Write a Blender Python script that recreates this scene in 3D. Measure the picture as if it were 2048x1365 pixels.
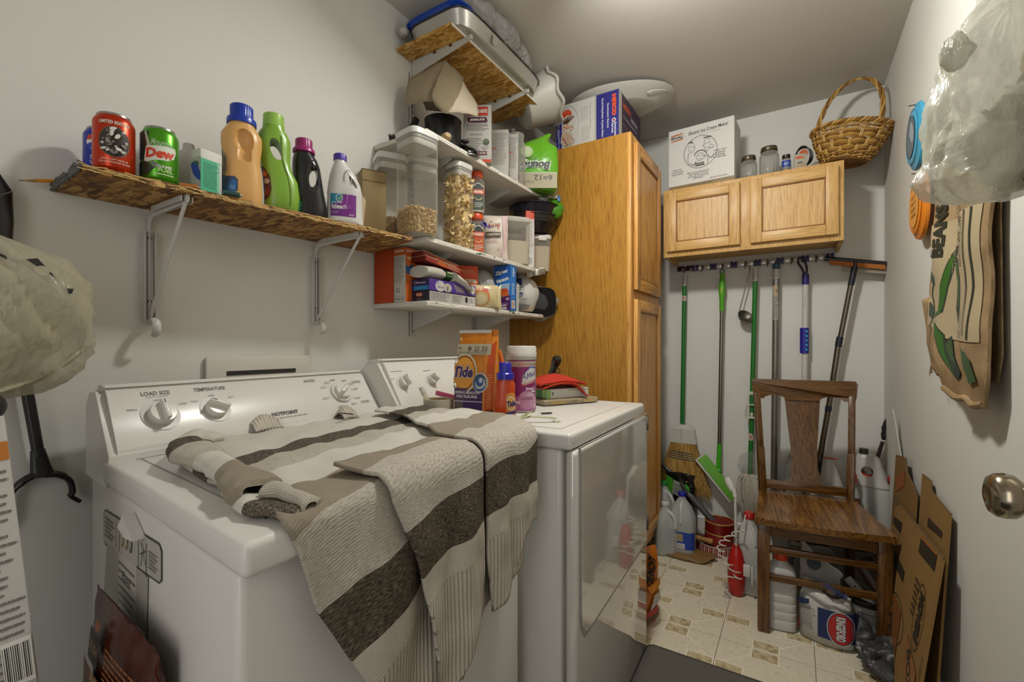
import bpy, bmesh, math, random
from mathutils import Vector, Matrix, noise
from math import sin, cos, pi, radians, sqrt, atan2
random.seed(7)
for o in list(bpy.data.objects): bpy.data.objects.remove(o, do_unlink=True)
SC = bpy.context.scene; COL = SC.collection
V = Vector
# ---------------------------------------------------------------- camera
cam_d = bpy.data.cameras.new('camera'); cam = bpy.data.objects.new('camera', cam_d); COL.objects.link(cam)
cam_d.sensor_width = 36; cam_d.lens = 36 * 910 / 2048; cam_d.shift_y = 9.5 / 2048; cam_d.clip_start = .02
cam.location = (0, 0, 1.13); cam.rotation_euler = (pi / 2, 0, radians(31.97)); SC.camera = cam
# ---------------------------------------------------------------- world, lights, exposure
w = bpy.data.worlds.new('world'); SC.world = w; w.use_nodes = True
w.node_tree.nodes['Background'].inputs[0].default_value = (1, .98, .94, 1)
w.node_tree.nodes['Background'].inputs[1].default_value = .42
def area(name, loc, rot, sx, sy, power, col):
    l = bpy.data.lights.new(name, 'AREA'); l.shape = 'RECTANGLE'; l.size = sx; l.size_y = sy
    l.energy = power; l.color = col
    o = bpy.data.objects.new(name, l); o.location = loc; o.rotation_euler = rot; COL.objects.link(o); return o
area('rear_fill_light', (.15, -1.05, 1.35), (radians(90), 0, radians(10)), .8, 1.7, 10, (1, .985, .945))  # added fill from behind the camera, not a lamp of the room
_d = area('back_right_fill_light', (-.43, 1.27, 2.33), (0, 0, 0), .13, .13, 12.5, (1, .995, .93)); _d.rotation_euler = V((.50, .85, -.55)).to_track_quat('-Z', 'Y').to_euler()  # extra fill added beside the bulb, aimed to brighten back and right walls
_f = area('downward_fill_light', (-.44, 1.24, 2.33), (0, 0, 0), .13, .13, 14, (1, .995, .93)); _f.rotation_euler = V((.22, -.35, -1)).to_track_quat('-Z', 'Y').to_euler()  # second added fill, aimed down to brighten the lower walls
_l = bpy.data.lights.new('bulb_light', 'POINT'); _l.energy = 1.4; _l.color = (1, .995, .93); _l.shadow_soft_size = .06
_o = bpy.data.objects.new('bulb_light', _l); _o.location = (-.435, 1.25, 2.30); COL.objects.link(_o)
SC.view_settings.view_transform = 'Standard'; SC.view_settings.look = 'None'
SC.view_settings.gamma = 1; SC.view_settings.use_curve_mapping = False; SC.view_settings.exposure = 0
# ---------------------------------------------------------------- materials
MC = {}
def lin(h):
    h = h.lstrip('#'); c = [int(h[i:i + 2], 16) / 255 for i in (0, 2, 4)]
    return tuple(x / 12.92 if x <= .04045 else ((x + .055) / 1.055) ** 2.4 for x in c) + (1,)
def newmat(name):
    m = bpy.data.materials.new(name); m.use_nodes = True; nt = m.node_tree
    return m, nt, nt.nodes['Principled BSDF']
def N(nt, t, **k):
    n = nt.nodes.new(t)
    for a, b in k.items(): setattr(n, a, b)
    return n
def M(h, rough=.5, metal=0, bump=0, bscale=60, spec=.5, var=0, trans=0):
    key = (h, rough, metal, bump, bscale, spec, var, trans)
    if key in MC: return MC[key]
    m, nt, b = newmat('paint_' + h.strip('#')); L = nt.links.new
    b.inputs['Base Color'].default_value = lin(h); b.inputs['Roughness'].default_value = rough
    b.inputs['Metallic'].default_value = metal; b.inputs['Specular IOR Level'].default_value = spec
    b.inputs['Transmission Weight'].default_value = trans
    if bump or var:
        tc = N(nt, 'ShaderNodeTexCoord'); ns = N(nt, 'ShaderNodeTexNoise'); ns.inputs['Scale'].default_value = bscale
        ns.inputs['Detail'].default_value = 4; L(tc.outputs['Object'], ns.inputs['Vector'])
        if bump:
            bp = N(nt, 'ShaderNodeBump'); bp.inputs['Strength'].default_value = bump; bp.inputs['Distance'].default_value = .004
            L(ns.outputs['Fac'], bp.inputs['Height']); L(bp.outputs[0], b.inputs['Normal'])
        if var:
            mx = N(nt, 'ShaderNodeMix', data_type='RGBA'); c = lin(h)
            mx.inputs[6].default_value = tuple(x * (1 - var) for x in c[:3]) + (1,)
            mx.inputs[7].default_value = tuple(min(1, x * (1 + var)) for x in c[:3]) + (1,)
            L(ns.outputs['Fac'], mx.inputs[0]); L(mx.outputs[2], b.inputs['Base Color'])
    MC[key] = m; return m
def ramp(nt, stops, inp, const=False):
    r = N(nt, 'ShaderNodeValToRGB'); e = r.color_ramp.elements
    if const: r.color_ramp.interpolation = 'CONSTANT'
    while len(e) < len(stops): e.new(.5)
    for i, (p, c) in enumerate(stops): e[i].position = p; e[i].color = lin(c)
    nt.links.new(inp, r.inputs[0]); return r.outputs[0]
def wood(name, dark, mid, light, axis='z', scale=1., rough=.4, contrast=1., spec=.5):
    """plain oak: long grain lines, broad cathedral bands and fine pores"""
    key = ('wood', name)
    if key in MC: return MC[key]
    m, nt, b = newmat(name); L = nt.links.new
    tc = N(nt, 'ShaderNodeTexCoord'); mp = N(nt, 'ShaderNodeMapping')
    s = {'z': (1, 1, .07), 'x': (.07, 1, 1), 'y': (1, .07, 1)}[axis]
    mp.inputs['Scale'].default_value = tuple(a * scale for a in s); L(tc.outputs['Object'], mp.inputs[0])
    n1 = N(nt, 'ShaderNodeTexNoise'); n1.inputs['Scale'].default_value = 4.5; n1.inputs['Detail'].default_value = 2
    L(mp.outputs[0], n1.inputs['Vector'])
    wv = N(nt, 'ShaderNodeMath', operation='MULTIPLY'); wv.inputs[1].default_value = 38; L(n1.outputs['Fac'], wv.inputs[0])
    pp = N(nt, 'ShaderNodeMath', operation='PINGPONG'); pp.inputs[1].default_value = 1; L(wv.outputs[0], pp.inputs[0]); fr = N(nt, 'ShaderNodeMath', operation='POWER'); fr.inputs[1].default_value = .55; L(pp.outputs[0], fr.inputs[0])
    n2 = N(nt, 'ShaderNodeTexNoise'); n2.inputs['Scale'].default_value = 160; n2.inputs['Detail'].default_value = 3
    L(mp.outputs[0], n2.inputs['Vector'])
    ad = N(nt, 'ShaderNodeMath', operation='MULTIPLY_ADD'); ad.inputs[1].default_value = .42 * contrast; L(fr.outputs[0], ad.inputs[0])
    L(n2.outputs['Fac'], ad.inputs[2])
    c = ramp(nt, [(.35, dark), (.62, mid), (.95, light)], ad.outputs[0]); L(c, b.inputs['Base Color'])
    bp = N(nt, 'ShaderNodeBump'); bp.inputs['Strength'].default_value = .15; bp.inputs['Distance'].default_value = .002
    L(n2.outputs['Fac'], bp.inputs['Height']); L(bp.outputs[0], b.inputs['Normal'])
    b.inputs['Roughness'].default_value = rough; b.inputs['Specular IOR Level'].default_value = spec
    MC[key] = m; return m
def osb(name, stops, sc=1.):
    m, nt, b = newmat(name); L = nt.links.new
    tc = N(nt, 'ShaderNodeTexCoord')
    ds = N(nt, 'ShaderNodeTexNoise'); ds.inputs['Scale'].default_value = 22; ds.inputs['Detail'].default_value = 1; L(tc.outputs['Object'], ds.inputs['Vector'])
    outs = []
    for ang, s in ((.6, (17, 88, 40)), (-.7, (21, 80, 40))):
        mp = N(nt, 'ShaderNodeMapping'); mp.inputs['Rotation'].default_value = (0, 0, ang); mp.inputs['Scale'].default_value = tuple(x * sc for x in s)
        mx = N(nt, 'ShaderNodeMix', data_type='VECTOR'); mx.inputs[0].default_value = .005
        L(tc.outputs['Object'], mx.inputs[4]); L(ds.outputs['Color'], mx.inputs[5]); L(mx.outputs[1], mp.inputs[0])
        vo = N(nt, 'ShaderNodeTexVoronoi'); vo.inputs['Scale'].default_value = 1; L(mp.outputs[0], vo.inputs['Vector'])
        sp = N(nt, 'ShaderNodeSeparateColor'); L(vo.outputs['Color'], sp.inputs[0]); outs.append(sp.outputs[0])
    sel = N(nt, 'ShaderNodeMath', operation='GREATER_THAN'); sel.inputs[1].default_value = .5; L(ds.outputs['Fac'], sel.inputs[0])
    mm = N(nt, 'ShaderNodeMix'); L(sel.outputs[0], mm.inputs[0]); L(outs[0], mm.inputs[2]); L(outs[1], mm.inputs[3])
    n3 = N(nt, 'ShaderNodeTexNoise'); n3.inputs['Scale'].default_value = 90; n3.inputs['Detail'].default_value = 5; L(tc.outputs['Object'], n3.inputs['Vector'])
    ad = N(nt, 'ShaderNodeMath', operation='MULTIPLY_ADD'); ad.inputs[1].default_value = .55; L(mm.outputs[0], ad.inputs[0])
    hf = N(nt, 'ShaderNodeMath', operation='MULTIPLY'); hf.inputs[1].default_value = .6; L(n3.outputs['Fac'], hf.inputs[0]); L(hf.outputs[0], ad.inputs[2])
    L(ramp(nt, stops, ad.outputs[0]), b.inputs['Base Color']); b.inputs['Roughness'].default_value = .7
    bp = N(nt, 'ShaderNodeBump'); bp.inputs['Strength'].default_value = .5; bp.inputs['Distance'].default_value = .002
    L(ad.outputs[0], bp.inputs['Height']); L(bp.outputs[0], b.inputs['Normal']); return m
def clear(h='#ffffff', opac=.10, rough=.08, gl=.9):
    """thin clear plastic or glass wall: transparent film with a fresnel sheen"""
    key = ('clear', h, opac, rough, gl)
    if key in MC: return MC[key]
    m = bpy.data.materials.new('clear_film'); m.use_nodes = True; nt = m.node_tree; nt.nodes.clear(); L = nt.links.new
    out = N(nt, 'ShaderNodeOutputMaterial'); tr = N(nt, 'ShaderNodeBsdfTransparent'); df = N(nt, 'ShaderNodeBsdfPrincipled')
    tr.inputs[0].default_value = tuple(.5 + x * .5 for x in lin(h)[:3]) + (1,)
    df.inputs['Base Color'].default_value = lin(h); df.inputs['Roughness'].default_value = rough
    lw = N(nt, 'ShaderNodeLayerWeight'); lw.inputs[0].default_value = .5; fr = N(nt, 'ShaderNodeMath', operation='POWER'); L(lw.outputs['Facing'], fr.inputs[0]); fr.inputs[1].default_value = 3.5
    ad = N(nt, 'ShaderNodeMath', operation='MULTIPLY_ADD', use_clamp=True); ad.inputs[1].default_value = gl; ad.inputs[2].default_value = opac + .035
    L(fr.outputs[0], ad.inputs[0]); mx = N(nt, 'ShaderNodeMixShader'); L(ad.outputs[0], mx.inputs[0]); L(tr.outputs[0], mx.inputs[1]); L(df.outputs[0], mx.inputs[2])
    L(mx.outputs[0], out.inputs[0]); MC[key] = m; return m
def film(h, opac=.6, rough=.25, bump=.6, bscale=30):
    """translucent crinkled bag plastic"""
    key = ('film', h, opac, rough, bump, bscale)
    if key in MC: return MC[key]
    m = bpy.data.materials.new('bag_film'); m.use_nodes = True; nt = m.node_tree; nt.nodes.clear(); L = nt.links.new
    out = N(nt, 'ShaderNodeOutputMaterial'); tr = N(nt, 'ShaderNodeBsdfTransparent'); df = N(nt, 'ShaderNodeBsdfPrincipled'); tl = N(nt, 'ShaderNodeBsdfTranslucent')
    df.inputs['Base Color'].default_value = lin(h); df.inputs['Roughness'].default_value = rough; tl.inputs[0].default_value = lin(h)
    tc = N(nt, 'ShaderNodeTexCoord'); ns = N(nt, 'ShaderNodeTexNoise'); ns.inputs['Scale'].default_value = bscale; ns.inputs['Detail'].default_value = 5
    ns.inputs['Distortion'].default_value = 1.2; fm_ = N(nt, 'ShaderNodeMapping'); fm_.inputs['Scale'].default_value = (1.6, 1.6, .45); L(tc.outputs['Object'], fm_.inputs[0]); L(fm_.outputs[0], ns.inputs['Vector'])
    bp = N(nt, 'ShaderNodeBump'); bp.inputs['Strength'].default_value = bump; bp.inputs['Distance'].default_value = .02
    L(ns.outputs['Fac'], bp.inputs['Height']); L(bp.outputs[0], df.inputs['Normal'])
    m1 = N(nt, 'ShaderNodeMixShader'); m1.inputs[0].default_value = .3; L(df.outputs[0], m1.inputs[1]); L(tl.outputs[0], m1.inputs[2])
    mx = N(nt, 'ShaderNodeMixShader'); mx.inputs[0].default_value = opac; L(tr.outputs[0], mx.inputs[1]); L(m1.outputs[0], mx.inputs[2])
    L(mx.outputs[0], out.inputs[0]); MC[key] = m; return m
# ---------------------------------------------------------------- mesh building
class B:
    def __init__(s): s.bm = bmesh.new()
    def _x(s, vs, mat):
        if mat is not None: bmesh.ops.transform(s.bm, matrix=mat, verts=vs)
    def box(s, c, d, bev=0, rot=None, seg=2):
        r = bmesh.ops.create_cube(s.bm, size=1); vs = r['verts']
        bmesh.ops.scale(s.bm, vec=d, verts=vs)
        if bev:
            es = list({e for v in vs for e in v.link_edges})
            q = bmesh.ops.bevel(s.bm, geom=es, offset=bev, segments=seg, affect='EDGES', profile=.5); vs = list({v for f in q['faces'] for v in f.verts} | {v for v in vs if v.is_valid})
        m = Matrix.Translation(c)
        if rot: m = m @ (Matrix.Rotation(rot[2], 4, 'Z') @ Matrix.Rotation(rot[1], 4, 'Y') @ Matrix.Rotation(rot[0], 4, 'X'))
        bmesh.ops.transform(s.bm, matrix=m, verts=vs); return s
    def rings(s, rings, cap=True, closed=True):
        bv = [[s.bm.verts.new(p) for p in r] for r in rings]; n = len(bv[0])
        for a, b in zip(bv, bv[1:]):
            for i in range(n if closed else n - 1):
                j = (i + 1) % n
                try: s.bm.faces.new((a[i], a[j], b[j], b[i]))
                except ValueError: pass
        if cap and closed:
            for r, rev in ((bv[0], 1), (bv[-1], 0)):
                try: s.bm.faces.new(r[::-1] if rev else r)
                except ValueError: pass
        return s
    def tube(s, pts, r, n=8, cap=True, sy=1.):
        pts = [V(p) for p in pts]; k = len(pts); rr = r if isinstance(r, (list, tuple)) else [r] * k
        rings = []; up = None
        for i, p in enumerate(pts):
            t = (pts[min(i + 1, k - 1)] - pts[max(i - 1, 0)]); t = t.normalized() if t.length else V((0, 0, 1))
            if up is None: up = V((0, 0, 1)) if abs(t.z) < .9 else V((0, 1, 0))
            a = t.cross(up); a = a.normalized() if a.length > 1e-6 else t.orthogonal().normalized()
            b2 = a.cross(t).normalized(); up = b2
            rings.append([p + a * (cos(2 * pi * j / n) * rr[i]) + b2 * (sin(2 * pi * j / n) * rr[i] * sy) for j in range(n)])
        return s.rings(rings, cap)
    def lathe(s, prof, n=28, c=(0, 0, 0), ax='z', cap=True):
        rings = []
        for r, z in prof:
            ring = []
            for j in range(n):
                a = 2 * pi * j / n; x, y = r * cos(a), r * sin(a)
                p = {'z': (x, y, z), 'x': (z, x, y), 'y': (y, z, x)}[ax]; ring.append(V(c) + V(p))
            rings.append(ring)
        return s.rings(rings, cap)
    def loft(s, L, n=40, cap=True):
        return s.rings([[L.pt(2 * pi * j / n, q[0]) for j in range(n)] for q in L.secs], cap)
    def prism(s, pts, a, b, plane='xz'):
        """2-D outline pts extruded from a to b along the third axis"""
        f = {'xz': lambda u, v, w: (u, w, v), 'xy': lambda u, v, w: (u, v, w), 'yz': lambda u, v, w: (w, u, v)}[plane]
        return s.rings([[V(f(u, v, a)) for u, v in pts], [V(f(u, v, b)) for u, v in pts]])
    def grid(s, f, nu, nv):
        vs = [[s.bm.verts.new(f(i / nu, j / nv)) for i in range(nu + 1)] for j in range(nv + 1)]
        uv = s.bm.loops.layers.uv.verify()
        for j in range(nv):
            for i in range(nu):
                fc = s.bm.faces.new((vs[j][i], vs[j][i + 1], vs[j + 1][i + 1], vs[j + 1][i]))
                for lp, (a, b) in zip(fc.loops, ((i, j), (i + 1, j), (i + 1, j + 1), (i, j + 1))): lp[uv].uv = (a / nu, b / nv)
        return s
    def crumple(s, amp, sc, seed=0):
        for v in s.bm.verts:
            d = noise.noise_vector(v.co * sc + V((seed, seed * 2.3, 0))); e = noise.noise_vector(v.co * sc * 2.7 + V((seed, 0, 9)))
            v.co += d * amp + e * amp * .4
        return s
    def sub(s, cuts=1):
        bmesh.ops.subdivide_edges(s.bm, edges=s.bm.edges[:], cuts=cuts, use_grid_fill=True); return s
class Loft:
    """secs: (z, rx, ry, cx, cy, exponent) superellipse sections; pt gives the surface point at a polar angle"""
    def __init__(s, secs): s.secs = [tuple(q) + (0, 0, 2)[len(q) - 3:] if len(q) < 6 else q for q in secs]
    def at(s, z):
        S = s.secs
        if z <= S[0][0]: return S[0]
        for a, b in zip(S, S[1:]):
            if z <= b[0]:
                t = (z - a[0]) / (b[0] - a[0]) if b[0] > a[0] else 1
                return tuple(x + (y - x) * t for x, y in zip(a, b))
        return S[-1]
    def pt(s, th, z, o=0, sec=None):
        _, rx, ry, cx, cy, e = sec or s.at(z); c, d = cos(th), sin(th)
        if rx < 1e-6: return V((cx, cy, z))
        r = (abs(c / rx) ** e + abs(d / ry) ** e) ** (-1 / e) + o
        return V((cx + c * r, cy + d * r, z))
def wrapmap(L, face=0, R=None):
    """print map round a loft: u metres to the right of the angle 'face', v height; follows the surface"""
    def f(u, v, o):
        q = L.at(v); return L.pt(-pi / 2 + radians(face) + u / (R or max(q[1], q[2])), v, o)
    return f
def flat(o, U=(1, 0, 0), W=(0, 0, 1)):
    o, U, W = V(o), V(U), V(W); n = U.cross(W).normalized()
    return lambda u, v, k: o + U * u + W * v + n * k
def cyl(r, face=0, c=(0, 0, 0)):
    return lambda u, v, o: V(c) + V(((r + o) * cos(-pi / 2 + radians(face) + u / r), (r + o) * sin(-pi / 2 + radians(face) + u / r), v))
def link(name, me, mat, parent=None, smooth=True, ang=38):
    if smooth and len(me.polygons):
        me.polygons.foreach_set('use_smooth', [True] * len(me.polygons)); me.set_sharp_from_angle(angle=radians(ang))
    for m in (mat if isinstance(mat, (list, tuple)) else [mat]): me.materials.append(m)
    o = bpy.data.objects.new(name, me); COL.objects.link(o)
    if parent: o.parent = parent
    return o
def P(name, b, mat, parent=None, smooth=True, ang=38, label=None, solid=0):
    """link a builder as ONE mesh object"""
    bmesh.ops.remove_doubles(b.bm, verts=b.bm.verts, dist=1e-6)
    bmesh.ops.recalc_face_normals(b.bm, faces=b.bm.faces) if len(b.bm.faces) else None
    me = bpy.data.meshes.new(name); b.bm.to_mesh(me); b.bm.free()
    o = link(name, me, mat, parent, smooth, ang)
    if label: o['label'] = label
    if solid: apply_mod(o, 'SOLIDIFY', thickness=solid, offset=0)
    return o
def apply_mod(o, typ, **k):
    md = o.modifiers.new('m', typ)
    for a, b in k.items(): setattr(md, a, b)
    dg = bpy.context.evaluated_depsgraph_get(); me = bpy.data.meshes.new_from_object(o.evaluated_get(dg)); o.modifiers.clear()
    old = o.data; nm = old.name; o.data = me; bpy.data.meshes.remove(old); me.name = nm; return o
def cut(o, *bs):
    """carve the builders bs out of object o (handle openings)"""
    mats = list(o.data.materials)
    for b in bs:
        bmesh.ops.recalc_face_normals(b.bm, faces=b.bm.faces)
        me = bpy.data.meshes.new('c'); b.bm.to_mesh(me); b.bm.free(); c = bpy.data.objects.new('c', me); COL.objects.link(c); c.parent = o.parent
        bpy.context.view_layer.update(); apply_mod(o, 'BOOLEAN', operation='DIFFERENCE', object=c, solver='EXACT'); bpy.data.objects.remove(c)
    me = o.data; me.polygons.foreach_set('use_smooth', [True] * len(me.polygons)); me.set_sharp_from_angle(angle=radians(40))
    return o
def ball(c, r, n=16):
    b = B(); q = bmesh.ops.create_uvsphere(b.bm, u_segments=n * 2, v_segments=n, radius=1)
    bmesh.ops.transform(b.bm, matrix=Matrix.Translation(c) @ Matrix.Diagonal((r[0], r[1], r[2], 1)), verts=q['verts']); return b
def T(name, label, cat, loc, rz=0, group=None, rot=None):
    o = bpy.data.objects.new(name, None); COL.objects.link(o); o.location = loc; o.empty_display_size = .02
    o.rotation_euler = rot if rot else (0, 0, radians(rz)); o['label'] = label; o['category'] = cat
    if group: o['group'] = group
    return o
def tag(o, label, cat, group=None):
    o['label'] = label; o['category'] = cat
    if group: o['group'] = group
    return o
def struct(o): o['kind'] = 'structure'; return o
def dup(o, loc=None, rz=None, label=None, parent=None):
    c = o.copy(); COL.objects.link(c)
    if parent: c.parent = parent
    if loc: c.location = loc
    if rz is not None: c.rotation_euler = (0, 0, radians(rz))
    if label: c['label'] = label
    for ch in list(o.children): dup(ch, parent=c)
    return c
# ---------------------------------------------------------------- printing on surfaces
TC = {}
def textmesh(s, bold):
    if (s, bold) in TC: return TC[s, bold]
    cu = bpy.data.curves.new('t', 'FONT'); cu.body = s; cu.offset = bold; cu.resolution_u = 2; cu.align_x = 'LEFT'
    o = bpy.data.objects.new('t', cu); COL.objects.link(o)
    dg = bpy.context.evaluated_depsgraph_get(); me = bpy.data.meshes.new_from_object(o.evaluated_get(dg))
    vs = [tuple(v.co[:2]) for v in me.vertices]; fs = [tuple(p.vertices) for p in me.polygons]
    bpy.data.objects.remove(o); bpy.data.curves.remove(cu); bpy.data.meshes.remove(me)
    if vs:
        x0, x1 = min(v[0] for v in vs), max(v[0] for v in vs); y0, y1 = min(v[1] for v in vs), max(v[1] for v in vs)
        vs = [((x - x0) / max(x1 - x0, 1e-6) - .5, (y - y0) / max(y1 - y0, 1e-6) - .5) for x, y in vs]
    TC[s, bold] = (vs, fs); return vs, fs
class Print:
    """flat print (lettering, colour fields) laid on a surface map f(u, v, offset), all one mesh"""
    def __init__(s, f, maxlen=1., off=.0004, step=.00012, rough=.5):
        s.f = f; s.bm = bmesh.new(); s.k = off; s.step = step; s.maxlen = maxlen; s.mats = []; s.rough = rough
    def _mi(s, col):
        m = M(col, s.rough) if isinstance(col, str) else col
        if m not in s.mats: s.mats.append(m)
        return s.mats.index(m)
    def _add(s, vs, fs, col):
        t = bmesh.new(); bv = [t.verts.new((a, b, 0)) for a, b in vs]
        for f in fs:
            try: t.faces.new([bv[i] for i in f])
            except ValueError: pass
        if s.maxlen < .5:
            bmesh.ops.triangulate(t, faces=t.faces[:])
            for _ in range(6):
                es = [e for e in t.edges if e.calc_length() > s.maxlen]
                if not es: break
                bmesh.ops.subdivide_edges(t, edges=es, cuts=1, use_grid_fill=True); bmesh.ops.triangulate(t, faces=[f for f in t.faces if len(f.verts) > 3])
        mi = s._mi(col); mp = {}
        for v in t.verts: mp[v] = s.bm.verts.new(s.f(v.co.x, v.co.y, s.k))
        for f in t.faces:
            try: nf = s.bm.faces.new([mp[v] for v in f.verts]); nf.material_index = mi
            except ValueError: pass
        t.free(); s.k += s.step; return s
    def rect(s, u0, v0, u1, v1, col): return s._add([(u0, v0), (u1, v0), (u1, v1), (u0, v1)], [(0, 1, 2, 3)], col)
    def poly(s, pts, col): return s._add(pts, [tuple(range(len(pts)))], col)
    def ell(s, cu, cv, ru, rv, col, rot=0, n=28):
        c, d = cos(rot), sin(rot)
        return s._add([(cu + ru * cos(a) * c - rv * sin(a) * d, cv + ru * cos(a) * d + rv * sin(a) * c) for a in [2 * pi * i / n for i in range(n)]], [tuple(range(n))], col)
    def ring(s, cu, cv, ru, rv, t, col, a0=0, a1=2 * pi, n=32):
        vs = []; fs = []
        for i in range(n + 1):
            a = a0 + (a1 - a0) * i / n; vs += [(cu + ru * cos(a), cv + rv * sin(a)), (cu + (ru - t) * cos(a), cv + (rv - t) * sin(a))]
        return s._add(vs, [(2 * i, 2 * i + 1, 2 * i + 3, 2 * i + 2) for i in range(n)], col)
    def txt(s, st, cu, cv, w, h, col, rot=0, bold=.015, slant=0, arc=0):
        vs, fs = textmesh(st, bold); c, d = cos(radians(rot)), sin(radians(rot)); q = []
        for a, b in vs:
            x = a * w + b * h * slant; y = b * h + arc * (a * a * 4) * h
            q.append((cu + x * c - y * d, cv + x * d + y * c))
        return s._add(q, fs, col)
    def line(s, pts, t, col):
        vs = []; fs = []
        for i, p in enumerate(pts):
            a = V(pts[max(i - 1, 0)]); b = V(pts[min(i + 1, len(pts) - 1)]); d = (b - a); d = d.normalized() if d.length else V((1, 0)); n = V((-d.y, d.x)) * (t / 2)
            vs += [tuple(V(p) + n), tuple(V(p) - n)]
        return s._add(vs, [(2 * i, 2 * i + 1, 2 * i + 3, 2 * i + 2) for i in range(len(pts) - 1)], col)
    def small(s, u0, v0, u1, v1, n, col, fill=.35, rag=.3, seed=1):
        """rows of print too small to read"""
        r = random.Random(seed); vs = []; fs = []; dv = (v1 - v0) / n
        for i in range(n):
            x = u0; y = v1 - dv * (i + .5); end = u1 - r.random() * rag * (u1 - u0)
            while x < end:
                L = r.uniform(.05, .16) * (u1 - u0); e = min(end, x + L); k = len(vs)
                vs += [(x, y - dv * fill / 2), (e, y - dv * fill / 2), (e, y + dv * fill / 2), (x, y + dv * fill / 2)]; fs.append((k, k + 1, k + 2, k + 3)); x = e + .02 * (u1 - u0)
        return s._add(vs, fs, col)
    def bars(s, u0, v0, u1, v1, col='#151515', bg='#d8d5cc', n=14, seed=1):
        s.rect(u0, v0, u1, v1, bg); r = random.Random(seed); vs = []; fs = []; du = (u1 - u0) / (n + 1)
        for i in range(n):
            x = u0 + du * (i + .6); ww = du * r.uniform(.2, .7); k = len(vs)
            vs += [(x, v0 + .1 * (v1 - v0)), (x + ww, v0 + .1 * (v1 - v0)), (x + ww, v1 - .1 * (v1 - v0)), (x, v1 - .1 * (v1 - v0))]; fs.append((k, k + 1, k + 2, k + 3))
        return s._add(vs, fs, col)
    def build(s, parent, name='printing'):
        me = bpy.data.meshes.new(name); s.bm.to_mesh(me); s.bm.free()
        return link(name, me, s.mats, parent, smooth=False)
def carton(t, w, d, h, col, bev=.0015, rough=.55, name='carton', mat=None):
    return P(name, B().box((0, 0, h / 2), (w, d, h), bev), mat or M(col, rough), t)
def fr(w, d, z=0): return flat((0, -d / 2 - .0002, z))            # front face map, u from the centre line
def rt(w, d, z=0): return flat((w / 2 + .0002, 0, z), (0, 1, 0))   # right-hand face
def lf(w, d, z=0): return flat((-w / 2 - .0002, 0, z), (0, -1, 0))  # left-hand face
def arc(c, r, a0, a1, n=12, plane='xz'):
    out = []
    for i in range(n + 1):
        a = radians(a0 + (a1 - a0) * i / n); u, v = r * cos(a), r * sin(a)
        out.append(V(c) + V({'xz': (u, 0, v), 'yz': (0, u, v), 'xy': (u, v, 0)}[plane]))
    return out
def smooth_path(pts, k=4):
    pts = [V(p) for p in pts]; out = []
    for i in range(len(pts) - 1):
        p0, p1, p2, p3 = pts[max(i - 1, 0)], pts[i], pts[i + 1], pts[min(i + 2, len(pts) - 1)]
        for j in range(k):
            t = j / k; out.append(.5 * ((2 * p1) + (p2 - p0) * t + (2 * p0 - 5 * p1 + 4 * p2 - p3) * t * t + (3 * p1 - p0 - 3 * p2 + p3) * t ** 3))
    out.append(pts[-1]); return out
# ================================================================ the room
XL, XR, YB, YN, HC = -1.32, .376, 2.93, -1.25, 2.44
def paint(name, h, bump=.12, sc=220, mott=.03):
    m, nt, b = newmat(name); L = nt.links.new; tc = N(nt, 'ShaderNodeTexCoord')
    n1 = N(nt, 'ShaderNodeTexNoise'); n1.inputs['Scale'].default_value = sc; n1.inputs['Detail'].default_value = 2; L(tc.outputs['Object'], n1.inputs['Vector'])
    n2 = N(nt, 'ShaderNodeTexNoise'); n2.inputs['Scale'].default_value = 2.2; n2.inputs['Detail'].default_value = 5; L(tc.outputs['Object'], n2.inputs['Vector'])
    mx = N(nt, 'ShaderNodeMix', data_type='RGBA'); c = lin(h); mx.inputs[6].default_value = tuple(x * (1 - mott) for x in c[:3]) + (1,); mx.inputs[7].default_value = tuple(x * (1 + mott) for x in c[:3]) + (1,)
    L(n2.outputs['Fac'], mx.inputs[0]); L(mx.outputs[2], b.inputs['Base Color'])
    bp = N(nt, 'ShaderNodeBump'); bp.inputs['Strength'].default_value = bump; bp.inputs['Distance'].default_value = .002
    L(n1.outputs['Fac'], bp.inputs['Height']); L(bp.outputs[0], b.inputs['Normal']); b.inputs['Roughness'].default_value = .62; return m
WALL = paint('wall_paint', '#cdcbc4'); CEIL = paint('ceiling_paint', '#c6c1b9'); BASE = M('#c9c5bd', .45)
def slab(name, x0, x1, y0, y1, z0, z1, mat): return struct(P(name, B().box(((x0 + x1) / 2, (y0 + y1) / 2, (z0 + z1) / 2), (x1 - x0, y1 - y0, z1 - z0)), mat, smooth=False))
slab('wall_left', XL - .1, XL, YN, YB + .1, -.05, HC + .05, WALL)
wr = slab('wall_right', XR, XR + .1, YN, YB + .1, -.05, HC + .05, WALL)
wb = slab('wall_back', XL, XR, YB, YB + .1, -.05, HC + .05, WALL)
slab('ceiling', XL - .1, XR + .1, YN, YB + .1, HC, HC + .1, CEIL)
floor = slab('floor', XL - .1, XR + .1, YN, YB + .1, -.05, -.003, M('#2a2620', .8))
struct(P('baseboard_back', B().prism([(-.0, .0), (-.0, .095), (-.008, .108), (-.014, .1), (-.016, 0)], XL, XR, 'yz'), BASE, smooth=False)).location = (0, YB, 0)
struct(P('baseboard_right', B().prism([(0, 0), (0, .108), (-.008, .108), (-.014, .1), (-.016, 0)], .9, YB - .016, 'xz'), BASE, smooth=False)).location = (XR, 0, 0)
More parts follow.
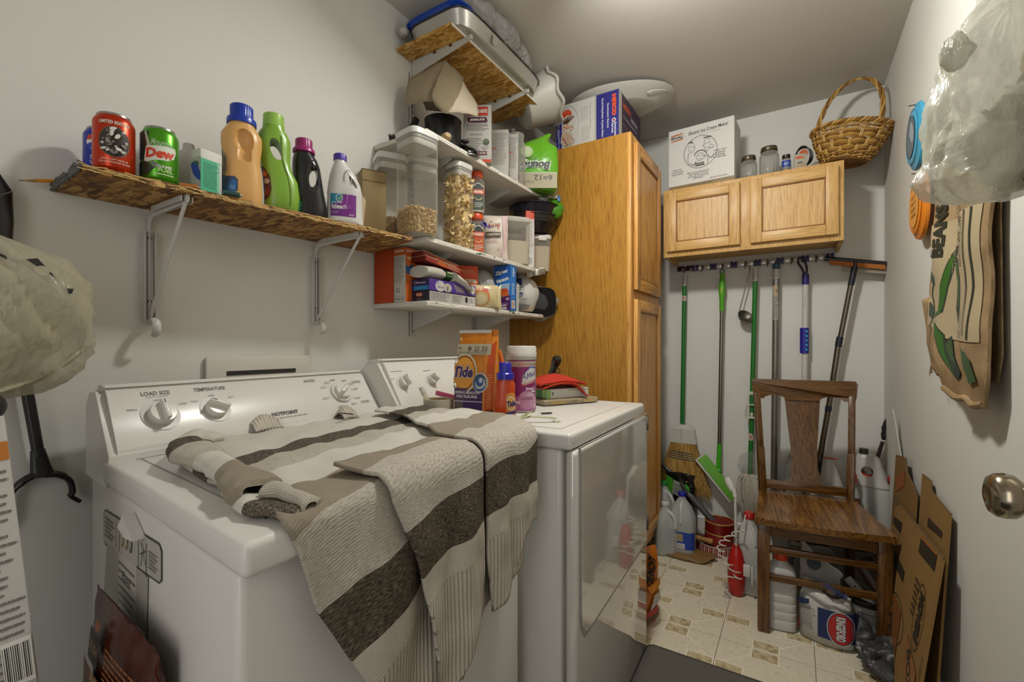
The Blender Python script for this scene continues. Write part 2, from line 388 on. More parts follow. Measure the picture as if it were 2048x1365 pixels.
# vinyl tiles: cream squares with a tan chip pattern and a small tan rectangle at the middle of each edge
def tile_mat():
    m, nt, b = newmat('vinyl_tile'); L = nt.links.new; tc = N(nt, 'ShaderNodeTexCoord'); sx = N(nt, 'ShaderNodeSeparateXYZ'); L(tc.outputs['UV'], sx.inputs[0])
    def mt(op, a, bb): 
        n = N(nt, 'ShaderNodeMath', operation=op)
        for i, q in enumerate((a, bb)):
            if q is None: continue
            if isinstance(q, (int, float)): n.inputs[i].default_value = q
            else: L(q, n.inputs[i])
        return n.outputs[0]
    ax = mt('ABSOLUTE', mt('SUBTRACT', sx.outputs[0], .5), None); ay = mt('ABSOLUTE', mt('SUBTRACT', sx.outputs[1], .5), None)
    def rect(ox, oy, grow):
        return mt('MULTIPLY', mt('MULTIPLY', mt('GREATER_THAN', ax, ox[0] - grow), mt('LESS_THAN', ax, ox[1] + grow)), mt('MULTIPLY', mt('GREATER_THAN', ay, oy[0] - grow), mt('LESS_THAN', ay, oy[1] + grow)))
    R1 = ((-.1, .135), (.325, .485)); R2 = ((.21, .485), (-.1, .075))
    inner = mt('MAXIMUM', rect(*R1, 0), rect(*R2, 0)); outer = mt('MAXIMUM', rect(*R1, .012), rect(*R2, .012))
    dg = mt('LESS_THAN', mt('ABSOLUTE', mt('SUBTRACT', mt('ADD', ax, ay), .5), None), .006)
    line = mt('MAXIMUM', outer, mt('MULTIPLY', dg, mt('MULTIPLY', mt('GREATER_THAN', ax, .12), mt('GREATER_THAN', ay, .08))))
    ns = N(nt, 'ShaderNodeTexNoise'); ns.inputs['Scale'].default_value = 60; ns.inputs['Detail'].default_value = 4; L(tc.outputs['Object'], ns.inputs['Vector'])
    base = ramp(nt, [(.28, '#b3a88f'), (.42, '#c6bca6'), (.7, '#cbc2ae')], ns.outputs['Fac'])
    n2 = N(nt, 'ShaderNodeTexNoise'); n2.inputs['Scale'].default_value = 45; n2.inputs['Detail'].default_value = 6; L(tc.outputs['Object'], n2.inputs['Vector'])
    tan = ramp(nt, [(.35, '#8f7c5c'), (.5, '#b0a07e'), (.65, '#bdaf91')], n2.outputs['Fac'])
    m1 = N(nt, 'ShaderNodeMix', data_type='RGBA'); L(line, m1.inputs[0]); L(base, m1.inputs[6]); m1.inputs[7].default_value = lin('#dcd4c3')
    m2 = N(nt, 'ShaderNodeMix', data_type='RGBA'); L(inner, m2.inputs[0]); L(m1.outputs[2], m2.inputs[6]); L(tan, m2.inputs[7])
    L(m2.outputs[2], b.inputs['Base Color']); b.inputs['Roughness'].default_value = .38
    bp = N(nt, 'ShaderNodeBump'); bp.inputs['Strength'].default_value = .2; bp.inputs['Distance'].default_value = .001; L(ns.outputs['Fac'], bp.inputs['Height']); L(bp.outputs[0], b.inputs['Normal']); return m
TW, TH = .308, .322; TM = tile_mat(); bt = B()
bt.grid(lambda u, v: V(((u - .5) * (TW - .0018), (v - .5) * (TH - .0018), 0)), 1, 1)
r = bmesh.ops.extrude_face_region(bt.bm, geom=bt.bm.faces[:]); 
for q in r['geom']:
    if isinstance(q, bmesh.types.BMVert): q.co.z = -.003
bmesh.ops.recalc_face_normals(bt.bm, faces=bt.bm.faces)
tme = bpy.data.meshes.new('vinyl_tile'); bt.bm.to_mesh(tme); bt.bm.free(); tme.materials.append(TM); first = True
for i in range(-4, 3):
    for j in range(-8, 4):
        cx, cy = -.25 + TW * (i + .5), 1.918 + TH * (j + .5)
        if cx + TW / 2 < -.75 and cy < 1.9: continue
        if cx - TW / 2 > XR or cx + TW / 2 < XL or cy - TH / 2 > YB or cy < .3: continue
        o = bpy.data.objects.new('vinyl_tile', tme); COL.objects.link(o); o.location = (cx, cy, 0.0); o.parent = floor
# open door just beside the camera, its knob reaching into view
NICK = M('#8d8371', .18, 1)
door = struct(P('door_1', B().box((.2875, .48, 1.02), (.035, .76, 2.02), .002), M('#cbc7bf', .4)))
kb = B().lathe([(.0, -.0005), (.031, -.0005), (.032, .004), (.026, .009), (.012, .012), (.0105, .03), (.012, .034), (.020, .037), (.0262, .044), (.0275, .052), (.0262, .060), (.0215, .066), (.012, .069), (.009, .0672), (.001, .0668)], 36, ax='x')
ko = P('door_knob', kb, M('#9a8f7c', .2, 1), door, ang=50); ko.location = (.27, .797, .945); ko.rotation_euler = (0, 0, pi)
# ceiling light (just above the frame) : a small drum fitting round the bulb
lt = T('ceiling_light', 'white round ceiling light fitting above the dryer', 'light', (-.435, 1.25, HC)); 
P('base_plate', B().lathe([(.001, 0), (.06, 0), (.06, -.02), (.03, -.03), (.001, -.03)], 28), M('#d6d2ca', .4), lt)
P('socket', B().lathe([(.001, -.03), (.022, -.03), (.022, -.07), (.001, -.07)], 20), M('#d6d2ca', .4), lt)
# laundry outlet box in the wall behind the washer
ob = T('outlet_box', 'beige washing-machine outlet cover with dark slot on the wall behind washer', 'wall box', (XL + .002, .735, .93), 90)
P('cover_plate', B().box((0, -.006, .085), (.30, .012, .17), .004), M('#c2bcb1', .5), ob)
P('slot', B().box((.0, -.0125, .125), (.2, .002, .012)), M('#2a2722', .8), ob)
# ================================================================ washer
ENAM = M('#cfccc6', .27, spec=.5); ENAMD = M('#c2bfb9', .3); GRYK = M('#a9a59d', .4); TXT = '#4c4943'
def knob(par, loc, rot, r, ang, label=None, skirt=None):
    """a control knob: dial disc printed grey, round body and a raised finger grip"""
    e = P('dial', B().lathe([(.001, 0), (r * 1.42, 0), (r * 1.42, .0012), (.001, .0012)], 36), M(skirt or '#aeaba4', .35), par)
    e.location = loc; e.rotation_euler = rot
    kn = P('knob', B().lathe([(.001, .001), (r, .001), (r * 1.0, .012), (r * .93, .017), (.001, .0185)], 36), M('#cbc8c1', .3), e)
    gb = B().box((0, 0, .022), (r * .42, r * 1.9, .022), .004); bmesh.ops.scale(gb.bm, vec=(1, 1, 1), verts=gb.bm.verts)
    g = P('grip', gb, M('#d2cfc8', .3), e); g.rotation_euler = (0, 0, radians(ang))
    P('mark', B().box((0, r * .62, .0332), (.0018, .009, .0006)), M('#222222'), e).rotation_euler = (0, 0, radians(ang)); return e
def appliance(root, wd, zt, cons_y0, cons_z0, cons_y1, cons_z1, depth, topback):
    P('cabinet', B().box((wd / 2, depth / 2 + .018, zt / 2 - .015), (wd - .012, depth - .02, zt - .055), .012, seg=3), ENAM, root)
    P('toe_kick', B().box((wd / 2, depth / 2 + .03, .012), (wd - .05, depth - .08, .024)), M('#33302b'), root)
    lid = P('top_deck', B().box((wd / 2, topback / 2, zt - .021), (wd, topback, .042), .010, seg=4), ENAM, root)
    b = B().prism([(cons_y0, cons_z0), (cons_y0 + .002, cons_z0 + .012), (cons_y1 - .012, cons_z1 - .006), (cons_y1, cons_z1), (depth + .02, cons_z1 - .004), (depth + .045, cons_z1 - .03), (depth + .045, zt - .05), (cons_y0 + .02, zt - .05)], .004, wd - .004, 'yz')
    bmesh.ops.bevel(b.bm, geom=[e for e in b.bm.edges if all(v.co.z > zt for v in e.verts) and e.verts[0].co.y + e.verts[1].co.y > 2 * cons_y0 + .01], offset=.013, segments=4, affect='EDGES')
    P('console', b, ENAM, root, ang=50); return lid
wa = T('washing_machine', 'white top-loading washing machine on the left with sweater draped over it', 'washing machine', (-.504, .262, 0), 93)
wlid = appliance(wa, .685, .915, .565, .925, .665, 1.052, .70, .595)
fy, fz = .086, 1.052 - .925 - .006 - .012
Lc = sqrt(fy * fy + fz * fz + 0.0)
fm = flat((0, .567, .937), (1, 0, 0), (0, fy / Lc, fz / Lc))
p = Print(lambda u, v, o: fm(u, v, o), off=.001)
p.txt('LOAD SIZE', .098, .118, .052, .0095, TXT, bold=.01); p.txt('Super Capacity', .100, .1095, .04, .005, '#8b8880', bold=0)
p.txt('SMALL', .052, .082, .018, .0045, TXT, bold=0); p.txt('LARGE', .099, .1, .016, .0045, TXT, bold=0); p.txt('SUPER', .143, .085, .016, .0045, TXT, bold=0)
p.txt('TEMPERATURE', .205, .118, .068, .0095, TXT, bold=.01); p.txt('COLD', .166, .088, .014, .0045, TXT, bold=0); p.txt('WARM', .204, .099, .014, .0045, TXT, bold=0); p.txt('HOT', .246, .09, .012, .0045, TXT, bold=0)
p.txt('HOTPOINT', .365, .027, .072, .0105, '#3c3a36', bold=.03); p.small(.33, .012, .43, .018, 1, '#98948c')
p.txt('WHITES', .468, .118, .035, .0085, TXT, bold=.005); p.txt('CASUALS', .628, .102, .036, .0085, TXT, bold=.005); p.txt('COLORS', .63, .028, .033, .0085, TXT, bold=.005)
for a, n in ((100, 3), (60, 2), (35, 2), (10, 2), (-30, 2), (-60, 2), (-110, 2), (-165, 2), (150, 2), (125, 2)):
    q = .057; u, v = .556 + q * cos(radians(a)) * 1.05, .068 + q * sin(radians(a)) * .85; p.small(u - .009, v - .003, u + .009, v + .002, 1, '#77736b', .5, 0)
    p.ell(.556 + .044 * cos(radians(a)), .068 + .044 * sin(radians(a)), .0012, .0012, '#2b2925')
p.build(wa, 'panel_lettering')
tilt = (pi / 2 - atan2(fy, fz), 0, 0)
tl = (radians(90) - atan2(fy, fz), 0, 0)
knob(wa, fm(.098, .062, .0005), tl, .0245, 0); knob(wa, fm(.205, .062, .0005), tl, .0225, 60)
k3 = knob(wa, fm(.556, .068, .0005), tl, .024, -55, skirt='#b3b0a9'); P('skirt', B().lathe([(.001, .001), (.032, .001), (.031, .006), (.001, .007)], 36), M('#c7c4bd', .3), k3)
# lid seam, side sticker, tag, paper, clip
P('lid_seam', B().box((.3425, .553, .9155), (.60, .002, .001)).box((.05, .30, .9155), (.002, .50, .001)).box((.635, .30, .9155), (.002, .50, .001)), M('#8d8a83'), wa)
sm = flat((.0055, 0, 0), (0, -1, 0)); s = Print(sm, off=.0008)
s.poly([(-.605, .816), (-.595, .824), (-.29, .840), (-.278, .832), (-.278, .788), (-.29, .78), (-.595, .757), (-.605, .765)], '#3b3933')
s.poly([(-.602, .815), (-.594, .821), (-.29, .837), (-.281, .83), (-.281, .79), (-.29, .783), (-.594, .761), (-.602, .767)], '#aaa69d')
for u in (-.52, -.50, -.39, -.35): s.rect(u, .772, u + .003, .824, '#3b3933')
for k, u in enumerate((-.48, -.455, -.43)): s.ell(u, .80 + k * .002, .009, .017, '#8a7142' if k < 2 else '#55514a'); s.ell(u, .80 + k * .002, .005, .011, '#aaa69d')
s.line([(-.375, .782), (-.36, .815), (-.372, .82), (-.35, .79)], .002, '#3b3933'); s.line([(-.378, .8), (-.35, .812)], .002, '#3b3933'); s.small(-.59, .775, -.53, .815, 5, '#5d5a52'); s.small(-.335, .79, -.295, .82, 5, '#5d5a52')
s.build(wa, 'instruction_sticker')
s = Print(sm, off=.001); s.poly([(-.655, .40), (-.645, .50), (-.58, .765), (-.34, .775), (-.352, .60), (-.36, .40)], '#9d998f'); s.poly([(-.505, .40), (-.50, .77), (-.40, .775), (-.405, .40)], '#b5b1a7')
s.small(-.50, .60, -.405, .76, 12, '#55514a'); s.txt('Care guide' if 0 else 'Easy', -.455, .735, .05, .02, '#4d4a43', slant=.3); s.build(wa, 'paper_sheet')
P('magnet_clip', B().prism([(-.438, .834), (-.41, .858), (-.352, .832), (-.40, .826)], -.012, .005, 'yz'), M('#cfccc6', .4), wa, smooth=False); 
for c in wa.children:
    if c.name.startswith('magnet_clip'): c.scale = (1, -1, 1)
def shear(v): return V((v.x + .14 * v.y, v.y * .99, v.z))
for c_ in wa.children:
    if c_.location.length > .01: c_.location = shear(c_.location)
    else:
        for v_ in c_.data.vertices: q_ = shear(V((v_.co.x, v_.co.y * c_.scale.y, v_.co.z))); v_.co = (q_.x, q_.y * c_.scale.y, q_.z)
# ================================================================ dryer
dr = T('clothes_dryer', 'white front-loading clothes dryer beside the tall oak cabinet', 'dryer', (-.463, 1.012, 0), 91.6)
appliance(dr, .70, .915, .565, .925, .665, 1.088, .70, .72)
GLS = M('#cbc8c2', .06, spec=.7).copy(); GLS.node_tree.nodes['Principled BSDF'].inputs['Coat Weight'].default_value = 1; GLS.node_tree.nodes['Principled BSDF'].inputs['Coat Roughness'].default_value = .04; GLS.node_tree.nodes['Principled BSDF'].inputs['Coat IOR'].default_value = 1.55
P('front_panel', B().box((.35, .004, .44), (.692, .03, .862), .012, seg=3), GLS, dr)
gp = [(.028, .875), (.028, .47), (.034, .43), (.06, .398), (.10, .398), (.40, .401), (.60, .404), (.672, .408)]
P('door_groove', B().tube([(x, -.0115, z) for x, z in gp], .0035, 8), M('#8f8c86', .3), dr)
dp = [(.034, .868), (.034, .47), (.042, .43), (.064, .406), (.10, .404), (.40, .407), (.60, .41), (.675, .413), (.675, .868)]
P('door_panel', B().prism(dp, -.0155, -.006, 'xz'), GLS, dr, smooth=False)
P('top_groove', B().box((.35, -.012, .878), (.66, .004, .003)), M('#8f8c86'), dr)
for z in (.845, .475): P('hinge', B().box((.681, -.0165, z), (.008, .006, .055), .001), M('#6f6c66', .3, 1), dr)
P('deck_recess', B().tube([(.05, .05, .9152), (.05, .53, .9152)], .002, 6).tube([(.65, .05, .9152), (.65, .53, .9152)], .002, 6).tube([(.05, .05, .9152), (.65, .05, .9152)], .002, 6), M('#bbb8b1', .25), dr)
fy2, fz2 = .086, .145; L2 = sqrt(fy2 ** 2 + fz2 ** 2); fm2 = flat((0, .567, .937), (1, 0, 0), (0, fy2 / L2, fz2 / L2)); tl2 = (pi / 2 - atan2(fy2, fz2), 0, 0)
knob(dr, fm2(.062, .085, .0005), tl2, .018, 20, skirt='#c6c3bc'); knob(dr, fm2(.20, .085, .0005), tl2, .018, 50, skirt='#c6c3bc')
p = Print(fm2, off=.001); p.small(.03, .125, .085, .131, 1, '#8b8880'); p.small(.015, .1, .035, .104, 1, '#8b8880'); p.small(.18, .12, .22, .126, 1, '#8b8880'); p.build(dr, 'panel_lettering')
# ================================================================ oak pantry and wall cabinet
OAKV = wood('oak_vertical', '#7f531a', '#a47327', '#b38436', 'z', 1.3, .38, .55)
OAKD = wood('oak_door', '#8f5c1f', '#b8813a', '#cf9c55', 'z', 1.1, .4)
OAKX = wood('oak_rail', '#8f5c1f', '#b8813a', '#cf9c55', 'x', 1.1, .4)
OAKL = wood('oak_light_vertical', '#a87d40', '#c59b5b', '#d6ae70', 'z', 1.6, .42, .6)
OAKLX = wood('oak_light_rail', '#a87d40', '#c59b5b', '#d6ae70', 'x', 1.6, .42, .6)
def panel_door(par, x0, x1, z0, z1, y, fw, mv, mh, mp, th=.02):
    """raised-panel cabinet door: two stiles, two rails, inner bead and a recessed centre panel"""
    d = P('door', B().box(((x0 + x1) / 2, y - th * .35, (z0 + z1) / 2), (x1 - x0 - .004, th * .5, z1 - z0 - .004)), mp, par, smooth=False)
    for nm, a, b2, c, e, m in (('stile', x0, x0 + fw, z0, z1, mv), ('stile', x1 - fw, x1, z0, z1, mv), ('rail', x0 + fw, x1 - fw, z1 - fw, z1, mh), ('rail', x0 + fw, x1 - fw, z0, z0 + fw, mh)):
        P(nm, B().box(((a + b2) / 2, y - th / 2 - .001, (c + e) / 2), (b2 - a, th, e - c), .0025), m, d)
    bw = .006; X0, X1, Z0, Z1 = x0 + fw, x1 - fw, z0 + fw, z1 - fw
    P('bead', B().box((X0 + bw / 2, y - .0165, (Z0 + Z1) / 2), (bw, .006, Z1 - Z0), .002).box((X1 - bw / 2, y - .0165, (Z0 + Z1) / 2), (bw, .006, Z1 - Z0), .002)
      .box(((X0 + X1) / 2, y - .0165, Z0 + bw / 2), (X1 - X0, .006, bw), .002).box(((X0 + X1) / 2, y - .0165, Z1 - bw / 2), (X1 - X0, .006, bw), .002), M('#8a5a22', .4), d)
    return d
pn = T('pantry_cabinet', 'tall oak pantry cabinet standing against the left wall', 'cabinet', (-.667, 2.09, 0), 90)
# local x runs to the back wall (width .505), local y to the left wall (depth .65)
P('side_panel', B().box((.009, .3285, 1.115), (.018, .649, 2.03)), OAKV, pn, smooth=False)
P('side_panel', B().box((.496, .3285, 1.115), (.018, .649, 2.03)), OAKV, pn, smooth=False)
P('top_panel', B().box((.2525, .3285, 2.122), (.487, .649, .016)), OAKV, pn, smooth=False)
P('back_panel', B().box((.2525, .645, 1.115), (.487, .012, 2.0)), OAKV, pn, smooth=False)
P('face_frame', B().box((.0225, -.004, 1.115), (.045, .02, 2.03), .002).box((.4825, -.004, 1.115), (.045, .02, 2.03), .002).box((.2525, -.004, 2.11), (.415, .02, .04), .002).box((.2525, -.004, 1.372), (.415, .02, .05), .002).box((.2525, -.004, .125), (.415, .02, .05), .002), OAKD, pn)
P('plinth', B().box((.2525, .36, .05), (.505, .56, .1)), OAKV, pn, smooth=False)
panel_door(pn, .035, .475, 1.395, 2.09, -.015, .055, OAKD, OAKX, OAKD); panel_door(pn, .035, .475, .16, 1.35, -.015, .055, OAKD, OAKX, OAKD)
wc = T('wall_cabinet', 'light oak two-door wall cabinet hung on the back wall above the mops', 'cabinet', (-.22, 2.625, 1.622))
CW, CD, CH = .82, .303, .374
P('side_panel', B().box((-CW / 2 + .009, CD / 2, CH / 2), (.018, CD, CH)), OAKL, wc, smooth=False)
P('side_panel', B().box((CW / 2 - .009, CD / 2, CH / 2), (.018, CD, CH)), OAKL, wc, smooth=False)
P('top_panel', B().box((0, CD / 2, CH - .01), (CW - .036, CD, .014)), OAKLX, wc, smooth=False)
P('bottom_panel', B().box((0, CD / 2 + .01, .032), (CW - .036, CD - .02, .014)), OAKLX, wc, smooth=False)
P('face_frame', B().box((-CW / 2 + .02, -.002, CH / 2), (.04, .02, CH), .0015).box((CW / 2 - .02, -.002, CH / 2), (.04, .02, CH), .0015).box((0, -.002, CH / 2), (.06, .02, CH), .0015)
  .box((0, -.002, CH - .015), (CW - .08, .0198, .03), .0015).box((0, -.002, .018), (CW - .08, .0198, .036), .0015), OAKL, wc)
panel_door(wc, -.388, -.024, .028, CH - .022, -.013, .05, OAKL, OAKLX, OAKL); panel_door(wc, .024, .388, .028, CH - .022, -.013, .05, OAKL, OAKLX, OAKL)
# ================================================================ chair
CHW = wood('dark_oak_chair', '#281504', '#4c2f0d', '#714a1b', 'z', 2.2, .3, .7, .6)
CHX = wood('dark_oak_chair_cross', '#281504', '#4c2f0d', '#714a1b', 'x', 2.2, .3, .7, .6)
CHS = wood('dark_oak_seat', '#321d06', '#573612', '#815a26', 'y', 1.5, .25, .8, .6)
ch = T('side_chair', 'dark oak side chair with splat back standing before the mops', 'chair', (.058, 2.275, 0), 7)
def rod(b, a, c, sx, sy, bev=.003):
    a, c = V(a), V(c); L_ = (c - a).length; q = (c - a).to_track_quat('Z', 'X').to_euler(); t = B(); t.box((0, 0, 0), (sx, sy, L_), bev)
    m = Matrix.Translation((a + c) / 2) @ (c - a).to_track_quat('Z', 'X').to_matrix().to_4x4(); me = bpy.data.meshes.new('t')
    bmesh.ops.transform(t.bm, matrix=m, verts=t.bm.verts); t.bm.to_mesh(me); t.bm.free(); b.bm.from_mesh(me); bpy.data.meshes.remove(me); return b
# seat: trapezoid with bowed front, slightly dished
def seat_pt(u, v):
    hw = .225 - .045 * v; x = (u - .5) * 2 * hw; y = -.215 + .42 * v - (.022 * (1 - (2 * u - 1) ** 2)) * (1 - v)
    return x, y
sb = B(); out = []
for u in [i / 16 for i in range(17)]: out.append(seat_pt(u, 0))
for v in (.5, 1): out.append(seat_pt(1, v))
out.append(seat_pt(0, 1)); out.append(seat_pt(0, .5))
sb.prism(out, .428, .452, 'xy'); bmesh.ops.bevel(sb.bm, geom=[e for e in sb.bm.edges if abs(e.verts[0].co.z - e.verts[1].co.z) < .001 and len(e.link_faces) == 2 and (abs(e.link_faces[0].normal.z) > .9) != (abs(e.link_faces[1].normal.z) > .9)], offset=.006, segments=3, affect='EDGES')
P('seat', sb, CHS, ch, ang=50)
P('apron', B().box((0, -.185, .403), (.36, .018, .05)), CHX, ch); P('apron', B().box((0, .17, .403), (.30, .018, .05)), CHX, ch)
P('apron', B().box((-.183, -.01, .403), (.018, .34, .05), 0, (0, 0, -.1)), CHW, ch); P('apron', B().box((.183, -.01, .403), (.018, .34, .05), 0, (0, 0, .1)), CHW, ch)
for s_ in (-1, 1):
    P('front_leg', rod(B(), (s_ * .192, -.185, .429), (s_ * .192, -.188, 0), .042, .042), CHW, ch)
    P('rear_leg', rod(B(), (s_ * .168, .185, .44), (s_ * .172, .225, 0), .034, .034), CHW, ch)
    P('back_post', rod(rod(B(), (s_ * .168, .186, .42), (s_ * .178, .212, .65), .030, .028), (s_ * .178, .212, .64), (s_ * .190, .262, .90), .028, .026), CHW, ch)
    P('side_stretcher', rod(rod(B(), (s_ * .188, -.17, .21), (s_ * .172, .2, .21), .016, .026), (s_ * .188, -.17, .33), (s_ * .172, .2, .33), .016, .022), CHW, ch)
P('stretcher', rod(B(), (-.18, -.186, .215), (.18, -.186, .215), .026, .016), CHX, ch); P('stretcher', rod(B(), (-.18, -.186, .325), (.18, -.186, .325), .026, .016), CHX, ch)
P('stretcher', rod(B(), (-.16, .2, .27), (.16, .2, .27), .026, .016), CHX, ch)
P('back_rail', rod(B(), (-.155, .185, .485), (.155, .185, .485), .04, .02), CHX, ch)
cr = [(-.212, .955), (-.205, .968), (.205, .968), (.212, .955), (.205, .895), (.198, .876), (.165, .876)] + [(.165 - .05 + .045 * cos(radians(a)), .876 + .018 * sin(radians(a))) for a in range(0, 181, 30)] + [(.05, .872), (-.05, .872)] + [(-.115 + .045 * cos(radians(a)), .876 + .018 * sin(radians(a))) for a in range(0, 181, 30)] + [(-.165, .876), (-.198, .876), (-.205, .895)]
cb = B().prism(cr, -.011, .011, 'xz')
for v in cb.bm.verts: v.co.y += .262 + (v.co.z - .9) * .2 + .02 * (1 - (v.co.x / .2) ** 2)
P('crest_rail', cb, CHX, ch, smooth=False)
sp = []; prof = [(.50, .062), (.53, .058), (.58, .050), (.66, .052), (.75, .060), (.82, .066), (.882, .071)]
sp = [(-w_, z) for z, w_ in prof] + [(w_, z) for z, w_ in prof[::-1]]
cb = B(); cb.rings([[V((x, .183 + (z - .5) * .24 + yy, z)) for x, z in ((-w_, zz), (w_, zz)) for yy in ((0, .012) if x < 0 else (.012, 0))] for zz, w_ in prof])
P('splat', cb, CHW, ch, smooth=False)
# ================================================================ long OSB shelf with its brackets
OSB = osb('osb_board', [(.15, '#6b420f'), (.35, '#96681f'), (.6, '#b08238'), (.85, '#cfa960')])
OSBR = osb('osb_rough', [(.2, '#3b200a'), (.42, '#6b4416'), (.6, '#8d6126'), (.9, '#b99253')], .9)
CHIP = M('#c7c2b7', .7, bump=.4, bscale=150); BRK = M('#bdbab4', .35)
ls = T('wall_shelf', 'long rough strandboard shelf above the washer on two white brackets', 'shelf', (0, 0, 0))
zt = lambda y: 1.466 + .022 * (y - .3)
b = B(); rings = []; r_ = random.Random(3)
n = 40
for i in range(n + 1):
    t = i / n; y = .292 + t * (1.085 - .292); xf = -1.112 + .055 * t + r_.uniform(-.0022, .0022); z = zt(y); yb = .30 + t * (1.16 - .30)
    rings.append([V((-1.318, yb, z - .013)), V((xf, y, z - .013 + r_.uniform(-.001, .001))), V((xf - .002, y, z)), V((-1.318, yb, z))])
P('board', b.rings(rings), OSBR, ls, smooth=False)
b = B()
for i in range(120):
    t = r_.random(); y = .296 + t * .78; xf = -1.112 + .055 * t; z = zt(y) - r_.uniform(.001, .013); L_ = r_.uniform(.012, .035)
    b.box((xf + .0008, y, z), (.0012, L_, .0016), 0, (r_.uniform(-.2, .2), 0, 0))
fl = P('edge_splinters', b, M('#c2a468', .8), ls, smooth=False); fl['kind'] = 'stuff'
b = B()
for i in range(60):
    t = r_.random(); b.box((-1.318 + t * .2, .2965 - .008 * t, 1.458 + r_.uniform(-.004, .012)), (.014, .004, .005), 0, (r_.uniform(-.5, .5), r_.uniform(-.5, .5), 0))
q = P('sawn_end', b, M('#5b5a55', .8, var=.4), ls, smooth=False); q['kind'] = 'stuff'
def wall_bracket(y, z1, drop, reach):
    """painted folded-steel bracket: wall channel, shelf arm, diagonal rod and a closet-rod hook"""
    e = P('bracket', B().tube([(-1.312, y, z1 - drop), (-1.312, y, z1 - .045)] + [(-1.312 + .03 * (1 - cos(a)), y, z1 - .045 + .035 * sin(a)) for a in (.4, .8, 1.2, 1.57)] + [(-1.312 + reach, y, z1 - .006)], .0115, 8, sy=.35), BRK, ls)
    P('channel_lip', B().box((-1.306, y - .0105, z1 - drop / 2 - .03), (.014, .002, drop - .05)).box((-1.306, y + .0105, z1 - drop / 2 - .03), (.014, .002, drop - .05)).box((-1.29 + reach / 2, y - .0105, z1 - .009), (reach - .05, .002, .012)).box((-1.29 + reach / 2, y + .0105, z1 - .009), (reach - .05, .002, .012)), BRK, e)
    P('brace_rod', B().tube([(-1.30, y, z1 - drop + .008), (-1.312 + reach - .01, y, z1 - .014)], .0042, 8), BRK, e)
    P('rod_hook', B().tube(arc((-1.283, y, z1 - drop - .018), .020, 150, -75, 14), .0085, 8, sy=.45), BRK, e)
    P('rod_hook_lip', B().tube(arc((-1.283, y, z1 - drop - .018), .0215, 160, -80, 14), .0028, 6), BRK, e)
    for z in (z1 - .07, z1 - drop + .045): P('screw', B().lathe([(.0005, -1.3065), (.0045, -1.3065), (.0045, -1.3035), (.0005, -1.303)], 12, c=(0, y, z), ax='x'), M('#2c2520', .5), e)
wall_bracket(.462, 1.456, .265, .20); wall_bracket(.905, 1.468, .262, .225)
# ================================================================ four-board shelving unit on slotted tracks
su = T('shelving_unit', 'four-board shelving unit on slotted white tracks between washer and pantry', 'shelf', (0, 0, 0))
def board(y0, y1, x1, z1, th, mat, nm='shelf_board', edge=None):
    o = P(nm, B().box(((-1.317 + x1) / 2, (y0 + y1) / 2, z1 - th / 2), (x1 + 1.317, y1 - y0, th), .0012), mat, su)
    if edge: P('edge_chips', edge, M('#e0dcd2', .6), o, smooth=False)['kind'] = 'stuff'
    return o
def chips(y0, y1, x1, z1, th, n=22):
    b = B(); r = random.Random(int(z1 * 100))
    for i in range(n): b.box((x1 + .0004, r.uniform(y0, y1), z1 - r.uniform(.2, .8) * th), (.001, r.uniform(.01, .05), r.uniform(.002, .006)))
    return b
board(1.15, 1.995, -1.055, 1.283, .016, CHIP, edge=chips(1.16, 1.98, -1.055, 1.283, .016)); board(1.15, 2.0, -1.055, 1.50, .016, CHIP, edge=chips(1.16, 1.98, -1.055, 1.5, .016)); board(1.15, 1.99, -1.058, 1.866, .016, CHIP, edge=chips(1.16, 1.98, -1.058, 1.866, .016))
board(1.262, 1.945, -1.043, 2.288, .013, OSB)
P('edge_band', B().box((-1.0425, 1.6035, 2.2815), (.0015, .68, .011)), M('#d3cfc5', .7), su)
for y in (1.345, 1.765):
    e = P('slotted_track', B().box((-1.3155, y - .0105, 1.70), (.009, .004, 1.06)).box((-1.3155, y + .0105, 1.70), (.009, .004, 1.06)).box((-1.3185, y, 1.70), (.003, .025, 1.06)), BRK, su)
    b = B()
    for k in range(40): b.box((-1.3168, y - .004, 1.19 + k * .026), (.001, .003, .014)).box((-1.3168, y + .004, 1.19 + k * .026), (.001, .003, .014))
    P('slots', b, M('#35322d'), e, smooth=False)['kind'] = 'stuff'
    for z, rc in ((1.267, .20), (1.484, .20), (1.85, .20), (2.275, .285)):
        hh = .075 if z < 2.2 else .06
        b = B().prism([(-1.312, z - hh), (-1.312, z), (-1.312 + rc, z), (-1.312 + rc, z - .012), (-1.312 + rc - .015, z - .018)], y - .0015, y + .0015, 'xz').box((-1.312 + rc / 2, y, z - .001), (rc, .010, .002))
        k = P('shelf_bracket', b, BRK, su, smooth=False)
        if z > 2.2: P('bracket_tip', B().box((-1.312 + rc + .004, y, z - .004), (.02, .010, .016), .001), BRK, k); P('notch', B().box((-1.312 + .20, y, z - .003), (.014, .012, .008)).box((-1.312 + .12, y, z - .003), (.014, .012, .008)), M('#5c4020'), k)
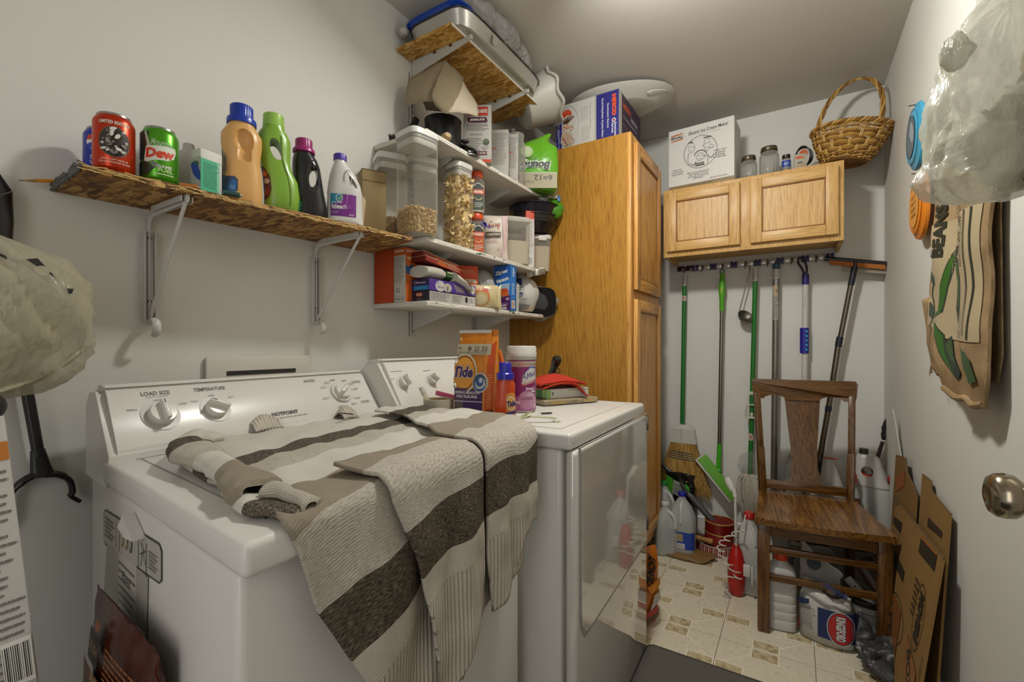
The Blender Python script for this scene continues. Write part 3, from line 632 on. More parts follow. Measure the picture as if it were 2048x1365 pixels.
# ================================================================ things on the long shelf
ALU = M('#a9a7a2', .25, 1)
def can(name, label, x, y, rz, col, deco):
    t = T(name, label, 'can', (x, y, zt(y) + .0005), rz)
    P('can_body', B().lathe([(.001, .003), (.022, .0), (.0255, .001), (.031, .010), (.0331, .014), (.0331, .104), (.031, .109), (.0275, .115)], 36), M(col, .3, .55), t, ang=30)
    P('can_end', B().lathe([(.0275, .1149), (.0272, .1185), (.0262, .1195), (.0252, .1185), (.025, .1165), (.001, .1165)], 36), ALU, t)
    p = Print(cyl(.0331), maxlen=.004); deco(p); p.build(t); return t
def d_blue(p):
    p.ell(-.012, .083, .0165, .0165, '#d8d4cc'); p.poly([(-.028, .087), (-.024, .097), (-.012, .0995), (0, .097), (.004, .089), (-.006, .092), (-.016, .088)], '#c2401c'); p.poly([(-.0275, .078), (-.018, .082), (-.008, .084), (.003, .078), (-.003, .069), (-.013, .0665), (-.024, .071)], '#2a3f9e')
    p.txt('STAR', -.006, .052, .03, .008, '#c9c6d0'); p.txt('WARS', -.006, .041, .03, .008, '#c9c6d0'); p.small(-.02, .018, .01, .03, 2, '#9aa0cf')
    p.rect(.017, .014, .021, .104, '#c9c6d0')
def d_red(p):
    p.txt('LIMITED EDITION', 0, .0975, .048, .0065, '#d5cfc2', bold=.03)
    p.ell(0, .060, .0255, .0305, '#6d4018'); p.ell(0, .060, .0235, .0285, '#24190f')
    r = random.Random(5)
    for i in range(42):
        a = r.uniform(0, 6.28); q = sqrt(r.random()); u, v = .0205 * q * cos(a), .060 + .025 * q * sin(a); s = r.uniform(.0012, .0035)
        p.ell(u, v, s, s * r.uniform(.6, 2), r.choice(['#b9b4aa', '#837d74', '#d2cec6', '#4a4138', '#8a5a2c', '#6d6a66']), r.random() * 3, 8)
    p.txt('OFFICIAL SOFT DRINK OF', 0, .0235, .036, .0032, '#d5cfc2', bold=0); p.txt('BERT & BROTHERS MOTORSPORT' if 0 else 'THE CHAMPIONSHIP SEASON', 0, .018, .042, .0032, '#d5cfc2', bold=0)
def d_green(p):
    p.poly([(-.05, .104), (-.016, .104), (-.022, .085), (-.018, .062), (-.03, .045), (-.05, .05)], '#1e2b1c')
    p.poly([(-.026, .104), (-.022, .104), (-.012, .07), (-.018, .066)], '#aab4a4')
    p.txt('Mountain', .006, .083, .036, .014, '#9fb88f', rot=-4); p.poly([(-.026, .05), (-.022, .074), (.03, .079), (.033, .072), (.028, .056), (.015, .048), (-.005, .046), (-.026, .038)], '#cfd3c4')
    p.txt('Dew', .003, .061, .05, .021, '#c33a14', rot=3, bold=.06, slant=.15)
    p.poly([(-.05, .014), (-.02, .014), (-.006, .03), (-.022, .042), (-.05, .04)], '#26301f'); p.poly([(-.006, .03), (.004, .034), (-.008, .044), (-.015, .04)], '#6a6f66')
    p.txt('GAME', .01, .034, .026, .007, '#c3cbb5', bold=.03); p.txt('FUEL', .012, .026, .026, .007, '#b3d38a', bold=.03); p.small(-.008, .015, .028, .021, 1, '#cfe0b0')
can('soda_can', 'blue soda can with red white and blue round emblem, leftmost on the long shelf', -1.252, .362, 71, '#28379a', d_blue)
can('soda_can', 'orange-red limited edition soda can with a dark round picture on the long shelf', -1.158, .351, 74, '#b8330e', d_red)
can('soda_can', 'lime green and black citrus soda can on the long shelf', -1.152, .426, 66, '#4d9a1c', d_green)
t = T('pencil', 'yellow pencil sticking out past the left end of the long shelf', 'pencil', (-1.30, .352, 1.4865), rot=(radians(16), 0, 0))
P('pencil_body', B().tube([(0, .05, 0), (0, -.085, 0)], .0038, 6), M('#c9821c', .4), t, smooth=False); P('sharpened_wood', B().tube([(0, -.085, 0), (0, -.105, 0)], [.0038, .0013], 6), M('#9a7343'), t); P('lead', B().tube([(0, -.105, 0), (0, -.111, 0)], [.0013, .0003], 6), M('#2b2925'), t)
t = T('plastic_bottle', 'small rounded white bottle half hidden behind the green soap carton', 'bottle', (-1.235, .515, zt(.51)), 67)
L = Loft([(0, .030, .022, 0, 0, 3), (.004, .033, .025, 0, 0, 3), (.09, .033, .025, 0, 0, 2.6), (.118, .024, .02, 0, 0, 2), (.128, .012, .012), (.14, .012, .012), (.142, .011, .011)])
P('bottle_body', B().loft(L), M('#b9b6af', .35), t)
t = T('soap_carton', 'small white and green soap carton with a blue swoosh on the long shelf', 'box', (-1.132, .508, zt(.5)), 98); w_, d_, h_ = .048, .034, .097
carton(t, w_, d_, h_, '#c3c0b8'); p = Print(fr(w_, d_)); p.rect(-.024, .001, .012, .074, '#28a276'); p.rect(.012, .001, .018, .074, '#7dbb9c'); p.rect(-.024, .074, .024, .076, '#8cc0a0'); p.small(-.018, .012, .016, .068, 13, '#2a5a48', .3); p.build(t)
p = Print(lf(w_, d_), maxlen=.01); p.rect(-.017, .001, .017, .078, '#a8a59e'); p.ell(-.002, .062, .014, .008, '#2c5c2a'); p.poly([(-.016, .062), (-.008, .068), (.010, .058), (.017, .04), (.017, .024), (.004, .03), (-.008, .042)], '#1c3f9a'); p.build(t, 'printing')
for nm, lb, x, y, rz, c in (('crayon', 'orange crayon stub lying before the green soap carton', -1.118, .468, 60, '#a9621c'), ('battery', 'dark little battery lying left of the green soap carton', -1.14, .455, 30, '#33251f'), ('glue_stick', 'dark short stick lying right of the green soap carton', -1.095, .545, 75, '#173f3a')):
    t = T(nm, lb, nm.split('_')[0], (x, y, zt(y) + .0062), rz); P(nm + '_body', B().tube([(-.018, 0, 0), (.014, 0, 0)], .006, 10), M(c, .4), t); P('tip', B().tube([(.014, 0, 0), (.02, 0, 0)], [.0045, .0025], 10), M('#8a857b', .4), t)
def ribbed(r, z0, z1, n=30, depth=.0007):
    b = B(); m = n * 4; rings = []
    for z, k in ((z0, 1), (z1 - .003, 1), (z1 - .001, .97), (z1, .9), (z1, .02)):
        rings.append([V(((r + (depth if (j // 2) % 2 and k == 1 else 0)) * k * cos(2 * pi * j / m), (r + (depth if (j // 2) % 2 and k == 1 else 0)) * k * sin(2 * pi * j / m), z)) for j in range(m)])
    return b.rings(rings)
def ell_cut(c, r, rot=0):
    b = ball((0, 0, 0), r, 14); bmesh.ops.transform(b.bm, matrix=Matrix.Translation(c) @ Matrix.Rotation(rot, 4, 'Y'), verts=b.bm.verts); return b
# peach detergent bottle
t = T('detergent_bottle', 'peach detergent bottle with bright blue cap on the long shelf', 'bottle', (-1.158, .598, zt(.6)), 66)
L = Loft([(0, .038, .030, 0, 0, 3), (.004, .042, .034, 0, 0, 3), (.03, .0445, .035, 0, 0, 3), (.075, .043, .034, 0, 0, 2.8), (.10, .040, .032, 0, 0, 2.6), (.125, .041, .033, 0, 0, 2.6), (.152, .044, .034, 0, 0, 2.5), (.172, .0435, .033, 0, 0, 2.4), (.188, .034, .030, 0, 0, 2.2), (.197, .029, .029), (.203, .028, .028)])
o = P('bottle_body', B().loft(L, 56), M('#cf9f60', .35, spec=.4), t); cut(o, ell_cut((.004, -.036, .152), (.021, .020, .030)), B().box((.004, -.032, .128), (.030, .016, .05), .006))
cb = ribbed(.0245, .214, .246); P('cap', cb, M('#15359c', .3), t); P('cap_skirt', B().lathe([(.027, .198), (.032, .199), (.0325, .208), (.031, .213), (.0245, .215), (.001, .215)], 36), M('#15359c', .3), t)
p = Print(wrapmap(L, 0), maxlen=.006, off=.0007)
p.poly([(-.062, .005), (-.03, .008), (-.012, .03), (-.012, .055), (-.02, .062), (-.04, .06), (-.045, .085), (-.052, .125), (-.062, .13)], '#29425f'); p.ell(-.043, .09, .007, .028, '#8f7a5d'); p.ell(-.043, .09, .004, .02, '#59503f'); p.poly([(-.04, .012), (-.018, .018), (-.014, .048), (-.022, .055), (-.036, .04)], '#1f5b94'); p.small(-.03, .03, -.018, .04, 2, '#8fb2cc'); p.build(t)
# lime detergent bottle with loop handle
t = T('detergent_bottle', 'slim lime green detergent bottle with lime cap on the long shelf', 'bottle', (-1.158, .695, zt(.7)), 62)
L = Loft([(0, .036, .028, .004, 0, 3), (.005, .040, .032, .004, 0, 3), (.05, .042, .033, .006, 0, 2.8), (.09, .041, .032, .002, 0, 2.6), (.115, .036, .030, -.006, 0, 2.5), (.14, .037, .029, -.012, 0, 2.4), (.17, .040, .029, -.014, 0, 2.4), (.195, .040, .028, -.014, 0, 2.3), (.212, .033, .027, -.014, 0, 2.2), (.22, .027, .027, -.014), (.228, .026, .026, -.014)])
o = P('bottle_body', B().loft(L, 56), M('#7ba537', .3), t); cut(o, ell_cut((-.009, 0, .163), (.016, .06, .032), -.25))
P('cap', B().lathe([(.024, .222), (.0255, .226), (.0245, .258), (.021, .261), (.001, .262)], 36, c=(-.014, 0, 0)), M('#8fb84c', .35), t)
p = Print(wrapmap(L, 0), maxlen=.006, off=.0007); p.poly([(-.055, .03), (-.036, .034), (-.029, .06), (-.03, .09), (-.036, .115), (-.055, .12)], '#5b1f22'); p.ell(-.043, .098, .008, .008, '#c5611c'); p.ell(-.04, .078, .008, .007, '#b9b09f'); p.ell(-.042, .05, .007, .009, '#8b2b20'); p.build(t)
P('side_strip', B().tube([L.pt(-pi / 2 + .55, z, .0004) for z in (.02, .06, .1, .14, .18, .2)], .0016, 6), M('#5f7a33', .4), t)
# black bottle with magenta cap
t = T('detergent_bottle', 'glossy black detergent bottle with magenta cap on the long shelf', 'bottle', (-1.168, .786, zt(.78)), 60)
L = Loft([(0, .040, .028, .004, 0, 3), (.006, .044, .032, .004, 0, 3), (.05, .044, .033, .003, 0, 2.8), (.08, .041, .032, .0, 0, 2.6), (.12, .038, .031, -.003, 0, 2.5), (.155, .036, .030, -.006, 0, 2.4), (.175, .032, .028, -.009, 0, 2.3), (.188, .026, .026, -.012), (.196, .024, .024, -.012)])
o = P('bottle_body', B().loft(L, 56), M('#1f1e20', .22), t); cut(o, ell_cut((.010, 0, .125), (.012, .06, .038), .12))
P('handle_rim', B().tube([V((.010 + .0155 * cos(a) , -.0305, .125 + .043 * sin(a))) for a in [2 * pi * i / 24 for i in range(25)]], .0022, 6), M('#3b3a3c', .25), t)
c_ = B().lathe([(.025, .192), (.029, .194), (.029, .202), (.026, .206), (.001, .207)], 36, c=(-.012, 0, 0)); P('cap_skirt', c_, M('#8c1d62', .35), t)
cc = P('cap', ribbed(.0215, .206, .232, 24), M('#8c1d62', .35), t); cc.location = (-.012, 0, 0)
p = Print(wrapmap(L, 0), maxlen=.006, off=.0007); p.poly([(-.045, .02), (-.030, .022), (-.026, .045), (-.034, .06), (-.045, .06)], '#1c6a63'); p.small(-.042, .024, -.03, .05, 3, '#6fb0a6'); p.build(t)
# bleach
t = T('bleach_bottle', 'white bleach bottle with purple cap and purple and teal label', 'bottle', (-1.122, .872, zt(.87)), 57)
L = Loft([(0, .046, .030, 0, 0, 3), (.005, .051, .034, 0, 0, 3), (.014, .0515, .0345, 0, 0, 2.8), (.022, .050, .033, 0, 0, 2.8), (.085, .048, .032, 0, 0, 2.8), (.092, .049, .033, 0, 0, 2.7), (.12, .045, .031, -.001, 0, 2.4), (.15, .036, .027, -.005, 0, 2.2), (.172, .024, .022, -.010, 0, 2), (.183, .017, .017, -.013), (.196, .016, .016, -.013)])
o = P('bottle_body', B().loft(L, 56), M('#c0beb9', .28), t); cut(o, ell_cut((.021, 0, .125), (.0065, .06, .022), -.55))
P('handle_hollow', B().tube([V((.006 + .010 * cos(a), -.0315 + .004 * abs(sin(a)), .128 + .03 * sin(a))) for a in [2 * pi * i / 20 for i in range(21)]], .0012, 5), M('#96938e', .3), t)
cc = P('cap', ribbed(.0175, .190, .209, 24), M('#3b2a8c', .35), t); cc.location = (-.013, 0, 0)
p = Print(wrapmap(L, -6), maxlen=.006, off=.0008)
p.rect(-.045, .022, .042, .086, '#6a1377'); p.rect(-.045, .022, -.012, .086, '#5a1070'); p.poly([(-.045, .055), (-.03, .058), (-.012, .07), (-.004, .086), (-.045, .086)], '#136f92')
p.ring(-.018, .074, .0115, .0115, .0018, '#c9c7c2'); p.ell(-.018, .074, .009, .009, '#136f92'); p.line([(-.024, .074), (-.019, .069), (-.008, .083)], .0026, '#9bb52c')
p.txt('low-splash', -.024, .0605, .03, .0055, '#d8d4d4'); p.txt('bleach', -.016, .0495, .048, .0125, '#dedbdb', bold=.02); p.txt('lavender scent', -.024, .0425, .028, .004, '#b99fc2', bold=0); p.small(-.042, .028, -.02, .036, 3, '#a884b4')
p.poly([(.010, .086), (.015, .086), (.008, .056), (.005, .056)], '#a75fb0'); p.ring(.01, .05, .02, .0055, .001, '#9d58a8'); p.ring(.01, .05, .012, .003, .001, '#b070ba'); p.txt('64 FL OZ', .026, .027, .016, .005, '#d8d4d4', bold=.02); p.build(t)
t = T('paper_cup', 'plain tan paper cup standing behind the bleach bottle', 'cup', (-1.222, .985, zt(1.0)), 0)
P('cup_body', B().lathe([(.001, .002), (.026, .002), (.0265, .0), (.037, .128)], 30, cap=False), M('#a8977b', .6), t, solid=.0012); P('rim', B().tube(arc((0, 0, .129), .0375, 0, 360, 30, 'xy'), .0018, 6), M('#b5a58a', .5), t)
t = T('cardboard_box', 'plain tan cardboard box between the bleach and the clear canisters', 'box', (-1.235, 1.07, zt(1.07)), 62); carton(t, .08, .075, .235, '#85704c', .002, .8, mat=M('#8d7851', .8, var=.1, bscale=12)); P('flap', B().box((0, 0, .2365), (.081, .076, .003), .001).box((.0, -.038, .20), (.078, .0015, .004)), M('#75623f', .8), t)
# ================================================================ clear canisters and jars on the third board
CL = clear('#f0eee8', .02, .05, .55); CL2 = clear('#dedad0', .22, .25, .7); LIDW = M('#c9c7c1', .3); SEAL = M('#8b8983', .3)
S4, S3, S2, S1 = 1.2835, 1.5005, 1.8665, 2.2885
def rsq(r, z, e=5): return (z, r, r, 0, 0, e)
def grains(r, z0, z1, n, kind, col, seed=1, e=5):
    """loose dry food filling a canister: a bumpy core covered with separate little pieces"""
    R_ = random.Random(seed); L = Loft([rsq(r * .93, z0, e), rsq(r * .93, z1 - .004, e), rsq(r * .6, z1, e)]); b = B().loft(L, 24)
    for i in range(n):
        th = R_.uniform(0, 2 * pi); z = R_.uniform(z0 + .003, z1); q = L.pt(th, min(z, z1 - .005), r * .02)
        if R_.random() < .25: q = V((q.x * R_.uniform(.1, .9), q.y * R_.uniform(.1, .9), z1 + R_.uniform(-.002, .003)))
        rt_ = (R_.uniform(-1, 1), R_.uniform(-1, 1), R_.uniform(0, 3)); 
        if kind == 'bow':
            k = len(b.bm.verts); s = r * .40; m = Matrix.Translation(q) @ Matrix.Rotation(rt_[2], 4, 'Z') @ Matrix.Rotation(rt_[0] * 1.5, 4, 'X') @ Matrix.Rotation(rt_[1], 4, 'Y')
            vv = [b.bm.verts.new(m @ V(c)) for c in ((-s, 0, s * .7), (-s, 0, -s * .7), (0, .002, -s * .12), (s, 0, -s * .7), (s, 0, s * .7), (0, .002, s * .12))]
            b.bm.faces.new(vv)
        else: b.box(q, (r * .11, r * .11, r * .3) if kind == 'short' else (r * .05, r * .05, r * .14), 0, rt_)
    return b
def canister(name, label, x, y, rz, r, h, fill, n, kind, col, seed=1, e=5, cat='canister', z=None):
    t = T(name, label, cat, (x, y, z or S3), rz)
    if fill: q = P('dry_food', grains(r * .93, .006, fill, n, kind, col, seed, e), M(col, .6, var=.35, bscale=90), t, smooth=False); q['kind'] = 'stuff'
    P('clear_wall', B().loft(Loft([rsq(r * .9, .001, e), rsq(r * .97, .004, e), rsq(r, .012, e), rsq(r, h - .04, e), rsq(r * 1.01, h - .03, e)]), 48, cap=False), CL, t)
    P('base', B().loft(Loft([rsq(r * .9, .0005, e), rsq(r * .93, .003, e)]), 48), CL2, t)
    P('lid', B().loft(Loft([rsq(r * .98, h - .022, e), rsq(r * 1.05, h - .020, e), rsq(r * 1.05, h - .003, e), rsq(r * 1.02, h, e)]), 48), LIDW, t)
    P('seal', B().loft(Loft([rsq(r * 1.0, h - .032, e), rsq(r * 1.0, h - .022, e)]), 48), SEAL, t)
    P('lid_liner', B().loft(Loft([rsq(r * .90, h - .052, e), rsq(r * .96, h - .046, e), rsq(r * .96, h - .032, e)]), 48), M('#b9b6af', .35), t); return t
canister('rice_canister', 'clear canister of brown rice, leftmost on the third board', -1.215, 1.135, 60, .052, .292, .075, 500, 'rice', '#8a6a35', 2)
canister('pasta_canister', 'tallest clear canister, a quarter full of curly pasta', -1.093, 1.142, 80, .056, .346, .088, 420, 'short', '#b0925c', 3)
canister('empty_canister', 'empty clear canister behind the tall canister of curly pasta', -1.205, 1.278, 60, .055, .325, 0, 0, 'x', '#b9b6af', 3)
canister('bow_tie_canister', 'slim clear canister filled with bow-tie pasta', -1.122, 1.40, 84, .043, .335, .285, 520, 'bow', '#cdb27c', 4)
def rice_jar(label, z, word, band, fillc):
    t = T('grain_jar', label, 'jar', (-1.118, 1.513, z), 44, 'stacked square grain jars')
    P('dry_food', B().loft(Loft([rsq(.029, .003, 4), rsq(.030, .11, 4), rsq(.028, .115, 4)]), 32), M(fillc, .7, var=.3, bscale=260), t)
    L = Loft([rsq(.029, 0, 4), rsq(.0325, .006, 4), rsq(.0325, .115, 4), rsq(.029, .13, 3), rsq(.025, .137, 2), rsq(.025, .15, 2)])
    P('clear_wall', B().loft(L, 40, cap=False), CL, t)
    P('lid', B().lathe([(.001, .148), (.0275, .148), (.0285, .152), (.0285, .166), (.026, .17), (.001, .1705)], 32), M('#c8481a', .35), t)
    p = Print(wrapmap(L, 2), maxlen=.006, off=.0008)
    p.ell(.003, .098, .019, .022, '#272a26'); p.ring(.003, .098, .017, .020, .0025, '#b7b4ab', .3, 2.84); p.rect(-.015, .012, .022, .07, '#2d3a2b' if fillc[1] > 'b' else '#b1461a')
    p.poly([(-.02, .072), (.026, .072), (.026, .092), (-.02, .092)], '#b5421a'); p.txt(word, .003, .082, .036, .011, '#ddd8cc', bold=.03); p.ring(.003, .06, .014, .012, .003, '#b9a77c', pi, 2 * pi); p.small(-.012, .018, .02, .04, 3, '#c9c5ba')
    p.build(t); return t
rice_jar('upper of two stacked square jars with orange lids, labelled ARBORIO', S3 + .172, 'ARBORIO', 0, '#c3bcab'); rice_jar('lower of two stacked square jars with orange lids, labelled ORZO', S3, 'ORZO', 0, '#b3a17c')
t = T('spice_jar', 'dark little jar with clear cap standing behind the orange-lidded jars', 'jar', (-1.20, 1.60, S3), 30); P('jar_body', B().lathe([(.001, 0), (.03, 0), (.03, .15), (.024, .165)], 24), M('#3a332b', .3), t); P('cap', B().lathe([(.026, .163), (.027, .2), (.001, .202)], 24), CL2, t); P('dark_label', B().lathe([(.0302, .03), (.0302, .12)], 24, cap=False), M('#22211f', .5), t)
# pillow-shaped bags
def pillow(w, d, h, nu=20, nv=20, crump=.003, seed=1, sag=0., pinch=.02):
    """a filled flat bag standing up: seams top and bottom, swollen belly"""
    b = B(); rings = []
    for j in range(nv + 1):
        v = j / nv; th = d / 2 * (sin(pi * min(1, max(0, v))) ** .45) * (1 - sag * v) + .0008; ww = w / 2 * (1 - pinch * sin(pi * v))
        rings.append([V((ww * cos(a), th * (abs(sin(a)) ** .8) * (1 if sin(a) > 0 else -1), v * h)) for a in [2 * pi * i / (nu * 2) for i in range(nu * 2)]])
    b.rings(rings); b.crumple(crump, 28, seed); return b
def pouchmap(w, d, h, sag=0., k=.004):
    def f(u, v, o):
        vv = min(1, max(0, v / h)); th = d / 2 * (sin(pi * vv) ** .45) * (1 - sag * vv); a = max(-1, min(1, u / (w / 2)))
        return V((u, -(th * (1 - a * a) ** .4) - k - o, v))
    return f
t = T('starch_bag', 'white and pale pink paper bag of corn starch on the third board', 'bag', (-1.118, 1.655, S3), 40)
P('bag_body', pillow(.11, .055, .20, crump=.003, seed=4), M('#c1b5a8', .5, bump=.3, bscale=40), t)
p = Print(pouchmap(.11, .055, .2), maxlen=.008); p.poly([(.028, .195), (.05, .195), (.045, .06), (.025, .01), (.012, .01), (.032, .06)], '#bfa0a0'); p.txt("Bob's" if 0 else 'Our', -.02, .168, .014, .008, '#7a2b1b', slant=.2); p.txt('Red Mill', -.008, .152, .05, .018, '#8c3a1e', slant=.25, rot=6, bold=.02)
p.rect(-.045, .10, .02, .122, '#4b3722'); p.txt('CORNSTARCH', -.012, .111, .058, .010, '#c9c3b6', rot=3, bold=.02); p.ell(.01, .14, .004, .004, '#b8672f'); p.small(-.04, .075, .005, .092, 2, '#b08a7a'); p.ring(.01, .045, .004, .004, .0012, '#3b3730'); p.build(t)
t = T('purple_scoop', 'small purple plastic scoop stuck between the lower jar and starch bag', 'scoop', (-1.13, 1.575, S3 + .13), 30); P('scoop_bowl', B().lathe([(.001, 0), (.010, 0), (.014, .022), (.0125, .022), (.009, .003), (.001, .003)], 20), M('#3d2f8f', .4), t, ); P('handle', B().box((.018, .0, .018), (.03, .008, .003), .001), M('#3d2f8f', .4), t); t.rotation_euler = (radians(50), radians(25), radians(30))
t = T('sugar_container', 'large clear flip-top container half full of sugar', 'container', (-1.12, 1.815, S3), 52)
P('sugar', B().loft(Loft([rsq(.054, .006, 6), rsq(.056, .11, 6), rsq(.03, .118, 4)]), 40), M('#b9ad97', .8, var=.15, bscale=250), t)
P('clear_wall', B().loft(Loft([rsq(.054, 0, 6), rsq(.059, .006, 6), rsq(.060, .19, 6), rsq(.0605, .2, 6)]), 48, cap=False), clear('#d9d4c8', .14, .15, .8), t)
P('lid', B().loft(Loft([rsq(.061, .196, 6), rsq(.063, .199, 6), rsq(.063, .214, 6), rsq(.058, .22, 6), rsq(.05, .222, 6)]), 48), clear('#d5d1c7', .55, .25, .8), t)
p = Print(flat((0, -.0606, 0))); p.txt('SAVINGS', -.02, .15, .06, .014, '#5d564a', slant=.1); p.small(-.05, .12, .02, .138, 3, '#8d8474'); p.build(t)
t = T('cracker_box', 'orange cereal box standing edge-on right of the sugar container', 'box', (-1.118, 1.935, S3), 42); carton(t, .042, .12, .275, '#b8380e'); 
p = Print(fr(.042, .12)); p.rect(-.02, .004, .02, .235, '#bab6ae'); p.small(-.017, .10, .017, .23, 18, '#6d675f'); p.bars(-.012, .012, .012, .06); p.small(-.014, .07, .0, .09, 3, '#55504a'); p.build(t)
p = Print(lf(.042, .12)); p.poly([(0, .002), (.059, .002), (.059, .075), (.03, .10), (0, .10)], '#a59f92'); p.rect(.045, .002, .059, .09, '#c0bdb5'); p.small(.01, .02, .04, .08, 5, '#6b6456'); p.build(t)
# stack of dark round pans
def bowl(name, label, x, y, z, r0, r1, h, col, rough=.3, rot=(0, 0, 0), ribs=0, cat='pan', clearm=None):
    t = T(name, label, cat, (x, y, z), rot=rot); n = 64; prof = [(.001, 0), (r0, 0), (r0 + (r1 - r0) * .55, h * .55), (r1, h), (r1 + .009, h + .002), (r1 + .009, h + .004), (r1 - .001, h + .003), (r0 + (r1 - r0) * .5, h * .55), (r0 - .003, .003), (.001, .003)]
    b = B(); rings = []
    for k, (r, zz) in enumerate(prof): rings.append([V(((r + (ribs * (1 if (j // 2) % 2 else -1) if k in (1, 2) else 0)) * cos(2 * pi * j / n), (r + (ribs * (1 if (j // 2) % 2 else -1) if k in (1, 2) else 0)) * sin(2 * pi * j / n), zz)) for j in range(n)])
    P('pan_body', b.rings(rings, cap=False), clearm or M(col, rough), t); return t
bowl('takeout_bowl', 'lowest of three stacked black plastic bowls beside the pantry', -1.12, 2.01, S3 + .187, .075, .108, .045, '#171717', .25)
bowl('takeout_bowl', 'middle black ribbed bowl in the stack of three beside the pantry', -1.118, 2.005, S3 + .222, .078, .112, .045, '#3a3835', .3, ribs=.0012)
bowl('takeout_bowl', 'topmost wide dark bowl in the stack of three beside the pantry', -1.112, 1.995, S3 + .262, .092, .118, .052, '#15151f', .2)
t = T('rice_tub', 'clear white-lidded tub of rice beside the pantry end of third board', 'container', (-1.098, 2.03, S3 + .0), 40)
P('rice', B().loft(Loft([rsq(.040, .004, 5), rsq(.044, .125, 5), rsq(.02, .13, 4)]), 36), M('#b3a68c', .8, var=.3, bscale=220), t)
P('clear_wall', B().loft(Loft([rsq(.042, 0, 5), rsq(.047, .15, 5), rsq(.0475, .165, 5)]), 44, cap=False), clear('#dcd8cc', .15, .12, .8), t); P('lid', B().loft(Loft([rsq(.0485, .160, 5), rsq(.051, .163, 5), rsq(.051, .178, 5), rsq(.048, .182, 5)]), 44), M('#bab7af', .35), t); P('lid_clip', B().box((.0, -.053, .163), (.04, .004, .024), .001), M('#c3c0b8', .35), t)
t = T('yogurt_cup', 'purple cup with purple lid behind the clear tub of rice', 'cup', (-1.165, 1.985, S3 + .05), 30); L = Loft([(0, .026, .026), (.09, .036, .036), (.094, .037, .037)]); P('cup_body', B().loft(L, 32), M('#b7b3ac', .4), t); P('lid', B().lathe([(.037, .09), (.0395, .09), (.0395, .1), (.036, .102), (.001, .102)], 32), M('#4a35a8', .3), t)
p = Print(wrapmap(L, 10), maxlen=.008); p.ell(.0, .05, .025, .035, '#43246e'); p.txt('ANT', .0, .065, .02, .008, '#cfc9d8', rot=80); p.build(t)
P('stand_ring', B().lathe([(.02, -.05), (.022, -.05), (.022, 0), (.02, 0)], 24), M('#8d8a83', .3, 1), t)
t = T('foil_strip', 'crumpled silvery foil strip hanging from the third board end', 'foil', (-1.05, 1.90, S3 - .03), 40); P('foil_sheet', B().grid(lambda u, v: V(((u - .5) * .09, .0 + .012 * sin(u * 9) * v, .03 - .05 * v * (1 - .5 * u))), 14, 8).crumple(.004, 40, 3), M('#9c978a', .35, .6), t, solid=.001)
# ================================================================ lowest board
t = T('orange_carton', 'plain orange carton at the left end of the lowest board', 'box', (-1.265, 1.2, S4), 90); carton(t, .10, .098, .192, '#a83c08', .001, .6)
t = T('bulb_carton', 'white and orange light bulb carton right of the plain orange carton', 'box', (-1.184, 1.202, S4), 90); w_, d_, h_ = .104, .058, .192; carton(t, w_, d_, h_, '#b5b1a8')
p = Print(lf(w_, d_)); p.rect(-.029, .165, .029, h_, '#b1531a'); p.txt('SYLVANIA', 0, .180, .048, .008, '#d9d3c6', bold=.03); p.small(-.025, .115, .024, .16, 9, '#7a766e'); p.small(-.025, .07, .024, .112, 7, '#8b7d70'); p.bars(-.02, .028, .008, .055, n=10); p.txt('2', .016, .012, .006, .01, '#3b3832'); p.small(-.024, .007, .008, .014, 1, '#6b675e'); p.build(t)
p = Print(fr(w_, d_)); p.rect(-.052, .001, .052, .191, '#b4510f'); p.rect(-.052, .168, .052, .191, '#b1451a'); p.txt('SYLVANIA', -.012, .180, .07, .009, '#d9d3c6', bold=.03); p.txt("40'", -.035, .155, .022, .012, '#cdbf9e'); p.txt('LED', .03, .148, .03, .014, '#cdbf9e'); p.line([(-.01, .165), (.005, .14)], .006, '#3b2a1b'); p.rect(-.052, .10, -.02, .135, '#25507f'); p.ell(-.04, .135, .010, .010, '#bf5d22'); p.ell(-.04, .085, .010, .010, '#bf5d22'); p.build(t)
def flatbox(name, label, x, y, z, rz, w, d, h, col, cat='box', rot=None, g=None): t = T(name, label, cat, (x, y, z), rz, g, rot); carton(t, w, d, h, col); return t
w_, d_, h_ = .27, .088, .040
t = flatbox('pasta_box', 'dark navy pasta box lying at the bottom of the pasta stack', -1.118, 1.314, S4, 90, w_, d_, h_, '#211c2c')
p = Print(lf(w_, d_)); p.ell(0, .026, .016, .008, '#a3441a'); p.txt('Barilla', 0, .026, .024, .008, '#d3cbbd', slant=.2); p.txt('rotini', 0, .010, .022, .006, '#8b7f6c'); p.small(-.042, .004, -.03, .036, 5, '#7d7a80'); p.build(t)
p = Print(fr(w_, d_)); p.rect(-.131, .003, .132, .037, '#aaa69e'); p.small(-.125, .006, -.02, .034, 9, '#3d3944', .4); p.small(-.01, .006, .05, .034, 8, '#3d3944'); p.bars(.09, .006, .125, .034); p.ell(.075, .022, .008, .012, '#28242f'); p.build(t)
t = flatbox('pasta_box', 'purple fettuccine box lying on the navy pasta box', -1.117, 1.312, S4 + .0405, 90, w_ - .004, d_, h_, '#2a1d49')
p = Print(lf(w_, d_)); p.rect(-.026, .0, .044, .016, '#1b74ad'); p.txt('fettuccine', .01, .027, .04, .008, '#c9c5d2', bold=.01); p.ring(-.018, .027, .006, .006, .0015, '#c9c5d2'); p.small(-.042, .003, -.03, .038, 5, '#6d6a80'); p.small(-.015, .006, .03, .01, 1, '#7fb6d2'); p.build(t)
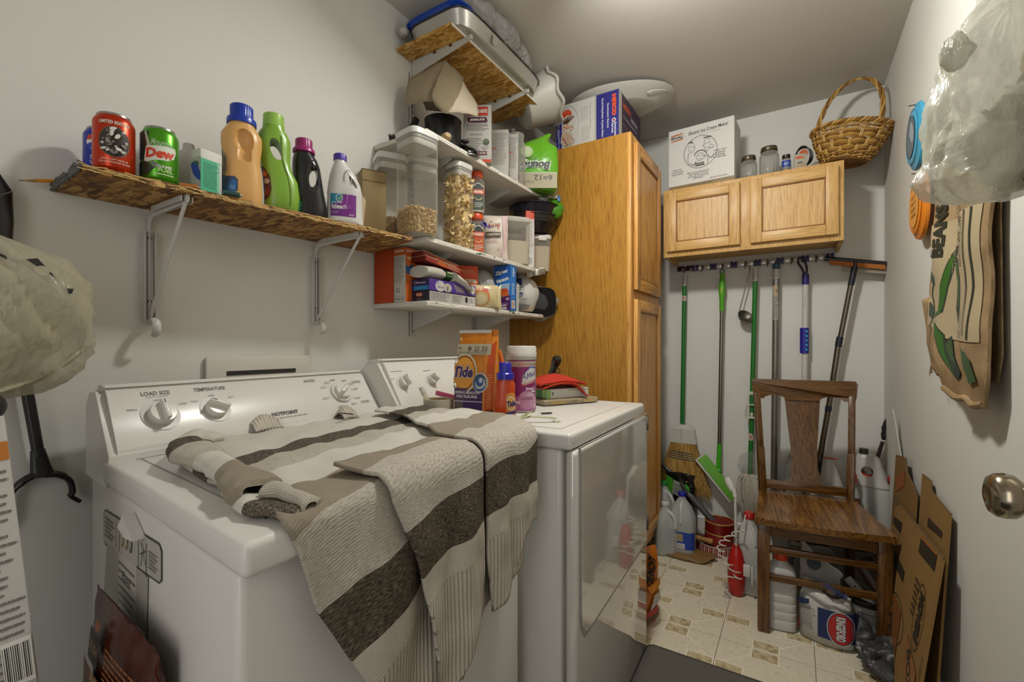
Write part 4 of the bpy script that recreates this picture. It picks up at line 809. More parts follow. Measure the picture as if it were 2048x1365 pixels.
p = Print(fr(w_, d_)); p.rect(-.133, .0, .133, .04, '#462a80'); p.ell(-.075, .018, .026, .019, '#b5b1ae'); p.txt('fettuccine', -.072, .015, .034, .008, '#3e2c70'); p.ring(-.088, .028, .005, .005, .0012, '#35508a'); p.ell(-.035, .016, .023, .016, '#a8a195'); p.rect(-.038, .004, -.032, .02, '#39432f')
for k in range(6): p.line([(.0 + k * .009, .034 - k * .002), (.018 + k * .009, .006)], .0022, '#b3a477')
p.line([(.06, .034), (.075, .02), (.10, .006)], .004, '#8f9a6a'); p.ell(.088, .024, .014, .012, '#5d6a5a'); p.ell(.115, .022, .014, .015, '#b9b5ac'); p.txt('16 oz', .118, .006, .018, .005, '#b5aecb'); p.build(t)
t = T('vacuum_pouch', 'white shrink-wrapped pouch with a green band lying on the purple box', 'pouch', (-1.115, 1.20, S4 + .083), 90)
b = B(); b.rings([[V((x, -.002 + (w2 * cos(a)) * (1 if abs(cos(a)) < .98 else .96), zc + hh * sin(a))) for a in [2 * pi * (i + .5) / 24 for i in range(24)]] for x, w2, hh, zc in ((-.032, .030, .012, .02), (-.03, .046, .021, .022), (.02, .048, .023, .024), (.06, .042, .022, .024), (.075, .036, .018, .022))]); b.crumple(.0012, 60, 2)
P('white_end', b, M('#b7b3a9', .3, bump=.4, bscale=50), t); P('green_band', B().rings([[V((x, -.004 + w2 * cos(a), zc + hh * sin(a))) for a in [2 * pi * i / 24 for i in range(24)]] for x, w2, hh, zc in ((.075, .036, .019, .022), (.09, .035, .021, .022), (.115, .032, .019, .019))]), M('#1f4a17', .35), t)
P('loose_tail', B().rings([[V((x, -.006 + w2 * cos(a), zc + hh * sin(a))) for a in [2 * pi * i / 24 for i in range(24)]] for x, w2, hh, zc in ((.115, .031, .018, .019), (.14, .034, .016, .012), (.17, .036, .010, -.002), (.20, .034, .006, -.016), (.212, .03, .002, -.024))]).crumple(.003, 40, 5), M('#b3afa4', .35, bump=.4, bscale=50), t)
for c in t.children:
    if c.name.startswith('loose_tail'): c.location = (0, -.022, 0)
p = Print(lambda u, v, o: V((u, -.0405 - o + abs(v - .024) * .3, v)), off=.001); p.txt('PESO', .095, .03, .028, .008, '#b9c2a0', bold=.02); p.small(.08, .014, .11, .021, 1, '#8fa37a'); p.build(t)
for k, (lb, z, sh, cc) in enumerate((('lower dark red flat packet on top of the pasta stack', .130, 0, '#5f1710'), ('upper dark red flat packet on top of the pasta stack', .1485, -.012, '#5f1710'))):
    t = T('red_packet', lb, 'packet', (-1.125 + sh, 1.27, S4 + z), rot=(0, radians(8), radians(88))); w_, d_, h_ = .19, .085, .017; P('packet_body', B().box((0, 0, h_ / 2), (w_, d_, h_), .002), M(cc, .45), t); P('tan_rim', B().box((0, 0, h_ + .0005), (w_ - .002, d_ - .001, .0025), .001), M('#b0a280', .5), t)
    p = Print(fr(w_, d_)); p.rect(-.094, .001, .094, .015, '#83231a'); p.ell(-.01, .008, .03, .006, '#a8521d'); p.small(.02, .003, .08, .013, 2, '#b59a80'); p.build(t)
t = T('banza_carton' if 0 else 'chickpea_pasta_box', 'orange pasta box lettered nza behind the pasta stack', 'box', (-1.165, 1.487, S4), 52); w_, d_, h_ = .115, .04, .175; carton(t, w_, d_, h_, '#b83a0f')
p = Print(fr(w_, d_)); p.txt('banza', .0, .115, .105, .022, '#c3b896', bold=.05); p.txt('20g 11g 5x', .012, .153, .055, .011, '#b58f58', bold=.01); p.rect(.0, .144, .05, .1455, '#b58f58'); p.ell(-.01, .05, .03, .035, '#a89a77'); p.build(t)
p = Print(rt(w_, d_)); p.rect(-.02, .001, .02, .174, '#aea799'); p.small(-.015, .02, .015, .165, 18, '#5d574b'); p.build(t)
def lump(r, seed, amp=.012, sc=14, n=16, flatb=True):
    b = ball((0, 0, 0), r, n)
    for v in b.bm.verts:
        d = noise.noise_vector(v.co * sc + V((seed, 0, seed))); v.co += v.co.normalized() * (noise.ridged_multi_fractal(v.co * sc, 1, 2, 3, 1, 2) - 1) * amp * .5 + d * amp * .6
        if flatb and v.co.z < -r[2] * .8: v.co.z = -r[2] * .8
    return b
t = T('grocery_bag', 'tied white translucent grocery bag between the orange pasta box and blue bag box', 'bag', (-1.155, 1.60, S4 + .083), 40); P('bag_body', lump((.062, .05, .09), 3), film('#bfbcb6', .8, .25), t); 
for k in range(5): P('fold', B().tube(smooth_path([(-.04 + k * .008, -.03, .07), (-.01 + k * .008, -.052, .03 - k * .01), (.03, -.045, -.02 - k * .008)]), .0015, 5), M('#c9c7c2', .25), t)
t = T('rice_pouch', 'cream pouch with orange ring picture and pointed end on lowest board', 'pouch', (-1.085, 1.525, S4 + .001), 48); P('pouch_body', pillow(.115, .05, .095, crump=.003, seed=8), M('#b5a57c', .35, bump=.3, bscale=40), t)
p = Print(pouchmap(.115, .05, .095), maxlen=.008); p.ell(-.018, .045, .034, .04, '#b8662a'); p.ell(-.02, .036, .030, .028, '#a59468'); p.ell(-.02, .032, .024, .02, '#b7aa85'); p.txt('FRITZ' if 0 else 'RITZ', -.03, .078, .034, .014, '#c3b79a', bold=.05); p.ell(.0, .072, .012, .007, '#a3341a'); p.build(t)
P('pointed_end', B().rings([[V((x, w2 * cos(a) * .5, .045 + hh * sin(a))) for a in [2 * pi * i / 16 for i in range(16)]] for x, w2, hh in ((.05, .03, .035), (.065, .012, .05), (.07, .003, .058))]).crumple(.002, 30, 2), M('#bfb184', .35), t)
t = T('freezer_bag_box', 'blue freezer bag box standing at the front of the lowest board', 'box', (-1.09, 1.690, S4), 8); w_, d_, h_ = .078, .062, .196; P('carton', B().box((0, 0, h_ / 2), (w_, d_, h_), .0015), M('#1765ae', .4), t)
p = Print(fr(w_, d_)); p.rect(-.039, .16, .039, .195, '#134f96'); p.poly([(-.039, .11), (.039, .14), (.039, .172), (-.039, .142)], '#12519c'); p.txt('Ziploc', -.004, .165, .06, .021, '#d4d2cd', rot=12, bold=.04, slant=.2); p.txt('Vacuum', .0, .134, .064, .017, '#d4d2cd', rot=14, bold=.04, slant=.25)
p.poly([(-.035, .095), (.0, .115), (.036, .118), (.03, .06), (-.02, .08)], '#8fa9bd'); p.ell(.008, .082, .022, .014, '#b5481a', .2); p.ell(.014, .068, .018, .012, '#c25820'); p.ell(0, .088, .010, .006, '#a53c14'); p.poly([(-.02, .002), (.039, .002), (.039, .064), (.015, .062), (-.02, .044)], '#431252'); p.txt('12', .026, .05, .014, .010, '#d4d2cd', bold=.04); p.txt('QUART', .008, .022, .03, .009, '#d4d2cd', bold=.03); p.txt('FREEZER', .006, .010, .034, .009, '#d4d2cd', bold=.03); p.small(-.012, .03, .03, .034, 1, '#b59fc0'); p.build(t)
p = Print(rt(w_, d_)); p.rect(-.031, .001, .031, .195, '#1a72bd'); p.rect(.02, .001, .031, .195, '#1a4b96'); p.small(-.018, .07, .014, .12, 9, '#a8c6da', .5); p.rect(-.006, .15, .004, .186, '#c3cdd2'); p.txt('SW', .014, .17, .008, .016, '#c9c3cf', rot=90); p.rect(-.022, .01, .016, .045, '#c9b2a6'); p.bars(-.018, .013, .012, .042, n=9, bg='#c9c3ba', col='#8a5a4a'); p.build(t)
t = T('paper_sack', 'white paper sack standing behind the blue freezer bag box', 'bag', (-1.15, 1.80, S4), 42); b = B().prism([(-.04, 0), (.05, 0), (.055, .13), (.02, .165), (-.035, .17)], -.02, .02, 'xz'); P('sack_body', b, M('#aba79e', .7), t, smooth=False)
t = T('salt_bag', 'big white plastic bag with blue panel lettered ITY and everyday', 'bag', (-1.135, 1.925, S4 + .092), 44)
P('bag_body', lump((.078, .052, .098), 9, .010, 12, 20), M('#b4b1ab', .35, bump=.5, bscale=30), t)
def ellmap(r):
    def f(u, v, o):
        k = max(0, 1 - (u / r[0]) ** 2 - (v / r[2]) ** 2); return V((u, -r[1] * sqrt(k) - .0065 - o, v))
    return f
p = Print(ellmap((.078, .052, .098)), maxlen=.006); p.rect(-.055, .045, -.018, .08, '#173872'); p.rect(-.055, .012, -.016, .044, '#b4b1ab'); p.txt('QUALITY', -.034, .027, .05, .022, '#24395f', bold=.02); p.rect(-.06, -.002, -.014, .006, '#24407a'); p.txt('everyday.', -.028, -.022, .07, .016, '#6b6a68'); p.poly([(-.065, -.045), (-.03, -.042), (.02, -.05), (.01, -.075), (-.04, -.08), (-.055, -.07)], '#6f6c67'); p.small(-.055, -.072, .0, -.048, 4, '#3d3b38'); p.poly([(-.01, -.078), (.03, -.062), (.044, -.05), (.04, -.06), (.02, -.076)], '#b88a5a'); p.build(t)
P('twisted_neck', lump((.02, .02, .03), 5, .008, 30, 10, False), film('#bfbcb6', .7), t).location = (-.02, 0, .105)
t = T('wrapped_tray', 'black tray loosely wrapped in clear film beside the pantry', 'tray', (-1.09, 1.985, S4 - .03), rot=(radians(78), 0, radians(35)))
P('tray_body', B().loft(Loft([(0, .07, .055, 0, 0, 4), (.002, .078, .062, 0, 0, 4), (.028, .088, .072, 0, 0, 4), (.03, .092, .076, 0, 0, 4)]), 40), M('#0b0a09', .7, spec=.1), t); P('film_wrap', lump((.105, .088, .035), 11, .014, 16, 18, False), clear('#ffffff', .0, .1, .35), t)
P('film_edge', B().tube([V((.098 * cos(a) * (1 + .08 * sin(a * 7)), .082 * sin(a) * (1 + .08 * cos(a * 5)), -.004 + .01 * sin(a * 9))) for a in [2 * pi * i / 60 for i in range(61)]], .009, 7), film('#b5ad97', .5), t)
for c in t.children: c.location = (0, .09, .0)
# ================================================================ second board
t = T('black_brush', 'stiff black-bristled brush at the left end of the second board', 'brush', (-1.235, 1.225, S2), 30); P('brush_block', B().box((0, 0, .008), (.10, .045, .014), .003), M('#3b332a', .5), t)
b = B(); r_ = random.Random(4)
for i in range(300): x, y = r_.uniform(-.055, .05), r_.uniform(-.02, .02); b.box((x, y, .030), (.0012, .0012, .032), 0, (r_.uniform(-.4, .4), r_.uniform(-.4, .2), 0))
q = P('bristles', b, M('#2a2622', .6), t, smooth=False); q['kind'] = 'stuff'
t = T('knife_handle', 'short thick tan wooden handle over the edge of the second board', 'handle', (-1.10, 1.285, S2 + .016), rot=(0, radians(-14), radians(-22))); P('wood_grip', B().loft(Loft([(-.05, .011, .015), (-.045, .014, .018), (.03, .0135, .0185), (.04, .009, .012)]), 20), M('#a5875c', .5, var=.15), t).rotation_euler = (0, pi / 2, 0)
P('hang_hole', B().lathe([(.0005, .0), (.004, .0), (.004, .002)], 12, c=(.026, -.0150, 0), ax='y'), M('#4a3822'), t)
t = T('skillet', 'black skillet and upright handle under the tan towel', 'pan', (-1.20, 1.40, S2 + .002), 40); P('pan_body', B().lathe([(.001, 0), (.075, 0), (.092, .05), (.095, .05), (.078, -.0), (.06, .005)], 40), M('#1b1a19', .35), t); P('handle', B().tube(smooth_path([(-.085, -.02, .045), (-.11, -.04, .07), (-.118, -.045, .10), (-.10, -.04, .145)]), [.009] * 13, 10, sy=1.4), M('#1a1918', .4), t)
t = T('saucepan', 'dark grey saucepan standing in the black skillet', 'pan', (-1.20, 1.40, S2 + .008), 30); P('pot_body', B().lathe([(.001, 0), (.066, 0), (.072, .01), (.072, .15), (.074, .152), (.070, .152), (.068, .012), (.001, .006)], 40), M('#2c2b2a', .3, .5), t)
t = T('pan_lid', 'round glossy metal lid leaning at the front of the second board', 'lid', (-1.095, 1.408, S2 + .0375), rot=(radians(12), 0, radians(40))); P('lid_dome', B().lathe([(.056, -.035), (.057, -.03), (.050, -.012), (.03, 0), (.001, .004)], 40), M('#3a3937', .12, 1), t); P('rim', B().tube(arc((0, 0, -.033), .057, 0, 360, 36, 'xy'), .003, 8), M('#9a9893', .15, 1), t); P('lid_knob', B().lathe([(.006, .002), (.006, .014), (.016, .018), (.016, .026), (.001, .028)], 24), M('#191817', .3), t)
# tan waffle towel tent
t = T('waffle_towel', 'tan waffle-weave towel draped as a tent over the dark saucepan', 'towel', (-1.165, 1.375, S2 + .075), 40); t.scale = (1.12, 1.12, 1.12)
def wmat(name, h, sc, st=.8):
    m, nt, b = newmat(name); L = nt.links.new; tc = N(nt, 'ShaderNodeTexCoord'); mp = N(nt, 'ShaderNodeMapping'); mp.inputs['Scale'].default_value = (sc, sc, sc); L(tc.outputs['UV'], mp.inputs[0])
    sx = N(nt, 'ShaderNodeSeparateXYZ'); L(mp.outputs[0], sx.inputs[0]); hs = []
    for i in (0, 1):
        s1 = N(nt, 'ShaderNodeMath', operation='SINE'); L(sx.outputs[i], s1.inputs[0]); hs.append(s1.outputs[0])
    mu = N(nt, 'ShaderNodeMath', operation='MAXIMUM'); L(hs[0], mu.inputs[0]); L(hs[1], mu.inputs[1])
    c = ramp(nt, [(0, '#8f7f63'), (.6, h), (1, h)], mu.outputs[0]); L(c, b.inputs['Base Color']); bp = N(nt, 'ShaderNodeBump'); bp.inputs['Strength'].default_value = st; bp.inputs['Distance'].default_value = .003; L(mu.outputs[0], bp.inputs['Height']); L(bp.outputs[0], b.inputs['Normal']); b.inputs['Roughness'].default_value = .85; return m
WAF = wmat('waffle_weave', '#b9a888', 190)
def tent(pts, nu=14, nv=10, cr=.003, seed=1):
    """curved cloth sheet through a 3x3 control net"""
    def f(u, v):
        def q(a, b_, c, t_): return a * (1 - t_) ** 2 + b_ * 2 * t_ * (1 - t_) + c * t_ ** 2
        r = [q(*[V(x) for x in row], u) for row in pts]; p_ = q(*r, v); return p_ + noise.noise_vector(p_ * 30 + V((seed, 0, 0))) * cr
    return B().grid(f, nu, nv)
P('left_drop', tent([[(-.125, -.02, .185), (-.06, -.05, .21), (.0, -.065, .235)], [(-.135, -.03, .13), (-.07, -.08, .14), (-.02, -.085, .15)], [(-.13, -.035, .085), (-.08, -.085, .085), (-.045, -.09, .08)]]), WAF, t, solid=.003)
P('front_corner', tent([[(.0, -.065, .235), (.02, -.06, .22), (.06, -.03, .20)], [(-.03, -.095, .15), (.02, -.11, .13), (.05, -.09, .10)], [(-.048, -.10, .085), (-.03, -.11, .045), (.005, -.12, .03)]]), WAF, t, solid=.003)
P('right_drop', tent([[(.0, -.06, .235), (.04, -.04, .215), (.11, .0, .13)], [(.025, -.08, .15), (.06, -.07, .13), (.11, -.03, .10)], [(.0, -.115, .035), (.06, -.10, .05), (.11, -.05, .06)]]), M('#bdb09a', .85, bump=.2, bscale=300), t, solid=.003)
P('back_drop', tent([[(-.125, -.02, .185), (-.06, -.04, .22), (.0, -.065, .235)], [(-.09, .03, .17), (-.02, .03, .20), (.05, .0, .2)], [(-.07, .07, .13), (.0, .09, .14), (.11, .02, .12)]]), WAF, t, solid=.003)
# jambalaya box
t = T('rice_mix_box', 'white rice mix box with red banner at the front of the second board', 'box', (-1.098, 1.497, S2), 32); w_, d_, h_ = .112, .048, .232; carton(t, w_, d_, h_, '#aaa69f')
p = Print(fr(w_, d_)); p.poly([(-.035, .188), (.042, .188), (.042, .224), (-.035, .224), (-.04, .2)], '#b5351a'); p.txt("ZATARAIN'S", .004, .206, .07, .016, '#ddd8cd', bold=.04, rot=2); p.poly([(-.036, .16), (.036, .16), (.041, .166), (.036, .182), (-.036, .182), (-.041, .176)], '#4a1a33'); p.txt('JAMBALAYA', 0, .171, .06, .012, '#ddd8cd', bold=.04, rot=2)
p.small(-.045, .128, .045, .156, 5, '#6f6b64'); p.txt('SERVE THE DIRECTION', -.004, .112, .05, .006, '#6b675f', bold=0); p.small(-.045, .045, .018, .10, 8, '#7a766e'); p.ell(.035, .082, .013, .013, '#464e3a'); p.ell(.035, .086, .010, .006, '#5f6b4f'); p.poly([(.018, .06), (.035, .07), (.048, .062), (.03, .05)], '#9a948a'); p.poly([(-.02, .030), (.04, .030), (.036, .038), (.04, .045), (-.02, .045)], '#5a1f35'); p.txt('LOW 15 Mc', .008, .0375, .05, .007, '#ddd8cd', bold=.03); p.rect(.02, .0, .055, .012, '#b5401f'); p.build(t)
p = Print(rt(w_, d_)); p.rect(-.023, .2, .023, .225, '#b5602a'); p.rect(-.014, .163, .014, .185, '#4a1a33'); p.small(-.018, .07, .016, .155, 16, '#6f6b64'); p.small(-.016, .01, .014, .05, 5, '#6f6b64'); p.build(t)
t = T('oat_canister', 'round white food canister behind the two narrow white boxes', 'canister', (-1.165, 1.755, S2), 40); L = Loft([(0, .052, .052), (.225, .052, .052)]); P('canister_body', B().loft(L, 40), M('#a29d92', .5), t); P('lid', B().lathe([(.054, .216), (.055, .216), (.055, .236), (.052, .239), (.001, .239)], 40), M('#c1beb8', .4), t)
for nm, lb, x, y, w_, rz in (('narrow_box', 'left one of two narrow white food boxes on the second board', -1.115, 1.685, .08, 27), ('narrow_box', 'right one of two narrow white food boxes on the second board', -1.085, 1.752, .045, 24)):
    t = T(nm, lb, 'box', (x, y, S2), rz); d_, h_ = .036, .215; carton(t, w_, d_, h_, '#b0aca4'); p = Print(fr(w_, d_)); p.small(-w_ * .42, .06, w_ * .42, .20, 24, '#5f5b54', .25); p.rect(-w_ * .4, .13, -w_ * .2, .136, '#b5481f'); p.ring(-w_ * .2, .115, .012, .014, .0008, '#b5602a'); p.txt('Best by Rice', 0, .012, w_ * .7, .006, '#a85a2a'); p.build(t)
    p = Print(rt(w_, d_)); p.rect(-.016, .18, .016, .205, '#7aa3b5'); p.rect(-.014, .012, .014, .04, '#4d4a44'); p.small(-.013, .05, .013, .17, 20, '#77736b', .3); p.build(t)
    p = Print(flat((0, 0, -.0003), (1, 0, 0), (0, -1, 0))); p.rect(-w_ * .4, -.012, w_ * .4, .012, '#1f1d1a'); p.build(t)
t = T('plastic_jar', 'tall clear plastic jar behind the green paper towel pack', 'jar', (-1.10, 1.80, S2), 0); P('clear_wall', B().lathe([(.001, 0), (.036, 0), (.042, .01), (.042, .19), (.034, .21), (.034, .225)], 36), clear('#cfcac0', .25, .12, 1), t); P('lid', B().lathe([(.035, .222), (.036, .24), (.001, .241)], 32), CL2, t)
t = T('glass_funnel', 'grey glass funnel-shaped flask under the white basin', 'flask', (-1.17, 1.88, S2 + .0), 0); P('flask_body', B().lathe([(.001, .0), (.06, .0), (.062, .05), (.05, .18), (.016, .26), (.014, .31), (.016, .315)], 36), clear('#8f8d88', .35, .1, 1), t)
t = T('chip_bag', 'large crinkled clear bag with green stripe beside the pantry', 'bag', (-1.045, 2.015, S2 + .10), 42); P('bag_body', lump((.05, .035, .12), 21, .014, 18, 18, False), film('#b9bbb0', .45, .15, 1.), t); P('green_stripe', B().tube(smooth_path([(.0, -.036, .10), (.02, -.038, .06), (.035, -.03, .0), (.03, -.03, -.05)]), .003, 6), M('#4f8f1c', .3), t)
p = Print(ellmap((.05, .035, .12)), maxlen=.006, off=.006); p.line([(-.02, .06), (.0, .04), (-.015, .02), (.01, .0), (-.01, -.02)], .006, '#3d3c38'); p.line([(-.028, .03), (-.01, .012), (-.02, -.01)], .004, '#3d3c38'); p.build(t)
t = T('paper_towel_pack', 'green plastic pack of paper towels lying upside down over second board', 'paper towels', (-1.065, 1.925, S2 + .003), 32); t.scale = (1.22, 1.1, 1.2); PW, PD, PH = .17, .11, .185
b = B().loft(Loft([(0, .07, .045, 0, 0, 4), (.012, .083, .053, 0, 0, 4), (.09, .087, .057, 0, 0, 4), (.17, .083, .053, 0, 0, 4), (.19, .055, .04, 0, 0, 3), (.21, .03, .02, .02, 0, 2), (.235, .012, .006, .05, 0, 2)]), 48).crumple(.004, 30, 6); P('pack_body', b, M('#5fa31c', .28, bump=.5, bscale=35), t)
p = Print(flat((0, -.0595, 0)), maxlen=.02, off=.001)
p.rect(-.08, .0, .078, .058, '#93886a'); p.txt('6=12', .025, .04, .07, .022, '#201d16', rot=180, bold=.02); p.txt('DOUBLE ROLLS', -.04, .024, .06, .010, '#3b3629', rot=180, bold=.01); p.rect(-.08, .058, .078, .061, '#b5b09b')
p.txt('Bounty', -.01, .092, .125, .046, '#cfd3c4', rot=180, bold=.14, slant=.25); p.txt('Bounty', -.01, .092, .12, .041, '#1f2419', rot=180, bold=.05, slant=.25); p.small(-.06, .112, .0, .122, 2, '#3d4a2c'); p.ell(-.038, .142, .024, .022, '#9fb57a'); p.ell(-.038, .145, .016, .014, '#b3bf94'); p.line([(-.08, .062), (-.05, .085), (-.02, .09)], .003, '#9fc3c9'); p.build(t)
t = T('paper_towel_pack', 'lower green paper towel pack hanging beside the pantry above the dark bowls', 'paper towels', (-1.02, 2.025, S2 - .055), rot=(radians(-12), 0, radians(40))); P('pack_body', lump((.05, .035, .055), 31, .008, 24, 16, False), M('#3f7a14', .3, bump=.6, bscale=40), t); P('blue_patch', B().box((.02, -.036, .035), (.014, .004, .03), .001), M('#1c4f8f', .4), t); P('tan_strip', B().box((-.01, -.034, .045), (.05, .004, .02), .001), M('#93886a', .5), t)
t = T('black_skimmer', 'black plastic utensil head poking under the second board end', 'utensil', (-1.045, 1.93, 1.835), 40)
for k in range(5): P('tine', B().tube(smooth_path([(-.02 + k * .009, -.002, .012), (-.012 + k * .010, -.012, .006), (.0 + k * .01, -.014, -.012)]), .002, 6), M('#191817', .35), t)
# ================================================================ top board
t = T('roasting_pan', 'shallow clear and silver roasting pan with dark rim on the top board', 'pan', (-1.135, 1.565, S1), 90)
P('pan_body', B().loft(Loft([(0, .27, .12, 0, 0, 7), (.003, .285, .13, 0, 0, 7), (.05, .30, .145, 0, 0, 7), (.052, .298, .143, 0, 0, 7)]), 64), M('#b8b5ae', .3, .5, bump=.4, bscale=30), t)
P('dark_rim', B().tube([Loft([(0, .303, .148, 0, 0, 7)]).pt(2 * pi * i / 64, 0) + V((0, 0, .052)) for i in range(65)], .003, 6), M('#1e1d1b', .3), t)
p = Print(flat((0, -.1385, 0), (1, 0, 0), (0, -.2, .98)), off=.004); p.rect(-.12, .012, -.095, .042, '#bdb9b1'); p.rect(-.117, .015, -.098, .039, '#a3a09a'); p.build(t)
t = T('blue_tray', 'bright blue plastic tray lying on the roasting pan', 'tray', (-1.145, 1.42, S1 + .056), 90); P('tray_body', B().loft(Loft([(0, .15, .125, 0, 0, 7), (.012, .158, .135, 0, 0, 7), (.014, .164, .141, 0, 0, 7), (.02, .164, .141, 0, 0, 7)]), 48), M('#0e3fa5', .3), t)
t = T('napkin_pack', 'crumpled white paper under the left edge of the blue tray', 'paper', (-1.285, 1.27, S1 + .054), 20); P('paper_body', lump((.02, .022, .018), 2, .008, 40, 10), M('#b5b2ab', .6), t)
t = T('lidded_box', 'pale blue translucent box on the blue tray', 'container', (-1.255, 1.385, S1 + .077), 90); P('box_body', B().box((0, 0, .03), (.12, .07, .06), .012, seg=3), clear('#9fb0c6', .6, .3, .8), t)
t = T('three_pack_carton', 'brown carton lettered 3 PACK at the top edge of the frame', 'box', (-1.17, 1.37, S1 + .077), 38); w_, d_, h_ = .11, .06, .062; carton(t, w_, d_, h_, '#6f5a38'); p = Print(fr(w_, d_)); p.rect(-.022, .001, .012, .061, '#1e1d45'); p.txt('3', -.035, .016, .01, .012, '#cfcabd', rot=90, bold=.03); p.txt('PACK', -.035, .040, .032, .012, '#cfcabd', rot=90, bold=.03); p.build(t)
t = T('plastic_wrap_bundle', 'big bundle of crinkled clear plastic bags along the top board', 'plastic bag', (-1.035, 1.58, S1 + .098), 92)
b = B(); rings = []
for i in range(33):
    u = i / 32; x = -.26 + u * .54; r = .056 * sin(pi * min(1, u * 1.02 + .02)) ** .35 * (1 + .12 * sin(u * 19)); rings.append([V((x, -.005 - .02 * sin(u * 4) + r * 1.0 * cos(a), -.02 * u * u + r * .82 * sin(a))) for a in [2 * pi * j / 30 for j in range(30)]])
b.rings(rings).crumple(.012, 22, 5); P('plastic_film', b, film('#cbcac8', .7, .2, 1., 22), t); P('inner_bag', lump((.2, .04, .04), 14, .01, 16, 16, False), M('#a9a8aa', .4, bump=.6, bscale=30), t); P('purple_stripe', B().tube(smooth_path([(-.18, -.052, .0), (-.1, -.056, .006), (.0, -.054, -.008), (.06, -.054, -.004)]), .003, 5), M('#8f8bb5', .4), t)
t = T('white_basin', 'white scalloped plastic basin hanging off the far end of the top board', 'basin', (-1.105, 1.985, 2.335), rot=(radians(-62), radians(0), radians(-52))); t.scale = (1.12, 1.12, 1.3)
b = B(); rings = []
for k, (z, r) in enumerate(((-.06, .001), (-.06, .07), (-.052, .084), (.05, .108), (.062, .112), (.066, .122), (.060, .126), (.055, .122), (.058, .112), (.045, .104), (-.05, .080), (-.055, .06), (-.055, .001))):
    rings.append([V((r * cos(a) * (1.25 + (.03 * cos(8 * a) if r > .11 else 0)), r * sin(a) * (.95 + (.03 * cos(8 * a) if r > .11 else 0)), z + (.006 * cos(8 * a) if r > .11 else 0))) for a in [2 * pi * j / 64 for j in range(64)]])
P('basin_body', b.rings(rings, cap=False), M('#c0bcb3', .4), t)
# ================================================================ on top of the pantry
PZ = 2.1305
t = T('dehydrator_box', 'large white and blue food dehydrator box on top of the pantry', 'box', (-.888, 2.30, PZ), 0); w_, d_, h_ = .335, .35, .236; carton(t, w_, d_, h_, '#b9b6b0', .002)
p = Print(fr(w_, d_)); p.rect(-.167, .001, -.135, .235, '#1d1d66'); p.txt("The World's Fastest Most Rapid", -.151, .10, .17, .009, '#c9c6cf', rot=90, bold=0); p.rect(.042, .001, .055, .235, '#a5a596'); p.rect(.052, .001, .1672, .235, '#222070')
p.txt('NESCO', .143, .165, .105, .022, '#c94a24', rot=-90, bold=.09); p.ell(.142, .092, .010, .010, '#cfccd4'); p.ell(.142, .092, .006, .007, '#8a2b25'); p.txt('American', .15, .048, .066, .011, '#d3d0d8', rot=-90, bold=.02); p.txt('Harvest', .136, .055, .05, .011, '#d3d0d8', rot=-90, bold=.02)
p.txt('Snackmaster Express', .112, .12, .12, .011, '#d3d0d8', rot=-90, bold=.02); p.txt('Food Dehydrator & Jerky Maker', .084, .115, .19, .012, '#d3d0d8', rot=-90, bold=.02); p.txt('For all seasons, big & more', .022, .145, .13, .006, '#6d6a5a', rot=-90, bold=0)
for k in range(5): p.rect(-.028 + k * .009, .13, -.026 + k * .009, .2, '#9b988f'); p.rect(-.022 + k * .009, .03, -.020 + k * .009, .10, '#9b988f')
p.ring(-.10, .12, .06, .105, .002, '#a8a49b'); p.ell(-.108, .175, .030, .032, '#b34020'); p.ell(-.098, .145, .034, .030, '#b5b0a6')
for k in range(6): p.line([(-.125 + k * .004, .135), (-.125 + k * .012, .172 - abs(k - 3) * .004)], .006, '#3d2413')
for k, (a, c2) in enumerate(((-.12, .115), (-.108, .122), (-.1, .118), (-.078, .105))): p.ring(a, c2, .010, .010, .0025, '#c06a2c')
p.ell(-.105, .06, .034, .038, '#a69c8d')
for k in range(5): p.ring(-.12 + k * .010, .082 - k * .011, .016, .014, .002, '#a5622f'); p.ell(-.128 + k * .006, .062 - k * .009, .006, .004, '#8b3a24')
p.build(t)
p = Print(rt(w_, d_)); p.rect(-.174, .001, -.135, .235, '#aaa7a2'); p.rect(-.135, .001, .174, .235, '#37283c'); p.txt('NESCO', -.055, .185, .12, .03, '#b5482a', bold=.09, slant=.1); p.txt('American Harvest', .06, .165, .11, .028, '#b3adb3', bold=.02); p.txt('Food Dehydrator', .0, .128, .22, .014, '#b3adb3', bold=.02); p.line([(-.12, .09), (-.02, .08), (.08, .06), (.17, .055)], .003, '#8b848b'); p.small(-.1, .02, .15, .055, 3, '#9a939a', .5); p.build(t)
t = T('oval_tub', 'wide shallow white oval laundry tub with cutout handle on the dehydrator box', 'tub', (-.78, 2.34, PZ + .239), rot=(radians(1), radians(-3), radians(25)))
secs = [(0, .16, .11, 0, 0, 2.2), (.004, .175, .122, 0, 0, 2.2), (.03, .225, .16, 0, 0, 2.2), (.042, .262, .19, 0, 0, 2.2), (.047, .268, .195, 0, 0, 2.2), (.05, .264, .192, 0, 0, 2.2), (.045, .255, .185, 0, 0, 2.2)]
o = P('tub_body', B().loft(Loft(secs), 72), M('#bcb9b2', .4), t)
P('handle_rim', B().tube([V((.165 + .055 * cos(a), -.105 + .024 * sin(a) + .03 * cos(a), .020 + .012 * cos(a))) for a in [2 * pi * i / 30 for i in range(31)]], .003, 6), M('#c9c6bf', .4), t)
t = T('wire_rack', 'small black wire rack lying on the white oval tub', 'rack', (-.70, 2.44, PZ + .290), rot=(0, 0, radians(30))); b = B()
